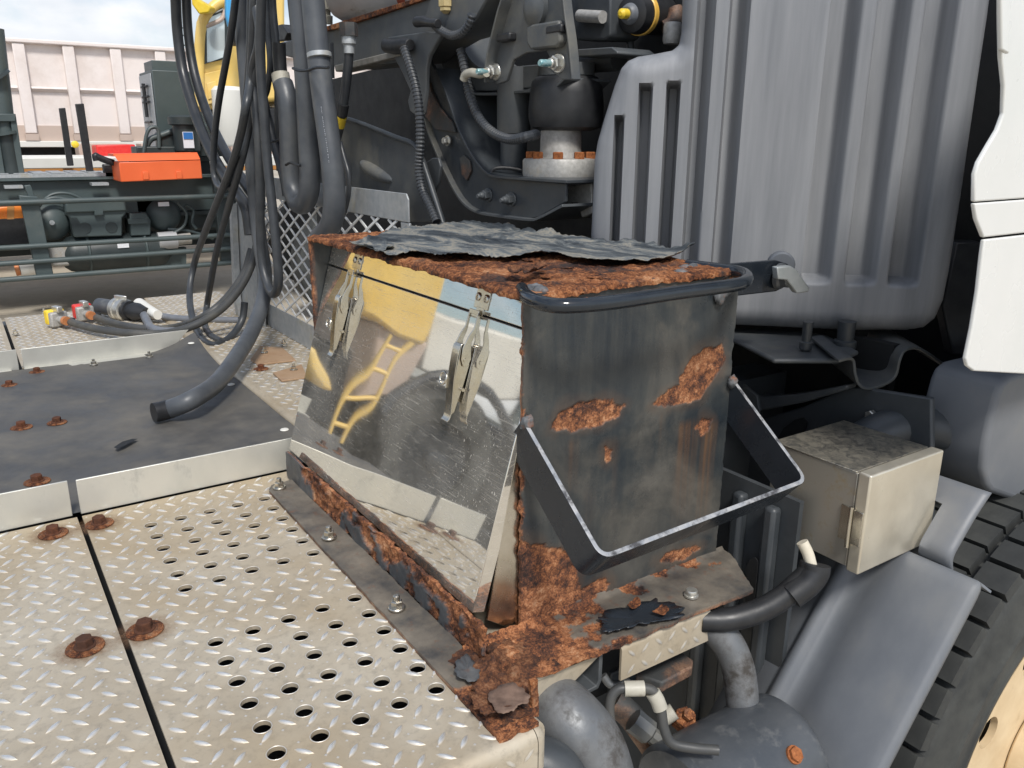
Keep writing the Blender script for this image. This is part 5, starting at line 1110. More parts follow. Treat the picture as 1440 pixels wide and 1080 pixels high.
mud = thing('mudguard', 'dark grey moulded plastic mudguard curving close behind the tyre', 'mudguard', (1.1, 0.62, -0.4))
P1, P2 = V((1.153, 0.497, 0.0337)), V((0.9716, 0.497, -0.2002))
up = (P1-P2).normalized(); up.y = 0; up.normalize()
nn_ = V((-up.z, 0, up.x)).normalized()          # points to the rear of the truck
if nn_.x > 0: nn_ = -nn_
prof = [(0.4965, -0.016), (0.497, -0.009), (0.500, -0.003), (0.506, 0.0), (0.52, 0.001), (0.56, 0.003), (0.60, 0.003), (0.622, 0.000), (0.638, -0.006), (0.650, -0.010), (0.660, -0.011), (0.670, -0.010), (0.675, -0.005), (0.680, 0.002), (0.686, 0.005), (0.692, 0.005), (0.698, 0.001), (0.703, -0.006), (0.710, -0.011), (0.78, -0.014)]
rows = []
base = [P1-up*d for d in (0.95, 0.7, 0.5, 0.35, 0.25, 0.18, 0.12, 0.07, 0.04, 0.02)]
for b in base: rows.append([(b.x+nn_.x*h, y, b.z+nn_.z*h) for y, h in prof])
fw = V((nn_.z*-1, 0, 0)); fw = -nn_
for k_, (du, df) in enumerate(((-0.006, 0.0015), (0.001, 0.005), (0.006, 0.011), (0.008, 0.020), (0.010, 0.045), (0.012, 0.08))):
    c = P1+up*du+fw*df; fl_ = max(0, 1-df/0.02)
    rows.append([(c.x+nn_.x*h*fl_, max(y, 0.4965+0.012*(1-fl_)), c.z+nn_.z*h*fl_) for y, h in prof])
m = len(prof)
mb = MB().add([q for r_ in rows for q in r_], [(i*m+j, i*m+j+1, (i+1)*m+j+1, (i+1)*m+j) for i in range(len(rows)-1) for j in range(m-1)])
o = part(mud, 'shell', mb, 'guard_plastic', angle=80); md = o.modifiers.new('thickness', 'SOLIDIFY'); md.thickness = 0.004
edge_ = spline([(1.200, 0.552, -0.008)]+[(1.175, 0.55, 0.0275), (1.17, 0.55, 0.0493), (1.187, 0.55, 0.0717), (1.218, 0.55, 0.105), (1.253, 0.55, 0.1349)], 5)
rows = []
for d_, dn in ((0.0, 0.008), (0.003, 0.003), (0.010, 0.0), (0.022, 0.0), (0.034, 0.0), (0.05, 0.0), (0.09, 0.0), (0.15, 0.0)):
    rows.append([(p.x+dn, p.y+(d_ if p.x > 1.222 or p.z < 0.02 else min(d_, 0.05)), p.z-dn*0.4) for p in edge_])
m = len(edge_)
mb = MB().add([q for r_ in rows for q in r_], [(i*m+j, i*m+j+1, (i+1)*m+j+1, (i+1)*m+j) for i in range(len(rows)-1) for j in range(m-1)])
o = part(mud, 'upper_shell', mb, 'fender', angle=80); md = o.modifiers.new('thickness', 'SOLIDIFY'); md.thickness = 0.003

# ================================================================== FRONT WHEEL
wheel = thing('front_wheel', 'truck front wheel with chunky black tyre and sand coloured rim', 'wheel', (1.538, 0.64, -0.95))
wc = (1.538, 0, -0.443)
tp = [(0.322, 0.55), (0.326, 0.508), (0.333, 0.496), (0.350, 0.490), (0.362, 0.4885), (0.364, 0.4865), (0.368, 0.4865), (0.370, 0.4880), (0.385, 0.487), (0.405, 0.4875), (0.407, 0.4858), (0.411, 0.4858), (0.413, 0.4880), (0.425, 0.490), (0.462, 0.497), (0.482, 0.500), (0.489, 0.506), (0.491, 0.515), (0.491, 0.765), (0.482, 0.780), (0.42, 0.79), (0.33, 0.785), (0.285, 0.762)]
tyre = part(wheel, 'tyre', MB().lathe(tp, wc, (0, 1, 0), 96, False), 'tyre', angle=50)
NB = 58
def block(y0, y1, a0, a1, ri, ro, sip=True):
    mb = MB(); n = 3; vs = []
    ya, yb = y0, y1
    for r in (ri, ro):
        ins = 0 if r == ri else 0.002
        for q in range(n+1):
            t = a0+(a1-a0)*q/n
            for y in (ya+ins, yb-ins): vs.append((r*math.sin(t), y, r*math.cos(t)))
    fs = []; k = 2*(n+1)
    for q in range(n):
        fs += [(2*q, 2*q+1, 2*q+3, 2*q+2), (k+2*q+1, k+2*q, k+2*q+2, k+2*q+3), (2*q+1, 2*q, k+2*q, k+2*q+1), (2*q+2, 2*q+3, k+2*q+3, k+2*q+2)]
    for q in range(n):
        pass
    fs = []
    for q in range(n):
        a, b, c, d = 2*q, 2*q+1, 2*q+3, 2*q+2
        fs += [(a, b, c, d), (k+b, k+a, k+d, k+c), (a, d, k+d, k+a), (c, b, k+b, k+c)]
    fs += [(1, 0, k, k+1), (2*n, 2*n+1, k+2*n+1, k+2*n)]
    mb.add(vs, fs)
    return mesh_from('tread_block', mb, (0, 0, 0), 30)
pa = 2*math.pi/NB
rows_ = [(0.5005, 0.556, -0.42, 0.40, 0.0), (0.566, 0.632, -0.44, 0.42, 0.35), (0.642, 0.708, -0.44, 0.42, 0.1), (0.718, 0.775, -0.42, 0.40, 0.6)]
for (ya, yb, f0, f1, ph) in rows_:
    mesh = block(ya, yb, f0*pa, f1*pa, 0.488, 0.508)
    for i in range(NB):
        q = Matrix.Rotation(i*pa+ph*pa, 3, 'Y').to_quaternion()
        inst(tyre, 'tread_block', mesh, 'tyre', wc, q)
rim = part(wheel, 'rim', MB().lathe([(0.287, 0.53), (0.318, 0.500), (0.326, 0.497), (0.322, 0.506), (0.288, 0.530), (0.287, 0.565), (0.285, 0.60)], wc, (0, 1, 0), 72, False), 'rim', angle=40)
mb = MB(); NH = 10
loop0 = [V((0.313*math.cos(2*math.pi*i/80), 0.313*math.sin(2*math.pi*i/80), 0)) for i in range(80)]
loops = [loop0]
for h in range(NH):
    ca, sa = 0.243*math.cos(2*math.pi*h/NH+0.085), 0.243*math.sin(2*math.pi*h/NH+0.085)
    loops.append([V((ca+0.030*math.cos(-2*math.pi*i/20), sa+0.030*math.sin(-2*math.pi*i/20), 0)) for i in range(20)])
tri = tessellate_polygon(loops); flat = [p for l in loops for p in l]
mb.add([(wc[0]+p.x, 0.515, wc[2]+p.y) for p in flat]+[(wc[0]+p.x, 0.527, wc[2]+p.y) for p in flat], [tuple(t) for t in tri]+[tuple(i+len(flat) for i in t)[::-1] for t in tri])
o_ = 0
for l in loops:
    m = len(l); mb.f += [(o_+i, o_+(i+1) % m, len(flat)+o_+(i+1) % m, len(flat)+o_+i) for i in range(m)]; o_ += m
part(rim, 'disc', mb, 'rim')
part(wheel, 'hub', MB().lathe([(0.10, 0.44), (0.115, 0.45), (0.12, 0.514)], wc, (0, 1, 0), 40), 'rim', bevel=0.004)
part(wheel, 'brake_drum', MB().lathe([(0.21, 0.63), (0.21, 0.80)], wc, (0, 1, 0), 40), 'void')

# ================================================================== STAINLESS JUNCTION BOX
sbx = thing('junction_box', 'small stained stainless steel box with a side hinge in front of the grey wheel arch', 'metal box', (1.12, 0.69, 0.04))
part(sbx, 'body', MB().box(1.030, 1.212, 0.632, 0.783, 0.038, 0.1885), 'ss_side', bevel=0.0015)
part(sbx, 'top', MB().box(1.0285, 1.2135, 0.634, 0.7845, 0.1888, 0.1908), 'mottled', bevel=0.0008)
part(sbx, 'lid', MB().box(1.027, 1.216, 0.6095, 0.6305, 0.034, 0.1925), 'ss_front', bevel=0.003, seg=3)
hl = MB().box(1.0235, 1.0265, 0.6120, 0.6270, 0.080, 0.134)
hg = part(sbx, 'hinge', hl, 'stainless', bevel=0.0006)
part(hg, 'hinge_leaf', MB().box(1.0270, 1.0295, 0.6335, 0.6500, 0.080, 0.134), 'stainless', bevel=0.0005)
part(hg, 'hinge_pin', MB().tube([(1.0225, 0.6305, 0.073), (1.0225, 0.6305, 0.138)], 0.0032, 12), 'stainless')
part(sbx, 'rusty_bracket', MB().slab([(1.022, 0.770, 0.034), (1.022, 0.845, 0.024), (1.022, 0.838, 0.090), (1.022, 0.770, 0.098)], (0.006, 0, 0)), 'steel_rusting', bevel=0.001)
bb_ = MB(); hexhead(bb_, (1.021, 0.79, 0.05), (-1, 0, 0), 0.007, 0.006); part(sbx, 'bracket_bolt', bb_, 'chassis')
part(sbx, 'cable_gland', MB().tube(spline([(0.9586, 0.6615, 0.0861), (0.9629, 0.6529, 0.0702), (0.9643, 0.6455, 0.0523)], 4), 0.0085, 14), mat_wear('cream_sleeve', (0.58, 0.53, 0.42), (0.64, 0.59, 0.48), 0.5, 0, 30))
part(sbx, 'conduit', MB().tube(spline([(0.9659, 0.6459, 0.0563), (0.9601, 0.6447, 0.0422), (0.9437, 0.65, 0.0262), (0.9196, 0.6589, 0.0061), (0.8928, 0.6711, -0.01), (0.8652, 0.686, -0.0202), (0.8429, 0.6995, -0.0243), (0.8169, 0.7169, -0.0245)], 6), 0.0175, 18), 'black')
part(sbx, 'conduit_sleeve', MB().tube(spline([(0.9667, 0.6392, 0.0568), (0.963, 0.6374, 0.0448), (0.9492, 0.6409, 0.0288), (0.9285, 0.649, 0.0128)], 6), 0.0200, 18), 'black')

# ================================================================== PIPES UNDER THE DECK EDGE
sil = thing('silencer', 'scratched blue grey silencer cylinder with a rusty bolt below the deck edge', 'silencer', (0.7, 0.66, -0.3))
part(sil, 'shell', MB().lathe([(0.03, -0.012), (0.083, -0.010), (0.09, -0.002), (0.09, 0.190), (0.0885, 0.199), (0.082, 0.206), (0.055, 0.214), (0.02, 0.216)], (0.705, 0.62, -0.23), (1, 0, 0), 56), 'cover_grey')
hb_ = MB(); hexhead(hb_, (0.848, 0.5585, -0.163), (0, -0.69, 0.72), 0.0105, 0.008); hb_.lathe([(0.0125, -0.002), (0.0125, 0.002)], (0.848, 0.5585, -0.163), (0, -0.69, 0.72), 16)
part(sil, 'rusty_bolt', hb_, 'bolt_rust_bright')
single('exhaust_elbow', MB().tube(spline([(0.8322, 0.7314, -0.0256), (0.8442, 0.7168, -0.0437), (0.8592, 0.6971, -0.07), (0.866, 0.6802, -0.1045), (0.8638, 0.6651, -0.1501), (0.8582, 0.6525, -0.1958)], 7), 0.0245, 22), 'pale_steel', 'scuffed bare steel pipe elbow between the tread plate lip and the silencer', 'pipe')
single('exhaust_pipe', MB().tube(spline([(0.5687, 0.8097, -0.0901), (0.5555, 0.7375, -0.0707), (0.5595, 0.6963, -0.0728), (0.5759, 0.6742, -0.1035), (0.5818, 0.6544, -0.1476), (0.5784, 0.6407, -0.1917)], 7), 0.046, 28), 'pale_steel', 'wide bent grey exhaust pipe under the rusted box corner', 'pipe')
single('coupling_pipe', MB().tube(spline([(0.4386, 0.6948, -0.0931), (0.4732, 0.6764, -0.0796), (0.5008, 0.655, -0.0878), (0.5137, 0.6349, -0.1193)], 6), 0.034, 24), 'chassis', 'short dark pipe poking out below the folded tread plate edge', 'pipe')
single('white_canister', MB().lathe([(0.03, 0), (0.052, 0.008), (0.055, 0.02), (0.055, 0.15)], (0.6935, 0.7892, -0.2281), (-0.4, 0.2, -1), 28), 'off_white', 'white canister half hidden behind the grey exhaust pipe', 'canister')
single('lifting_eye', MB().slab([(0.7227, 0.7478, -0.115), (0.7403, 0.7112, -0.115), (0.8037, 0.7142, -0.115), (0.818, 0.7252, -0.115), (0.8173, 0.7681, -0.115), (0.7706, 0.7816, -0.115)], (0, 0, 0.018)), 'steel_rusting', 'brown drilled steel lug under the folded tread plate lip', 'lug', bevel=0.003)
wl = thing('sleeved_wire', 'grey wire with two ivory sleeves looping below the deck edge', 'wire', (0.6461, 0.6715, -0.0501))
pw = spline([(0.6123, 0.6504, -0.1715), (0.6151, 0.6615, -0.1356), (0.6155, 0.6742, -0.0996), (0.6167, 0.6831, -0.0727), (0.622, 0.686, -0.0547), (0.6314, 0.6833, -0.0448), (0.6432, 0.6757, -0.0438), (0.6588, 0.6653, -0.0437), (0.6684, 0.6576, -0.0472), (0.6728, 0.6507, -0.058), (0.6736, 0.645, -0.0723), (0.6731, 0.6372, -0.0948), (0.6788, 0.6269, -0.1127), (0.7011, 0.6097, -0.1189), (0.728, 0.5907, -0.1214)], 6)
part(wl, 'cable', MB().tube(pw, 0.0068, 14), 'hose_dusty')
part(wl, 'sleeve', MB().tube([(0.6377, 0.6792, -0.0443), (0.6596, 0.6647, -0.0437)], 0.0100, 18), 'ivory')
part(wl, 'sleeve', MB().tube([(0.6681, 0.6571, -0.049), (0.6713, 0.6517, -0.058), (0.6733, 0.6462, -0.0696)], 0.0100, 18), 'ivory')
fit = thing('pipe_fittings', 'greasy rusty pipe fittings and nut behind the sleeved wire', 'pipe fittings', (0.7398, 0.7224, -0.1527))
part(fit, 'red_brown_hose', MB().tube(spline([(0.7035, 0.7725, -0.1511), (0.7205, 0.7538, -0.1713), (0.7358, 0.7326, -0.2016), (0.7467, 0.7162, -0.2269)], 5), 0.020, 16), 'steel_rusting')
part(fit, 'union', MB().lathe([(0.018, 0), (0.018, 0.03), (0.012, 0.034), (0.012, 0.055), (0.006, 0.06)], (0.7, 0.7245, -0.1512), (0.5, -0.6, -0.55), 8), 'chassis_dusty')
part(fit, 'rusty_nut', MB().lathe([(0.017, 0), (0.017, 0.02), (0.009, 0.024), (0.009, 0.034)], (0.783, 0.708, -0.1821), (-0.1, -0.5, 0.8), 6), 'rust')
part(fit, 'ivory_plug', MB().tube([(0.7465, 0.7136, -0.1646), (0.7641, 0.7062, -0.1525)], 0.012, 14), 'ivory')
part(fit, 'ivory_plug', MB().tube([(0.7422, 0.6622, -0.1759), (0.763, 0.6517, -0.1661)], 0.010, 14), 'ivory')
part(fit, 'clip', MB().tube(spline([(0.657, 0.7444, -0.0717), (0.6634, 0.736, -0.0832), (0.6751, 0.7282, -0.0831), (0.6849, 0.725, -0.0735)], 5), 0.006, 10), 'pale_steel')
part(fit, 'dark_block', MB().obox((0.7459, 0.8226, -0.1426), (0.03, 0, 0), (0, 0.03, 0), (0, 0, 0.02)), 'chassis', bevel=0.002)

# ================================================================== HANGING HOSES
def hose(pts, r, label, mt='hose', per=7, name='rubber_hose', n=16, group=None):
    pts = [V(p) for p in pts]                       # hoses that leave the picture run on upwards
    if pts[0].z > 0.97: pts = [pts[0]+V((0.02, 0.03, 0.55)), pts[0]+V((0, 0, 0.2))]+pts
    if pts[-1].z > 0.97: pts = pts+[pts[-1]+V((0, 0, 0.2)), pts[-1]+V((0.02, 0.03, 0.55))]
    return single(name, MB().tube(spline(pts, per), r, n), mt, label, 'hose', group)
hose([(0.76, 3.197, 1.235), (0.76, 3.248, 1.108), (0.76, 3.271, 0.9955), (0.76, 3.252, 0.8761), (0.76, 3.181, 0.7776), (0.76, 3.082, 0.6807), (0.76, 2.949, 0.5879), (0.76, 2.787, 0.5108), (0.76, 2.628, 0.4444), (0.76, 2.601, 0.3591)], 0.0180, 'leftmost of the two thick hoses arching in front of the pale wagon', mt='hose_black')
hose([(0.8, 3.216, 1.242), (0.8, 3.265, 1.114), (0.8, 3.285, 0.9995), (0.8, 3.261, 0.8857), (0.8, 3.184, 0.7788), (0.8, 3.076, 0.6859), (0.8, 2.951, 0.6063), (0.8, 2.807, 0.534), (0.8, 2.671, 0.4732)], 0.0165, 'second thick black hose running close beside the leftmost arching hose', mt='hose_black')
hose([(0.74, 2.425, 1.095), (0.74, 2.484, 1.014), (0.74, 2.55, 0.9386), (0.74, 2.638, 0.8549), (0.74, 2.729, 0.7724), (0.74, 2.813, 0.6785), (0.74, 2.873, 0.585), (0.74, 2.88, 0.521), (0.74, 2.821, 0.4917), (0.74, 2.74, 0.5089), (0.74, 2.639, 0.5772), (0.74, 2.546, 0.6606), (0.74, 2.471, 0.7438), (0.74, 2.412, 0.8349), (0.74, 2.371, 0.9307), (0.74, 2.333, 1.064)], 0.0105, 'thin black hose hanging in a narrow loop beside the orange box')
hose([(0.73, 2.268, 1.07), (0.73, 2.315, 0.9246), (0.73, 2.374, 0.8049)]+[(0.7, 2.334, 0.7295), (0.7, 2.409, 0.6562), (0.7, 2.53, 0.5661), (0.7, 2.738, 0.4438), (0.7, 2.933, 0.331), (0.7, 3.109, 0.2173)]+[(0.67, 3.095, 0.1258)]+[(0.6379, 2.967, 0.06)]+[(0.6188, 2.789, 0.016), (0.6189, 2.637, 0.016), (0.6708, 2.672, 0.016)]+[(0.7141, 2.705, 0.035)]+[(0.7475, 2.729, 0.07)]+[(0.76, 2.731, 0.1238)], 0.0115, 'black hose swinging left in a wide loop that touches the far deck')
hose([(0.74, 2.265, 1.071), (0.74, 2.32, 0.891), (0.74, 2.385, 0.769), (0.74, 2.458, 0.676)]+[(0.72, 2.504, 0.5727), (0.72, 2.686, 0.4288), (0.72, 2.864, 0.2841), (0.72, 2.981, 0.166)]+[(0.7167, 3.068, 0.06)]+[(0.6732, 2.94, 0.02), (0.6465, 2.751, 0.02), (0.6543, 2.652, 0.02)], 0.0110, 'black hose slanting down inside the wide loop to the coupling hoses')
hose([(0.78, 2.55, 1.118), (0.78, 2.557, 1.027), (0.78, 2.57, 0.9145), (0.78, 2.571, 0.7678), (0.78, 2.581, 0.6363), (0.78, 2.584, 0.5001), (0.78, 2.579, 0.36)]+[(0.77, 2.521, 0.2464)]+[(0.74, 2.467, 0.1691)]+[(0.68, 2.38, 0.1112)]+[(0.59, 2.22, 0.0829)]+[(0.49, 2.068, 0.0556)]+[(0.4, 1.952, 0.0552)]+[(0.3501, 1.986, 0.03), (0.319, 1.981, 0.03)], 0.0225, 'longest thick hose curving down to its cut end on the rubber mat', mt='hose_light', per=10, n=20)
single('hose_end_tape', MB().tube([(0.3576, 1.99, 0.03), (0.3366, 1.982, 0.03), (0.3171, 1.979, 0.03)], 0.0235, 20), 'black', 'black tape wrapped round the cut hose end on the rubber mat', 'tape')
hose([(0.735, 2.324, 1.079), (0.735, 2.3, 0.9918), (0.735, 2.276, 0.928), (0.735, 2.294, 0.8816), (0.735, 2.35, 0.8362), (0.735, 2.375, 0.7905), (0.735, 2.366, 0.7312), (0.735, 2.36, 0.6375), (0.735, 2.378, 0.5214), (0.735, 2.411, 0.3991), (0.735, 2.419, 0.2947), (0.735, 2.382, 0.2324), (0.735, 2.334, 0.2165), (0.735, 2.29, 0.2459), (0.735, 2.277, 0.3022), (0.735, 2.281, 0.4105), (0.735, 2.292, 0.5159), (0.735, 2.299, 0.61), (0.735, 2.296, 0.693), (0.735, 2.296, 0.7832), (0.735, 2.281, 0.8874), (0.735, 2.223, 1.063)], 0.0130, 'wavy black hose that turns up again in front of the mesh guard')
hose([(0.83, 2.485, 1.113), (0.83, 2.502, 1.024), (0.83, 2.5, 0.9307), (0.83, 2.5, 0.8543), (0.83, 2.543, 0.7882), (0.83, 2.596, 0.7397), (0.83, 2.647, 0.5718)], 0.009, 'thin dark hose among the tangle above the wavy hose')
hose([(0.86, 2.52, 1.122), (0.86, 2.534, 1.012), (0.86, 2.526, 0.9157), (0.86, 2.529, 0.8184), (0.86, 2.551, 0.6985), (0.86, 2.571, 0.5521)], 0.012, 'dark upright hose just left of the twin grey hoses')
hose([(0.845, 2.593, 1.131), (0.845, 2.632, 0.9633), (0.845, 2.643, 0.8441), (0.845, 2.633, 0.7494), (0.845, 2.591, 0.6739), (0.845, 2.536, 0.5995), (0.845, 2.492, 0.5342), (0.845, 2.478, 0.4827)], 0.0150, 'dark hose with faint print slanting behind the twin grey hoses')
hose([(0.85, 2.521, 1.121), (0.85, 2.545, 0.9744), (0.85, 2.539, 0.8383), (0.85, 2.507, 0.7577), (0.85, 2.5, 0.6775), (0.85, 2.51, 0.6061), (0.85, 2.515, 0.5541)], 0.0085, 'thin dark hose tied beside the printed hose')
hose([(0.8, 2.152, 1.076), (0.8, 2.156, 0.9799), (0.8, 2.145, 0.88), (0.8, 2.142, 0.7613), (0.8, 2.149, 0.6389), (0.8, 2.154, 0.5576), (0.8, 2.174, 0.507), (0.8, 2.217, 0.478), (0.8, 2.267, 0.4787), (0.8, 2.299, 0.5196), (0.8, 2.301, 0.5906), (0.8, 2.291, 0.6661), (0.8, 2.288, 0.7307), (0.8, 2.298, 0.7639), (0.8, 2.316, 0.7902)], 0.0275, 'left hose of the twin grey hoses bending up at its bottom', mt='hose_light', per=9, n=20)
hose([(0.79, 2.032, 1.056), (0.79, 2.034, 0.9644), (0.79, 2.022, 0.85), (0.79, 2.003, 0.7392), (0.79, 1.979, 0.6316), (0.79, 1.968, 0.5475), (0.79, 1.974, 0.4836), (0.79, 2.009, 0.4351), (0.79, 2.084, 0.3973)], 0.0275, 'right hose of the twin grey hoses with a pale clip ring', mt='hose_light', per=9, n=20)
for nm_, pts_ in (('rubber_hose print', [(0.772, 1.974, 0.7216), (0.772, 1.966, 0.6858), (0.772, 1.957, 0.6531), (0.772, 1.949, 0.6203), (0.772, 1.944, 0.5907)]), ('left', [(0.755, 2.418, 0.7331), (0.755, 2.423, 0.6662), (0.755, 2.426, 0.6079), (0.755, 2.432, 0.5583)])):
    P = spline(pts_, 8); mb = MB(); random.seed(len(nm_))
    for a, b in zip(P, P[1:]):
        if random.random() < 0.25: continue
        d = (b-a)*random.uniform(0.25, 0.6); w = V((0, 0.0016, 0.0)); n_ = V((-0.0006, 0, 0))
        mb.add([a-w+n_, a+w+n_, a+d+w+n_, a+d-w+n_], [(0, 1, 2, 3)])
    single('hose_print', mb, 'paper', 'faint worn white print on the right twin hose' if nm_ != 'left' else 'faint worn white print on the wavy black hose', 'print')['kind'] = 'stuff'
single('clip_ring', MB().lathe([(0.028, -0.006), (0.0295, -0.005), (0.0295, 0.005), (0.028, 0.006)], (0.79, 2.014, 0.8398), V((0.79, 2.003, 0.7392))-V((0.79, 2.022, 0.85)), 28), 'galv', 'pale metal clip ring round the right twin hose', 'clip')
single('sleeved_stub', MB().tube(spline([(0.815, 2.37, 0.8999), (0.815, 2.374, 0.8546), (0.815, 2.372, 0.8157)], 5), 0.0185, 16), 'black', 'black hose stub running up from the ivory sleeve left of the twin hoses', 'hose')
single('ivory_sleeve', MB().tube([(0.805, 2.347, 0.8176), (0.805, 2.337, 0.7877)], 0.0245, 20), 'ivory', 'ivory sleeve on the upturned end of the left twin hose', 'sleeve')
def tie(pts, label, r=0.0035):
    return single('cable_tie', MB().tube(spline(pts, 6), r, 8), 'black', label, 'cable tie')
tie([(0.755, 2.104, 0.8149), (0.755, 2.065, 0.8076), (0.755, 2.007, 0.8042), (0.755, 1.947, 0.8068), (0.755, 1.873, 0.8022)], 'black cable tie holding the twin grey hoses together')
tie([(0.765, 2.237, 0.5794), (0.765, 2.202, 0.5859), (0.765, 2.159, 0.5834), (0.765, 2.128, 0.5806)], 'black cable tie on the upturned end of the left twin hose')
tie([(0.82, 2.517, 0.6367), (0.82, 2.47, 0.641), (0.82, 2.419, 0.6472), (0.82, 2.381, 0.6531)], 'black cable tie round the printed dark hose')
hose([(0.84, 2.075, 0.8766), (0.84, 2.077, 0.8355), (0.84, 2.079, 0.7939)], 0.012, 'short black stub hose behind the right twin hose')
yh = thing('banded_hose', 'thin black hose with a yellow band hanging from a fitting under the crossmember', 'hose', (0.85, 1.994, 0.7899))
part(yh, 'tube', MB().tube(spline([(0.86, 1.994, 0.8711), (0.86, 2.004, 0.8316), (0.86, 2.023, 0.7835), (0.86, 2.048, 0.7342), (0.86, 2.072, 0.6919), (0.86, 2.107, 0.6464), (0.86, 2.137, 0.612)], 6), 0.0118, 16), 'hose')
part(yh, 'yellow_band', MB().tube([(0.86, 2.064, 0.7038), (0.86, 2.083, 0.6798)], 0.0140, 18), 'yellow')
part(yh, 'tape', MB().tube([(0.86, 2.046, 0.7324), (0.86, 2.061, 0.7055)], 0.0135, 16), 'black')
part(yh, 'fitting', MB().lathe([(0.016, 0), (0.0175, 0.004), (0.0175, 0.026), (0.013, 0.030), (0.013, 0.048)], (0.86, 1.995, 0.8951), (0.0, 0.03, -1), 12), 'galv')
part(yh, 'rusty_nut', MB().lathe([(0.022, 0), (0.022, 0.03)], (0.86, 1.993, 0.9154), (0, 0, -1), 6), 'steel_rusting')
hose([(0.84, 2.036, 0.6397), (0.84, 2.014, 0.602), (0.84, 1.992, 0.5628), (0.84, 1.998, 0.5153), (0.84, 2.032, 0.4668), (0.84, 2.075, 0.4323)], 0.0065, 'thin wire-like black hose beside the frame gusset')
def corrugated(pts, r, label, per=14):
    P = spline(pts, per); Q = []; tot = 0
    # resample evenly so that the ridges are regular
    d = [0]
    for a, b in zip(P, P[1:]): d.append(d[-1]+(b-a).length)
    n = int(d[-1]/0.0021); j = 0
    for i in range(n+1):
        t = d[-1]*i/n
        while j < len(d)-2 and d[j+1] < t: j += 1
        Q.append(P[j].lerp(P[j+1], (t-d[j])/max(1e-9, d[j+1]-d[j])))
    mb = MB(); m = len(Q)-1
    mb.tube(Q, lambda t: r*(1.0 if int(round(t*m)) % 4 < 2 else 0.84), 12)
    return single('corrugated_conduit', mb, 'hose', label, 'conduit', angle=20)
corrugated([(0.905, 1.792, 0.845), (0.905, 1.764, 0.8026), (0.905, 1.739, 0.7563), (0.905, 1.725, 0.703), (0.905, 1.725, 0.6416), (0.905, 1.735, 0.582), (0.905, 1.721, 0.5349), (0.905, 1.688, 0.5018), (0.905, 1.656, 0.4692)], 0.0105, 'black corrugated conduit hanging from the plug on the hanger bracket')
corrugated([(0.97, 1.649, 0.8347), (0.97, 1.629, 0.7829), (0.97, 1.609, 0.7341), (0.97, 1.572, 0.6895), (0.97, 1.518, 0.6617), (0.97, 1.453, 0.649), (0.97, 1.392, 0.6546)]+[(1.03, 1.448, 0.6591)], 0.0105, 'black corrugated conduit looping from the zinc stud to the air spring')
corrugated([(0.93, 1.689, 0.8842), (0.93, 1.658, 0.8699), (0.93, 1.616, 0.8576), (0.93, 1.575, 0.8593), (0.93, 1.546, 0.8727), (0.93, 1.534, 0.89)], 0.0095, 'black corrugated conduit dipping from the sensor plug')
for q, m_ in (([(0.918, 1.843, 0.862), (0.918, 1.829, 0.8517), (0.918, 1.826, 0.8393)], 'red'), ([(0.918, 1.824, 0.8635), (0.918, 1.81, 0.8533), (0.918, 1.819, 0.8418)], 'green_wire')):
    M.setdefault('green_wire', mat_wear('green_wire', (0.02, 0.16, 0.08), (0.03, 0.2, 0.1), 0.4))
    single('thin_wire', MB().tube(spline(q, 4), 0.003, 8), m_, ('red' if m_ == 'red' else 'green')+' wire end entering the round plug on the hanger bracket', 'wire')
single('ivory_clip', MB().tube(spline([(0.955, 1.613, 0.7713), (0.955, 1.604, 0.7808), (0.955, 1.578, 0.7836), (0.955, 1.549, 0.7792), (0.955, 1.521, 0.7803)], 4), 0.009, 14), 'ivory', 'ivory clip tying the corrugated conduit to the zinc stud', 'clip')

# ------------------------------------------------------------------ couplings lying on the far deck
def coupling(loc, mt, label, hose_pts, dirv):
    t = thing('air_coupling', label, 'air coupling', (loc[0], loc[1], 0.0))
    d = V(dirv).normalized(); s = d.cross(V((0, 0, 1))).normalized(); c = V(loc)
    part(t, 'hose', MB().tube(spline(hose_pts, 7), 0.0128, 16), 'hose_dusty')
    part(t, 'clamp', MB().tube([tuple(c+d*0.052), tuple(c+d*0.068)], 0.0155, 16), 'copper')
    part(t, 'elbow', MB().tube([tuple(c+d*0.018), tuple(c+d*0.055)], 0.013, 14), 'cast')
    mb = MB().obox(tuple(c+d*0.010), tuple(d*0.012), tuple(s*0.030), (0, 0, 0.026)); part(t, 'body', mb, 'cast', bevel=0.006)
    mb = MB().obox(tuple(c-d*0.014+V((0, 0, 0.006))), tuple(d*0.015), tuple(s*0.031), (0, 0, 0.026)); part(t, 'coloured_seal', mb, mt, bevel=0.006)
    part(t, 'boss', MB().lathe([(0.014, 0), (0.014, 0.010), (0.009, 0.012)], tuple(c-d*0.022+s*0.004), tuple(-d), 18), mt)
    mb = MB().obox(tuple(c+d*0.012+V((0, 0, 0.036))), tuple(d*0.020), tuple(s*0.010), (0, 0, 0.010)); part(t, 'lug', mb, 'zinc', bevel=0.003)
    mb = MB().obox(tuple(c+d*0.02-s*0.034-V((0, 0, 0.008))), tuple(d*0.014), tuple(s*0.014), (0, 0, 0.006)); part(t, 'foot', mb, 'black', bevel=0.002)
    return t
M['copper'] = mat_wear('copper_clamp', (0.50, 0.17, 0.06), (0.58, 0.24, 0.10), 0.45, 0.3, 40)
yp = (0.246, 3.258, 0.032); rp = (0.3396, 3.316, 0.032)
ydir = V((0.347, 3.003, 0.03))-V(yp)
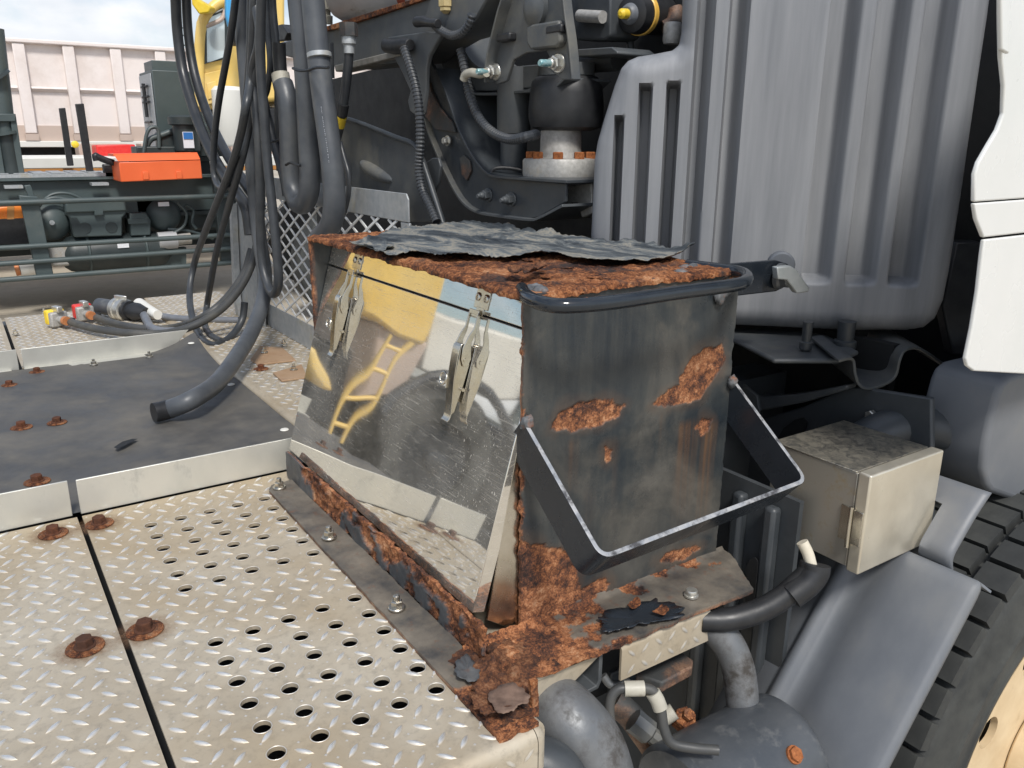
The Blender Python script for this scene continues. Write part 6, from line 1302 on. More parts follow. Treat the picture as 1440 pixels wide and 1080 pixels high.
coupling(yp, 'yellow', 'yellow faced air coupling lying on the far deck at the end of its hose', [(0.2764, 3.216, 0.026), (0.3153, 3.096, 0.026), (0.3658, 2.986, 0.026), (0.4376, 2.891, 0.026), (0.5065, 2.847, 0.026)]+[(0.556, 2.755, 0.0496), (0.6179, 2.723, 0.0766), (0.6762, 2.699, 0.1167), (0.7271, 2.684, 0.1701), (0.7679, 2.679, 0.2323), (0.7986, 2.684, 0.3033), (0.8206, 2.701, 0.3919)], ydir)
coupling(rp, 'red', 'red faced air coupling lying on the far deck just right of the yellow one', [(0.3689, 3.264, 0.022), (0.4003, 3.145, 0.022), (0.4403, 3.038, 0.022), (0.485, 2.97, 0.022), (0.546, 2.931, 0.022), (0.6169, 2.965, 0.022)]+[(0.634, 2.788, 0.0772), (0.6897, 2.766, 0.1183), (0.7374, 2.752, 0.1706), (0.7761, 2.747, 0.2273), (0.8048, 2.752, 0.2954)], V((0.4017, 3.073, 0.03))-V(rp))
pg = thing('trailer_plug', 'dark capped trailer plug with a silver collar lying beyond the air couplings', 'plug', (0.4874, 3.405, 0))
p0, p1 = V((0.3981, 3.389, 0.04)), V((0.5217, 3.183, 0.035)); dd = (p1-p0); LL = dd.length
part(pg, 'cap', MB().lathe([(0.025, 0), (0.030, 0.006), (0.030, 0.40*LL)], tuple(p0), tuple(dd), 28), 'cover_grey')
part(pg, 'collar', MB().lathe([(0.036, 0.38*LL), (0.041, 0.40*LL), (0.041, 0.47*LL), (0.037, 0.48*LL), (0.037, 0.53*LL), (0.041, 0.54*LL), (0.041, 0.60*LL), (0.033, 0.62*LL)], tuple(p0), tuple(dd), 28), 'zinc')
part(pg, 'rear_sleeve', MB().lathe([(0.034, 0.60*LL), (0.036, 0.64*LL), (0.036, 0.70*LL), (0.029, 0.71*LL), (0.029, 0.78*LL), (0.033, 0.79*LL), (0.033, 0.86*LL), (0.024, 0.98*LL), (0.020, 1.04*LL)], tuple(p0), tuple(dd), 18), 'black')
part(pg, 'hinge_lug', MB().obox(tuple(p0+dd*0.52+V((0, 0, 0.043))), tuple(dd.normalized()*0.022), (0.008, -0.004, 0), (0, 0, 0.010)), 'zinc', bevel=0.003)
part(pg, 'latch_tab', MB().obox(tuple(p0+dd*0.60+V((0.02, -0.05, -0.015))), tuple(dd.normalized()*0.025), (0.010, -0.01, 0), (0, 0, 0.008)), 'zinc', bevel=0.003)
M['cable_grey'] = mat_wear('grey_cable', (0.13, 0.14, 0.16), (0.17, 0.18, 0.20), 0.45, 0, 20)
part(pg, 'cable', MB().tube(spline([(0.5216, 3.212, 0.03), (0.5053, 3.048, 0.03), (0.4971, 2.933, 0.03), (0.5158, 2.858, 0.03), (0.5514, 2.835, 0.03)], 6), 0.014, 14), 'cable_grey')
M['cable_grey'] = mat_wear('grey_cable', (0.13, 0.14, 0.16), (0.17, 0.18, 0.20), 0.45, 0, 20)
sp_ = thing('white_plug', 'white sleeved cable plug lying beside the dark trailer plug', 'plug', (0.5852, 3.475, 0))
part(sp_, 'sleeve', MB().tube(spline([(0.5384, 3.369, 0.034), (0.5425, 3.269, 0.034), (0.5503, 3.156, 0.034), (0.5559, 3.123, 0.034)], 5), lambda t: 0.024-0.007*t, 18), 'off_white')
part(sp_, 'cable', MB().tube(spline([(0.5618, 3.17, 0.025), (0.6028, 3.084, 0.025), (0.6719, 3.012, 0.025), (0.7496, 2.948, 0.025), (0.7878, 2.924, 0.025)], 6), 0.0115, 14), 'cable_grey')

# ================================================================== TRANSPORTER CHASSIS BEYOND THE SHADOW PATCH
ch = thing('transporter_chassis', 'dark green grey transporter chassis with side guard rails parked across the yard', 'chassis', (1.0, 8.9, -0.95))
GY = 8.4
part(ch, 'frame_beam', MB().box(-6.0, 2.75, 8.75, 8.85, -0.06, 0.265), 'green_grey', bevel=0.01)
part(ch, 'frame_beam', MB().box(-6.0, 2.75, 10.1, 10.2, -0.06, 0.265), 'green_grey', bevel=0.01)
part(ch, 'beam_flange', MB().box(-6.0, 2.75, 8.68, 8.86, 0.268, 0.292), 'green_grey')
part(ch, 'lower_sill', MB().box(-6.0, 2.75, 8.72, 8.80, -0.10, -0.062), 'green_grey_dark')
part(ch, 'cross_deck', MB().box(-6.0, 2.75, 8.87, 10.1, 0.15, 0.24), 'green_grey_dark')
part(ch, 'walkway', MB().box(-0.6, 1.30, 8.70, 9.30, 0.294, 0.325), 'galv')
for i in range(12): part(ch, 'walkway_slat', MB().box(-0.55+i*0.15, -0.44+i*0.15, 8.71, 9.29, 0.327, 0.333), 'galv')
for k_, z in enumerate((0.10, -0.28, -0.415, -0.556)):
    x1 = 2.6
    part(ch, 'guard_rail', MB().tube([(-5.5, GY, z-0.002), (x1, GY, z)], 0.024, 10), 'green_grey')
for x in (0.58, -2.6):
    part(ch, 'guard_post', MB().slab([(x-0.085, GY+0.03, 0.16), (x+0.06, GY+0.03, 0.14), (x+0.085, GY+0.03, -0.56), (x-0.05, GY+0.03, -0.56)], (0, 0.07, 0)), 'green_grey', bevel=0.008)
part(ch, 'guard_post', MB().box(2.15, 2.27, GY+0.03, GY+0.1, -0.56, 0.35), 'green_grey_dark', bevel=0.008)
def drum(c, r, l, ax, mt='green_grey', nm='air_tank'):
    mb = MB().lathe([(0.02, 0), (r*0.35, 0.012), (r*0.72, 0.045), (r*0.93, 0.09), (r, 0.14), (r, l-0.14), (r*0.9, l-0.08), (r*0.4, l)], c, ax, 36)
    return part(ch, nm, mb, mt)
t1 = drum((0.7315, 8.62, -0.1022), 0.175, 0.9, (0, 1, 0))
part(t1, 'drain_plug', MB().lathe([(0.022, -0.02), (0.022, 0.01)], (0.7315, 8.62, -0.1022), (0, 1, 0), 10), 'galv')
t2 = drum((1.721, 8.62, -0.0896), 0.165, 0.9, (0, 1, 0))
part(t2, 'label', MB().box(1.66, 1.76, 8.63, 8.636, 0.005, 0.045), 'paper')
t3 = drum((0.75, 8.72, -0.41), 0.17, 1.0, (1, 0, 0), 'green_grey_dark', 'muffler_tank')
part(t3, 'label', MB().box(1.24, 1.34, 8.545, 8.551, -0.36, -0.315), 'paper')
for x in (1.0, 1.5): part(t3, 'strap', MB().tube([(x, 8.72+0.172*math.cos(a), -0.41+0.172*math.sin(a)) for a in [2*math.pi*i/24 for i in range(24)]], 0.014, 6, closed=True), 'green_grey')
bx = part(ch, 'battery_box', MB().slab([(0.8563, 8.58, 0.0418), (1.351, 8.58, 0.0357), (1.361, 8.58, -0.0437), (1.319, 8.58, -0.0816), (1.298, 8.58, -0.2534), (0.8881, 8.58, -0.2424), (0.8772, 8.58, -0.0611), (0.8461, 8.58, -0.0341)], (0, 0.35, 0)), 'green_grey', bevel=0.012)
part(bx, 'cover', MB().slab([(0.8584, 8.55, 0.0816), (1.358, 8.55, 0.0767), (1.364, 8.55, -0.0219), (0.8448, 8.55, -0.0191)], (0, 0.38, 0)), 'green_grey', bevel=0.015)
for c in [(0.9924, 8.575, -0.1633), (1.215, 8.575, -0.1685)]: part(bx, 'cover_knob', MB().lathe([(0.05, 0), (0.055, 0.01), (0.055, 0.03)], c, (0, 1, 0), 24), 'green_grey_dark')
part(bx, 'clasp', MB().slab([(1.086, 8.54, -0.003), (1.158, 8.54, 0.0004), (1.152, 8.54, -0.0447), (1.08, 8.54, -0.048)], (0, 0.03, 0)), 'green_grey')
part(bx, 'web', MB().slab([(0.8762, 8.57, -0.0603), (0.9342, 8.57, -0.063), (1.006, 8.57, -0.2354), (0.8996, 8.57, -0.2356)], (0, 0.015, 0)), 'green_grey_dark')
part(ch, 'valve_box', MB().slab([(1.389, 8.6, -0.0464), (1.534, 8.6, -0.0461), (1.57, 8.6, -0.1218), (1.554, 8.6, -0.2635), (1.376, 8.6, -0.2599)], (0, 0.3, 0)), 'green_grey', bevel=0.01)
part(ch, 'valve_cover', MB().slab([(1.365, 8.57, -0.0962), (1.535, 8.57, -0.0975), (1.536, 8.57, -0.1446), (1.366, 8.57, -0.1427)], (0, 0.04, 0)), 'green_grey')
part(ch, 'silver_filter', MB().tube([(1.616, 8.62, -0.324), (1.788, 8.62, -0.3208)], 0.085, 24), mat_wear('silver_filter_paint', (0.40, 0.41, 0.43), (0.48, 0.49, 0.5), 0.45, 0.2, 6))
part(ch, 'filter_head', MB().tube([(1.795, 8.62, -0.3212), (1.924, 8.62, -0.315)], 0.055, 16), 'cast')
part(ch, 'filter_bracket', MB().slab([(1.623, 8.7, -0.4092), (1.891, 8.7, -0.413), (1.874, 8.7, -0.5834), (1.63, 8.7, -0.5786)], (0, 0.1, 0)), 'green_grey')
part(ch, 'water_bottle', MB().tube([(0.4207, 8.62, -0.4991), (0.546, 8.62, -0.4897)], 0.075, 18), 'off_white')
part(ch, 'bottle_cap', MB().tube([(0.3812, 8.62, -0.5024), (0.4152, 8.62, -0.4987)], 0.06, 16), 'copper')
part(ch, 'pump', MB().obox((0.7818, 8.66, -0.401), (0.11, 0, 0), (0, 0.06, 0), (0, 0, 0.10)), 'cast', bevel=0.02)
part(ch, 'mud_flap', MB().slab([(0.0176, 8.7, -0.0551), (0.5783, 8.7, -0.0694), (0.5921, 8.7, -0.2108), (0.5813, 8.7, -0.2875), (-0.0172, 8.7, -0.2744)], (0, 0.02, 0)), 'black')
lm = part(ch, 'side_lamp', MB().slab([(0.2377, 8.48, 0.0605), (0.5035, 8.48, 0.0622), (0.5216, 8.48, 0.037), (0.5101, 8.48, -0.0425), (0.2222, 8.48, -0.0411)], (0, 0.06, 0)), 'amber', bevel=0.008)
part(lm, 'lens_band', MB().slab([(0.396, 8.475, 0.0637), (0.4496, 8.475, 0.0646), (0.4336, 8.475, -0.0446), (0.3798, 8.475, -0.0452)], (0, 0.004, 0)), 'brown_orange')
for q in ([(0.5843, 8.6, -0.0115), (0.6819, 8.6, 0.0849), (0.7716, 8.6, 0.1194), (0.8841, 8.6, 0.103), (1.014, 8.6, 0.0665)], [(0.617, 8.62, 0.0108), (0.7476, 8.62, 0.1379), (0.893, 8.62, 0.1523), (1.03, 8.62, 0.0839)], [(1.836, 8.6, 0.0365), (1.904, 8.6, -0.0689), (1.865, 8.6, -0.1912), (1.737, 8.6, -0.2672)], [(1.917, 8.62, 0.0117), (1.979, 8.62, -0.0459), (1.954, 8.62, -0.1558), (1.988, 8.62, -0.2274)], [(1.724, 8.64, -0.215), (1.896, 8.64, -0.2382), (2.048, 8.64, -0.2889), (2.148, 8.64, -0.3375)]):
    part(ch, 'pipe', MB().tube(spline(q, 6), 0.014, 8), 'green_grey')
part(ch, 'valve_cluster', MB().obox((2.181, 8.9, -0.1031), (0.22, 0, 0), (0, 0.1, 0), (0, 0, 0.16)), 'green_grey_dark', bevel=0.03)
part(ch, 'valve_cluster', MB().obox((1.584, 8.85, -0.0183), (0.12, 0, 0), (0, 0.1, 0), (0, 0, 0.10)), 'green_grey_dark', bevel=0.03)
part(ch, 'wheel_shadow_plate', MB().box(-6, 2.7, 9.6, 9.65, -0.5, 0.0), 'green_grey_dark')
for x in (-1.6, 3.3):
    part(ch, 'tyre', MB().lathe([(0.28, 0.0), (0.42, -0.02), (0.49, 0.02), (0.5, 0.06), (0.5, 0.24), (0.47, 0.29), (0.28, 0.28)], (x, 8.7, -0.45), (0, 1, 0), 48), 'tyre')
for x, z in ((((0.4738, 8.66, 0.2244))[0], ((0.4738, 8.66, 0.2244))[2]), (((1.162, 8.66, 0.2324))[0], ((1.162, 8.66, 0.2324))[2])):
    part(ch, 'step_bracket', MB().box(x-0.07, x+0.07, 8.52, 8.67, z-0.012, z+0.012), 'galv')
part(ch, 'hook', MB().slab([(0.5518, 8.5, 0.2361), (0.6015, 8.5, 0.2409), (0.6299, 8.5, 0.093), (0.6027, 8.5, 0.057), (0.5732, 8.5, 0.1196)], (0, 0.05, 0)), 'green_grey', bevel=0.006)

ob = thing('orange_box', 'orange red locker with a sloping top edge on the dark transporter chassis', 'locker', (1.7, 8.5, 0.23))
part(ob, 'body', MB().slab([(1.306, 8.3, 0.4317), (2.018, 8.3, 0.4437), (2.02, 8.3, 0.274), (1.302, 8.3, 0.2577)], (0, 0.45, 0)), 'orange', bevel=0.008)
part(ob, 'sloping_lid', MB().slab([*[(1.3, 8.295, 0.438), (2.017, 8.295, 0.4471)], *[(x, y+0.06, z+0.055) for x, y, z in [(2.01, 8.295, 0.4471), (1.282, 8.295, 0.4382)]]], (0, 0.02, 0.012)), 'orange', bevel=0.005)
part(ob, 'top', MB().slab([(x, y+0.066, z+0.062) for x, y, z in [(1.276, 8.295, 0.4383), (2.01, 8.295, 0.4471)]]+[(x, y+0.36, z+0.062) for x, y, z in [(2.01, 8.295, 0.4471), (1.276, 8.295, 0.4383)]], (0, 0, -0.02)), 'orange')
for c in [(1.517, 8.29, 0.3102), (1.809, 8.29, 0.3111)]: part(ob, 'clasp', MB().obox(c, (0.025, 0, 0), (0, 0.008, 0), (0, 0, 0.035)), 'orange', bevel=0.004)

cb = thing('control_cabinet', 'tall dark green grey cabinet with a pale side standing behind the orange locker', 'cabinet', (1.95, 9.6, 0.30))
f0, f1 = V((1.893, 9.4, 1.303)), V((2.192, 9.4, 1.324))
part(cb, 'body', MB().box(f0.x, f1.x+0.25, 9.4, 10.05, 0.40, f0.z), 'green_grey', bevel=0.008)
part(cb, 'side_door', MB().box(f0.x-0.012, f0.x-0.002, 9.43, 10.02, 0.43, f0.z-0.03), 'galv', bevel=0.004)
part(cb, 'roof_box', MB().box(f0.x+0.03, f0.x+0.34, 9.5, 9.9, f0.z+0.002, f0.z+0.10), 'green_grey', bevel=0.006)
part(cb, 'locking_bar', MB().tube([(f0.x-0.04, 9.68, 0.85), (f0.x-0.04, 9.68, f0.z-0.12)], 0.018, 8), 'black')
for z in (0.80, 1.0, f0.z-0.25, f0.z-0.15): part(cb, 'hinge', MB().tube([(f0.x-0.03, 9.55, z), (f0.x-0.03, 9.85, z)], 0.012, 8), 'black')
part(cb, 'plinth', MB().box(f0.x+0.02, f1.x+0.2, 9.45, 10.0, 0.24, 0.398), 'green_grey_dark')

fl = thing('filter_unit', 'dark filter canister with a blue and white label beside the tall cabinet', 'filter', (2.0, 9.1, 0.30))
fc = V((2.073, 9, 0.6008))
part(fl, 'canister', MB().lathe([(0.10, -0.10), (0.125, -0.08), (0.125, 0.16), (0.16, 0.17), (0.16, 0.24), (0.12, 0.26)], tuple(fc), (0, 0, 1), 28), 'green_grey_dark')
part(fl, 'label', MB().box(fc.x-0.065, fc.x+0.035, 8.862, 8.872, fc.z-0.055, fc.z+0.10), 'paper')
part(fl, 'label_print', MB().box(fc.x-0.06, fc.x+0.03, 8.856, 8.861, fc.z+0.03, fc.z+0.095), 'blue')
part(fl, 'pipework', MB().tube(spline([(1.696, 9.1, 0.545), (1.752, 9.1, 0.6268), (1.864, 9.1, 0.6683), (2.02, 9.1, 0.7245), (2.198, 9.1, 0.768), (2.301, 9.1, 0.7413), (2.304, 9.1, 0.6289)], 6), 0.03, 10), 'green_grey')
part(fl, 'pipework', MB().tube(spline([(1.661, 9.05, 0.4981), (1.707, 9.05, 0.6673), (1.754, 9.05, 0.735), (1.819, 9.05, 0.7222), (1.813, 9.05, 0.5454)], 6), 0.018, 8), 'green_grey')
part(fl, 'pump_block', MB().obox((1.959, 9.2, 0.5994), (0.13, 0, 0), (0, 0.1, 0), (0, 0, 0.10)), 'green_grey_dark', bevel=0.02)
part(fl, 'pump_block', MB().obox((2.257, 9.2, 0.6284), (0.10, 0, 0), (0, 0.1, 0), (0, 0, 0.11)), 'green_grey_dark', bevel=0.03)
part(fl, 'base', MB().obox((2.019, 9.2, 0.5082), (0.42, 0, 0), (0, 0.15, 0), (0, 0, 0.05)), 'green_grey_dark', bevel=0.01)
for q, y_ in (([(0.9655, 9, 0.9024), (1.019, 9, 0.9068), (1.021, 9, 0.3848), (0.9662, 9, 0.3822)], 0.05), ([(1.101, 8.95, 0.942), (1.173, 8.95, 0.947), (1.178, 8.95, 0.3249), (1.116, 8.95, 0.3227)], 0.05)):
    w = V(q[1])-V(q[0])
    single('stake_post', MB().slab(q, (0, y_, 0)), 'black', 'shorter left black stake post standing on the transporter deck' if q[0][0] < 1.0 and q is not None and len([o for o in bpy.data.objects if o.name.startswith('stake_post')]) == 0 else 'taller right black stake post standing on the transporter deck', 'post', group='black stake posts', bevel=0.006)
cy = thing('lift_cylinder', 'upright dark hydraulic cylinder in a post frame at the left picture edge', 'hydraulic cylinder', (0.35, 8.9, 0.28))
part(cy, 'barrel', MB().tube([(0.5333, 8.9, 1.545), (0.4794, 8.9, 0.3133)], 0.085, 24), 'green_grey')
part(cy, 'rod_end', MB().tube([(0.4952, 8.86, 0.6592), (0.5013, 8.86, 0.3269)], 0.075, 20), 'green_grey_dark')
part(cy, 'collar', MB().tube([(0.5034, 8.86, 1.148), (0.5214, 8.86, 1.125)], 0.115, 24), 'green_grey_dark')
part(cy, 'collar', MB().tube([(0.4868, 8.84, 0.6834), (0.4914, 8.84, 0.6592)], 0.10, 24), 'green_grey')
part(cy, 'post', MB().slab([(0.5494, 8.8, 0.828), (0.5949, 8.8, 0.8409), (0.5904, 8.8, 0.315), (0.5283, 8.8, 0.3099)], (0, 0.12, 0)), 'green_grey', bevel=0.006)
part(cy, 'post', MB().slab([(0.3987, 8.8, 0.8252), (0.4414, 8.8, 0.826), (0.4393, 8.8, 0.3054), (0.374, 8.8, 0.3067)], (0, 0.12, 0)), 'green_grey', bevel=0.006)
part(cy, 'cross_plate', MB().slab([(0.3996, 8.78, 0.8366), (0.5935, 8.78, 0.8404), (0.5838, 8.78, 0.7744), (0.3897, 8.78, 0.7715)], (0, 0.14, 0)), 'green_grey', bevel=0.006)
single('hose_hook', MB().tube(spline([(1.31, 8.6, 0.4179), (1.252, 8.6, 0.4375), (1.184, 8.6, 0.4697), (1.162, 8.6, 0.4824), (1.168, 8.6, 0.4383)], 5), 0.03, 10), 'black', 'short black hose end sticking out beside the orange red locker', 'hose')
single('black_valve', MB().obox((1.293, 8.75, 0.3428), (0.06, 0, 0), (0, 0.05, 0), (0, 0, 0.06)), 'black', 'small black valve block at the left end of the orange red locker', 'valve', bevel=0.01)

# ------------------------------------------------------------------ things between chassis and wagon
single('white_flatbed', MB().box(-3.0, 4.6, 10.9, 12.4, 0.30, 0.42), 'off_white', 'off white flatbed deck lying beyond the dark transporter chassis', 'flatbed', bevel=0.01)
fb_ = thing('orange_low_loader', 'rusty orange low loader frame under the pale pink wagon', 'low loader', (2.0, 13.0, -0.95))
part(fb_, 'side_beam', MB().box(-4, 6.5, 12.6, 12.75, 0.18, 0.30), 'brown_orange', bevel=0.01)
part(fb_, 'side_beam_edge', MB().box(-4, 6.5, 12.58, 12.60, 0.302, 0.345), 'orange')
for x in (-1.0, 1.55, 2.35, 3.6): part(fb_, 'crate', MB().box(x, x+0.62, 12.9, 13.3, 0.31, 0.56), 'tan', bevel=0.01)
part(fb_, 'leg', MB().box(-2, -1.8, 12.7, 12.9, -0.95, 0.2), 'brown_orange'); part(fb_, 'leg', MB().box(5, 5.2, 12.7, 12.9, -0.95, 0.2), 'brown_orange')
part(fb_, 'yellow_cap', MB().lathe([(0.03, 0), (0.045, 0.01), (0.045, 0.05)], (1.47, 12.5, 0.5519), (0, 1, 0), 20), 'yellow')
part(fb_, 'yellow_tag', MB().box(1.28, 1.40, 12.55, 12.57, 0.28, 0.40), 'yellow_paint')
single('red_locker', MB().slab([(1.592, 11.6, 0.5507), (2.041, 11.6, 0.5594), (2.033, 11.6, 0.421), (1.589, 11.6, 0.4069)], (0, 0.4, 0)), 'red', 'bright red locker behind the orange red one', 'locker', bevel=0.015)

# ------------------------------------------------------------------ pale wagon
wg = thing('tipper_wagon', 'long pale pink primed wagon body with upright ribs across the yard', 'wagon', (3.0, 14.6, -0.95))
WY = 14.0
part(wg, 'side_wall', MB().box(-5.5, 9.5, WY+0.06, WY+0.12, 0.66, 1.93), 'pale_pink')
part(wg, 'top_rail', MB().box(-5.5, 9.5, WY-0.04, WY+0.14, 1.895, 1.955), 'pale_pink', bevel=0.015)
part(wg, 'bottom_rail', MB().box(-5.5, 9.5, WY-0.02, WY+0.14, 0.50, 0.585), 'off_white', bevel=0.008)
part(wg, 'sill_panel', MB().box(-5.5, 9.5, WY+0.04, WY+0.13, 0.587, 0.80), 'tan')
x0r = (1.107, 14, 1.337)[0]; pit = ((2.346, 14, 1.383)[0]-x0r)/2
for i in range(-9, 12):
    x = x0r+i*pit
    part(wg, 'rib', MB().box(x-0.075, x+0.075, WY-0.02, WY+0.059, 0.69, 1.893), 'pale_pink', bevel=0.012)
    part(wg, 'rib_foot', MB().box(x-0.085, x+0.085, WY-0.03, WY+0.03, 0.592, 0.685), 'tan')
    part(wg, 'stiffener', MB().slab([(x+0.085, WY+0.055, 1.255), (x+pit-0.085, WY+0.055, 1.255), (x+pit-0.085, WY-0.005, 1.30), (x+0.085, WY-0.005, 1.30)], (0, 0.02, 0.03)), 'pale_pink', bevel=0.004)
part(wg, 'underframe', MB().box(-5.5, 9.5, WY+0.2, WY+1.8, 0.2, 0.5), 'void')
part(wg, 'far_wall', MB().box(-5.5, 9.5, WY+2.3, WY+2.36, 0.5, 1.93), 'pale_pink')
part(wg, 'end_wall', MB().box(9.44, 9.5, WY+0.121, WY+2.3, 0.5, 1.93), 'pale_pink')
for x in (-4.2, -3.0, 6.5, 7.7):
    part(wg, 'tyre', MB().lathe([(0.28, 0.0), (0.42, -0.02), (0.49, 0.02), (0.5, 0.06), (0.5, 0.24), (0.47, 0.29), (0.28, 0.28)], (x, WY+0.3, -0.45), (0, 1, 0), 40), 'tyre')
mast = MB().tube([(9.6, 40, -0.9), (9.6, 40, 5.35)], 0.05, 6)
for z in (4.5, 4.9, 5.2): mast.tube([(9.3, 40, z), (9.9, 40, z)], 0.03, 6)
single('distant_mast', mast, 'green_grey', 'thin distant mast rising just above the pale wagon', 'mast')

# ------------------------------------------------------------------ yellow truck cab half hidden by hoses
yc = thing('yellow_truck', 'faded yellow truck cab with a large side window behind the hanging hoses', 'truck', (2.5, 7.4, -0.95))
YY = 7.0
cabp = [(1.707, 7, 0.8473), (1.715, 7, 1.037), (1.742, 7, 1.347), (1.773, 7, 1.5), (1.822, 7, 1.564), (1.915, 7, 1.652), (2.019, 7, 1.721), (2.177, 7, 1.837), (2.497, 7, 1.946), (2.421, 7, 0.952), (2.094, 7, 0.8993)]
part(yc, 'cab_side', MB().slab(cabp, (0.56, 1.9, 0)), 'yellow_paint', bevel=0.03, seg=3)
wn = part(yc, 'side_window', MB().slab([(1.835, 6.985, 1.523), (1.976, 6.985, 1.595), (2.002, 6.985, 1.587), (1.971, 6.985, 1.256), (1.959, 6.985, 1.24), (1.808, 6.985, 1.201)], (0, 0.012, 0)), 'glass', bevel=0.004)
wf = [tuple(p) for p in [(1.834, 6.98, 1.528), (1.98, 6.98, 1.597), (2.003, 6.98, 1.581), (1.972, 6.98, 1.25), (1.807, 6.98, 1.198)]]
part(wn, 'window_seal', MB().tube(wf, 0.014, 8, closed=True), 'green_grey_dark')
part(wn, 'window_bar', MB().tube(spline([(1.832, 6.975, 1.467), (1.893, 6.975, 1.491), (1.956, 6.975, 1.526), (1.981, 6.975, 1.564), (1.987, 6.975, 1.595)], 5), 0.016, 8), 'tan')
part(yc, 'door_panel', MB().slab([(1.774, 6.985, 1.121), (1.896, 6.985, 1.153), (1.963, 6.985, 1.167), (1.941, 6.985, 0.9379), (1.783, 6.985, 0.8911)], (0, 0.01, 0)), 'yellow_paint', bevel=0.005)
part(yc, 'door_inset', MB().slab([(1.802, 6.975, 1.054), (1.875, 6.975, 1.078), (1.874, 6.975, 0.9569), (1.801, 6.975, 0.9336)], (0, 0.01, 0)), 'yellow_paint', bevel=0.004)
part(yc, 'corner_pillar', MB().tube(spline([(1.74, 6.99, 0.8796), (1.75, 6.99, 1.089), (1.782, 6.99, 1.348), (1.825, 6.99, 1.513), (1.909, 6.99, 1.61), (2.024, 6.99, 1.69)], 5), 0.04, 12), 'yellow_paint')
part(yc, 'sun_visor', MB().slab([(1.68, 6.7, 1.634), (1.713, 6.7, 1.618), (1.814, 6.7, 1.569), (1.795, 6.7, 1.529), (1.722, 6.7, 1.514), (1.679, 6.7, 1.577)], (0.1, 0.25, 0.03)), 'yellow', bevel=0.01)
part(yc, 'mirror', MB().lathe([(0.03, 0), (0.085, 0.02), (0.085, 0.06), (0.03, 0.09)], (1.956, 6.8, 1.403), (0.8, -0.6, 0), 20), 'black')
part(yc, 'blue_panel', MB().slab([(1.917, 6.6, 1.803), (1.968, 6.6, 1.808), (1.927, 6.6, 1.471), (1.903, 6.6, 1.43), (1.89, 6.6, 1.516)], (0, 0.05, 0)), 'blue_bright', bevel=0.01)
part(yc, 'white_tank', MB().lathe([(0.11, 0), (0.125, 0.02), (0.125, 0.42), (0.10, 0.45)], (1.929, 6.9, 0.5803), (0.02, 0, 1), 24), 'off_white')
part(yc, 'black_underside', MB().slab([(1.756, 7.05, 0.8389), (1.851, 7.05, 0.857), (2.107, 7.05, 0.8791), (2.434, 7.05, 0.8979), (2.412, 7.05, 0.6131), (2.082, 7.05, 0.5844), (1.872, 7.05, 0.7217), (1.823, 7.05, 0.7971)], (0.45, 1.5, 0)), 'black', bevel=0.02)
part(yc, 'frame', MB().box(2.75, 6.0, 7.3, 8.2, -0.2, 0.5), 'black', bevel=0.02)
part(yc, 'orange_lamp', MB().obox((1.9, 6.95, 0.7159), (0.02, 0, 0), (0, 0.02, 0), (0, 0, 0.035)), 'amber', bevel=0.006)
part(yc, 'tyre', MB().lathe([(0.28, 0.0), (0.42, -0.02), (0.49, 0.02), (0.5, 0.06), (0.5, 0.24), (0.47, 0.29), (0.28, 0.28)], (2.95, 7.0, -0.45), (0, 1, 0), 48), 'tyre')

# ================================================================== YELLOW MACHINE PARKED LEFT OF THE PICTURE (seen only in the polished door)
ym = thing('yellow_crane', 'yellow crane carrier with a ladder and big tyres mirrored in the polished door', 'crane', (-3.0, 7.2, -0.95))
RY = 6.2
part(ym, 'upper_body', MB().slab([(-1.254, 6.2, 1.007), (-2.348, 6.2, 1.326), (-2.403, 6.2, 1.018), (-2.452, 6.2, 0.6918), (-2.447, 6.2, 0.5635), (-2.178, 6.2, 0.5342), (-1.911, 6.2, 0.5352), (-1.752, 6.2, 0.5572), (-1.585, 6.2, 0.7877)], (0, 1.6, 0)), 'yellow_paint', bevel=0.04)
part(ym, 'lower_body', MB().slab([(-1.932, 6.3, 0.5249), (-2.545, 6.3, 0.6143), (-2.513, 6.3, 0.0602), (-2.137, 6.3, -0.0977)], (0, 1.2, 0)), 'tan', bevel=0.03)
part(ym, 'pale_hull', MB().slab([(-2.509, 6.4, 0.8916), (-3.527, 6.4, 1.081), (-3.847, 6.4, 0.592), (-3.494, 6.4, 0.4436), (-2.635, 6.4, 0.3721)], (0, 1.0, 0)), 'off_white', bevel=0.03)
for q in ([(-1.915, 5.9, 0.502), (-1.862, 5.9, 0.2842), (-1.851, 5.9, 0.0558), (-1.855, 5.9, -0.1973), (-1.866, 5.9, -0.3896)], [(-2.155, 5.9, 0.5367), (-2.081, 5.9, 0.3189), (-2.052, 5.9, 0.0782), (-2.04, 5.9, -0.1533), (-2.044, 5.9, -0.4101)]):
    part(ym, 'ladder_rail', MB().tube(spline(q, 4), 0.024, 10), 'yellow_paint')
a_, b_ = spline([(-1.915, 5.9, 0.502), (-1.862, 5.9, 0.2842), (-1.851, 5.9, 0.0558), (-1.855, 5.9, -0.1973), (-1.866, 5.9, -0.3896)], 4), spline([(-2.155, 5.9, 0.5367), (-2.081, 5.9, 0.3189), (-2.052, 5.9, 0.0782), (-2.04, 5.9, -0.1533), (-2.044, 5.9, -0.4101)], 4)
for i in (2, 6, 10, 14): part(ym, 'ladder_rung', MB().tube([a_[i], b_[i]], 0.020, 8), 'yellow_paint')
cw = V((-2.948, 6.1, 0.1709))
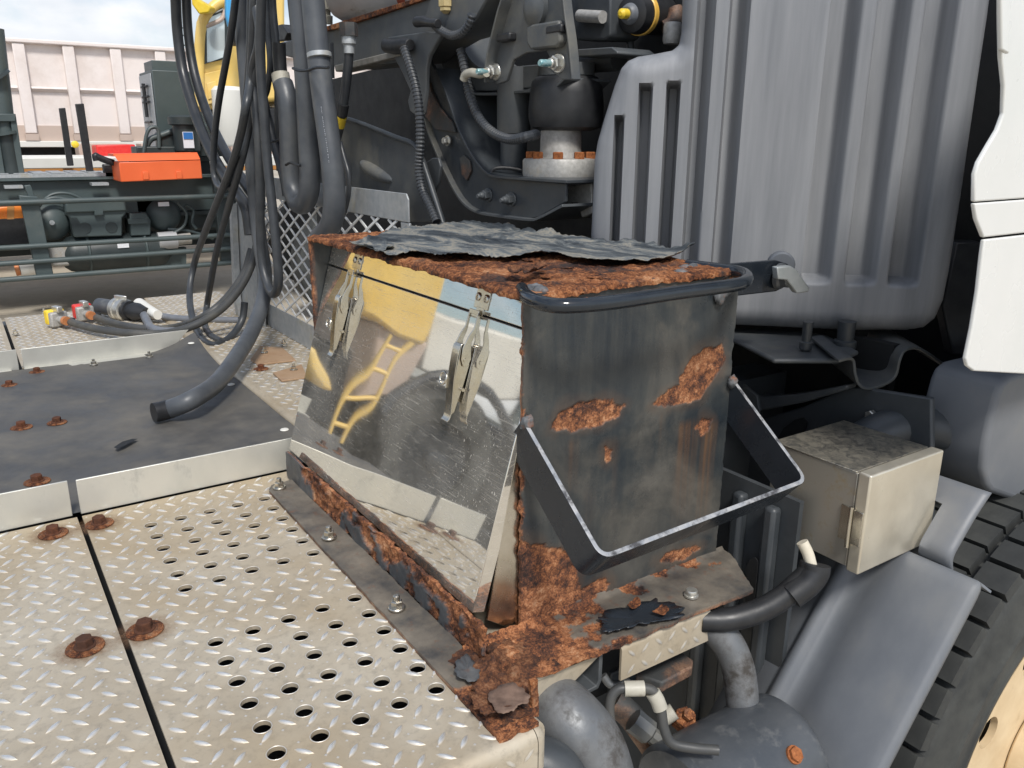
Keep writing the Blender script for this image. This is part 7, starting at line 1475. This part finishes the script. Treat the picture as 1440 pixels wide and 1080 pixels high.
def big_wheel(x, y):
    t = part(ym, 'tyre', MB().lathe([(0.34, 0.10), (0.36, 0.0), (0.56, -0.03), (0.64, 0.03), (0.66, 0.10), (0.66, 0.42), (0.5, 0.5)], (x, y, -0.29), (0, 1, 0), 48, False), 'tyre')
    part(t, 'wheel_disc', MB().lathe([(0.05, 0.0), (0.10, 0.02), (0.12, 0.10), (0.30, 0.12), (0.34, 0.06)], (x, y, -0.29), (0, 1, 0), 32), 'blue_black')
big_wheel(cw.x, 6.0); big_wheel(cw.x-1.5, 6.05)
part(ym, 'carrier', MB().box(cw.x-3.2, cw.x+1.6, 6.5, 7.8, -0.45, 0.25), 'blue_black', bevel=0.05)
part(ym, 'mudguard_rim', MB().tube([(cw.x+0.78*math.cos(R(a)), 5.95, -0.25+0.74*math.sin(R(a))) for a in range(10, 175, 15)], 0.05, 8), 'blue_black')
part(ym, 'front_fender', MB().slab([(-1.399, 5.95, 0.1473), (-1.504, 5.95, 0.134), (-1.674, 5.95, -0.003), (-1.747, 5.95, -0.0853), (-1.659, 5.95, -0.1102), (-1.518, 5.95, -0.0094)], (0, 0.4, 0)), 'yellow_paint', bevel=0.03)
for q in (0.0, 0.35, 0.7): part(ym, 'hull_vent', MB().box(cw.x-1.0-q, cw.x-0.82-q, 6.34, 6.39, 0.35, 0.85), 'green_grey')
part(ym, 'boom', MB().box(cw.x-4.5, cw.x-0.6, 6.6, 7.3, 1.5, 2.2), 'yellow_paint', bevel=0.05)
cr = thing('grey_crate_prop', 'low grey crate prop added unseen in front of the yellow crane for the door reflection', 'crate', (cw.x+0.35, 4.9, -0.95))  # prop added out of view, only for the polished door's reflection
part(cr, 'crate_body', MB().box(cw.x+0.05, cw.x+0.65, 4.7, 5.1, -0.95, -0.66), 'off_white_dirty', bevel=0.02)
part(cr, 'crate_lid', MB().box(cw.x+0.03, cw.x+0.67, 4.68, 5.12, -0.655, -0.62), 'green_grey', bevel=0.01)
dr = thing('blue_drum_prop', 'blue drum prop added unseen beside the crane wheels for the door reflection', 'drum', (cw.x-1.6, 5.3, -0.95))  # added out of view to put some blue into the door's reflection
part(dr, 'drum_body', MB().lathe([(0.28, 0), (0.30, 0.02), (0.30, 0.9), (0.28, 0.92)], (cw.x-2.0, 5.3, -0.65), (1, 0.1, 0), 28), 'blue')
for q in (0.3, 0.6): part(dr, 'drum_hoop', MB().lathe([(0.302, q), (0.312, q+0.01), (0.312, q+0.03), (0.302, q+0.04)], (cw.x-2.0, 5.3, -0.65), (1, 0.1, 0), 28), 'blue')
cn = thing('orange_cone_prop', 'small orange cone prop added unseen near the grey crate for the door reflection', 'cone', (cw.x+0.9, 5.2, -0.95))  # added out of view as an orange speck in the door's reflection
part(cn, 'cone_body', MB().lathe([(0.11, 0.02), (0.02, 0.4)], (cw.x+0.9, 5.2, -0.95), (0, 0, 1), 20), 'orange')
part(cn, 'cone_foot', MB().box(cw.x+0.76, cw.x+1.04, 5.06, 5.34, -0.948, -0.925), 'orange')
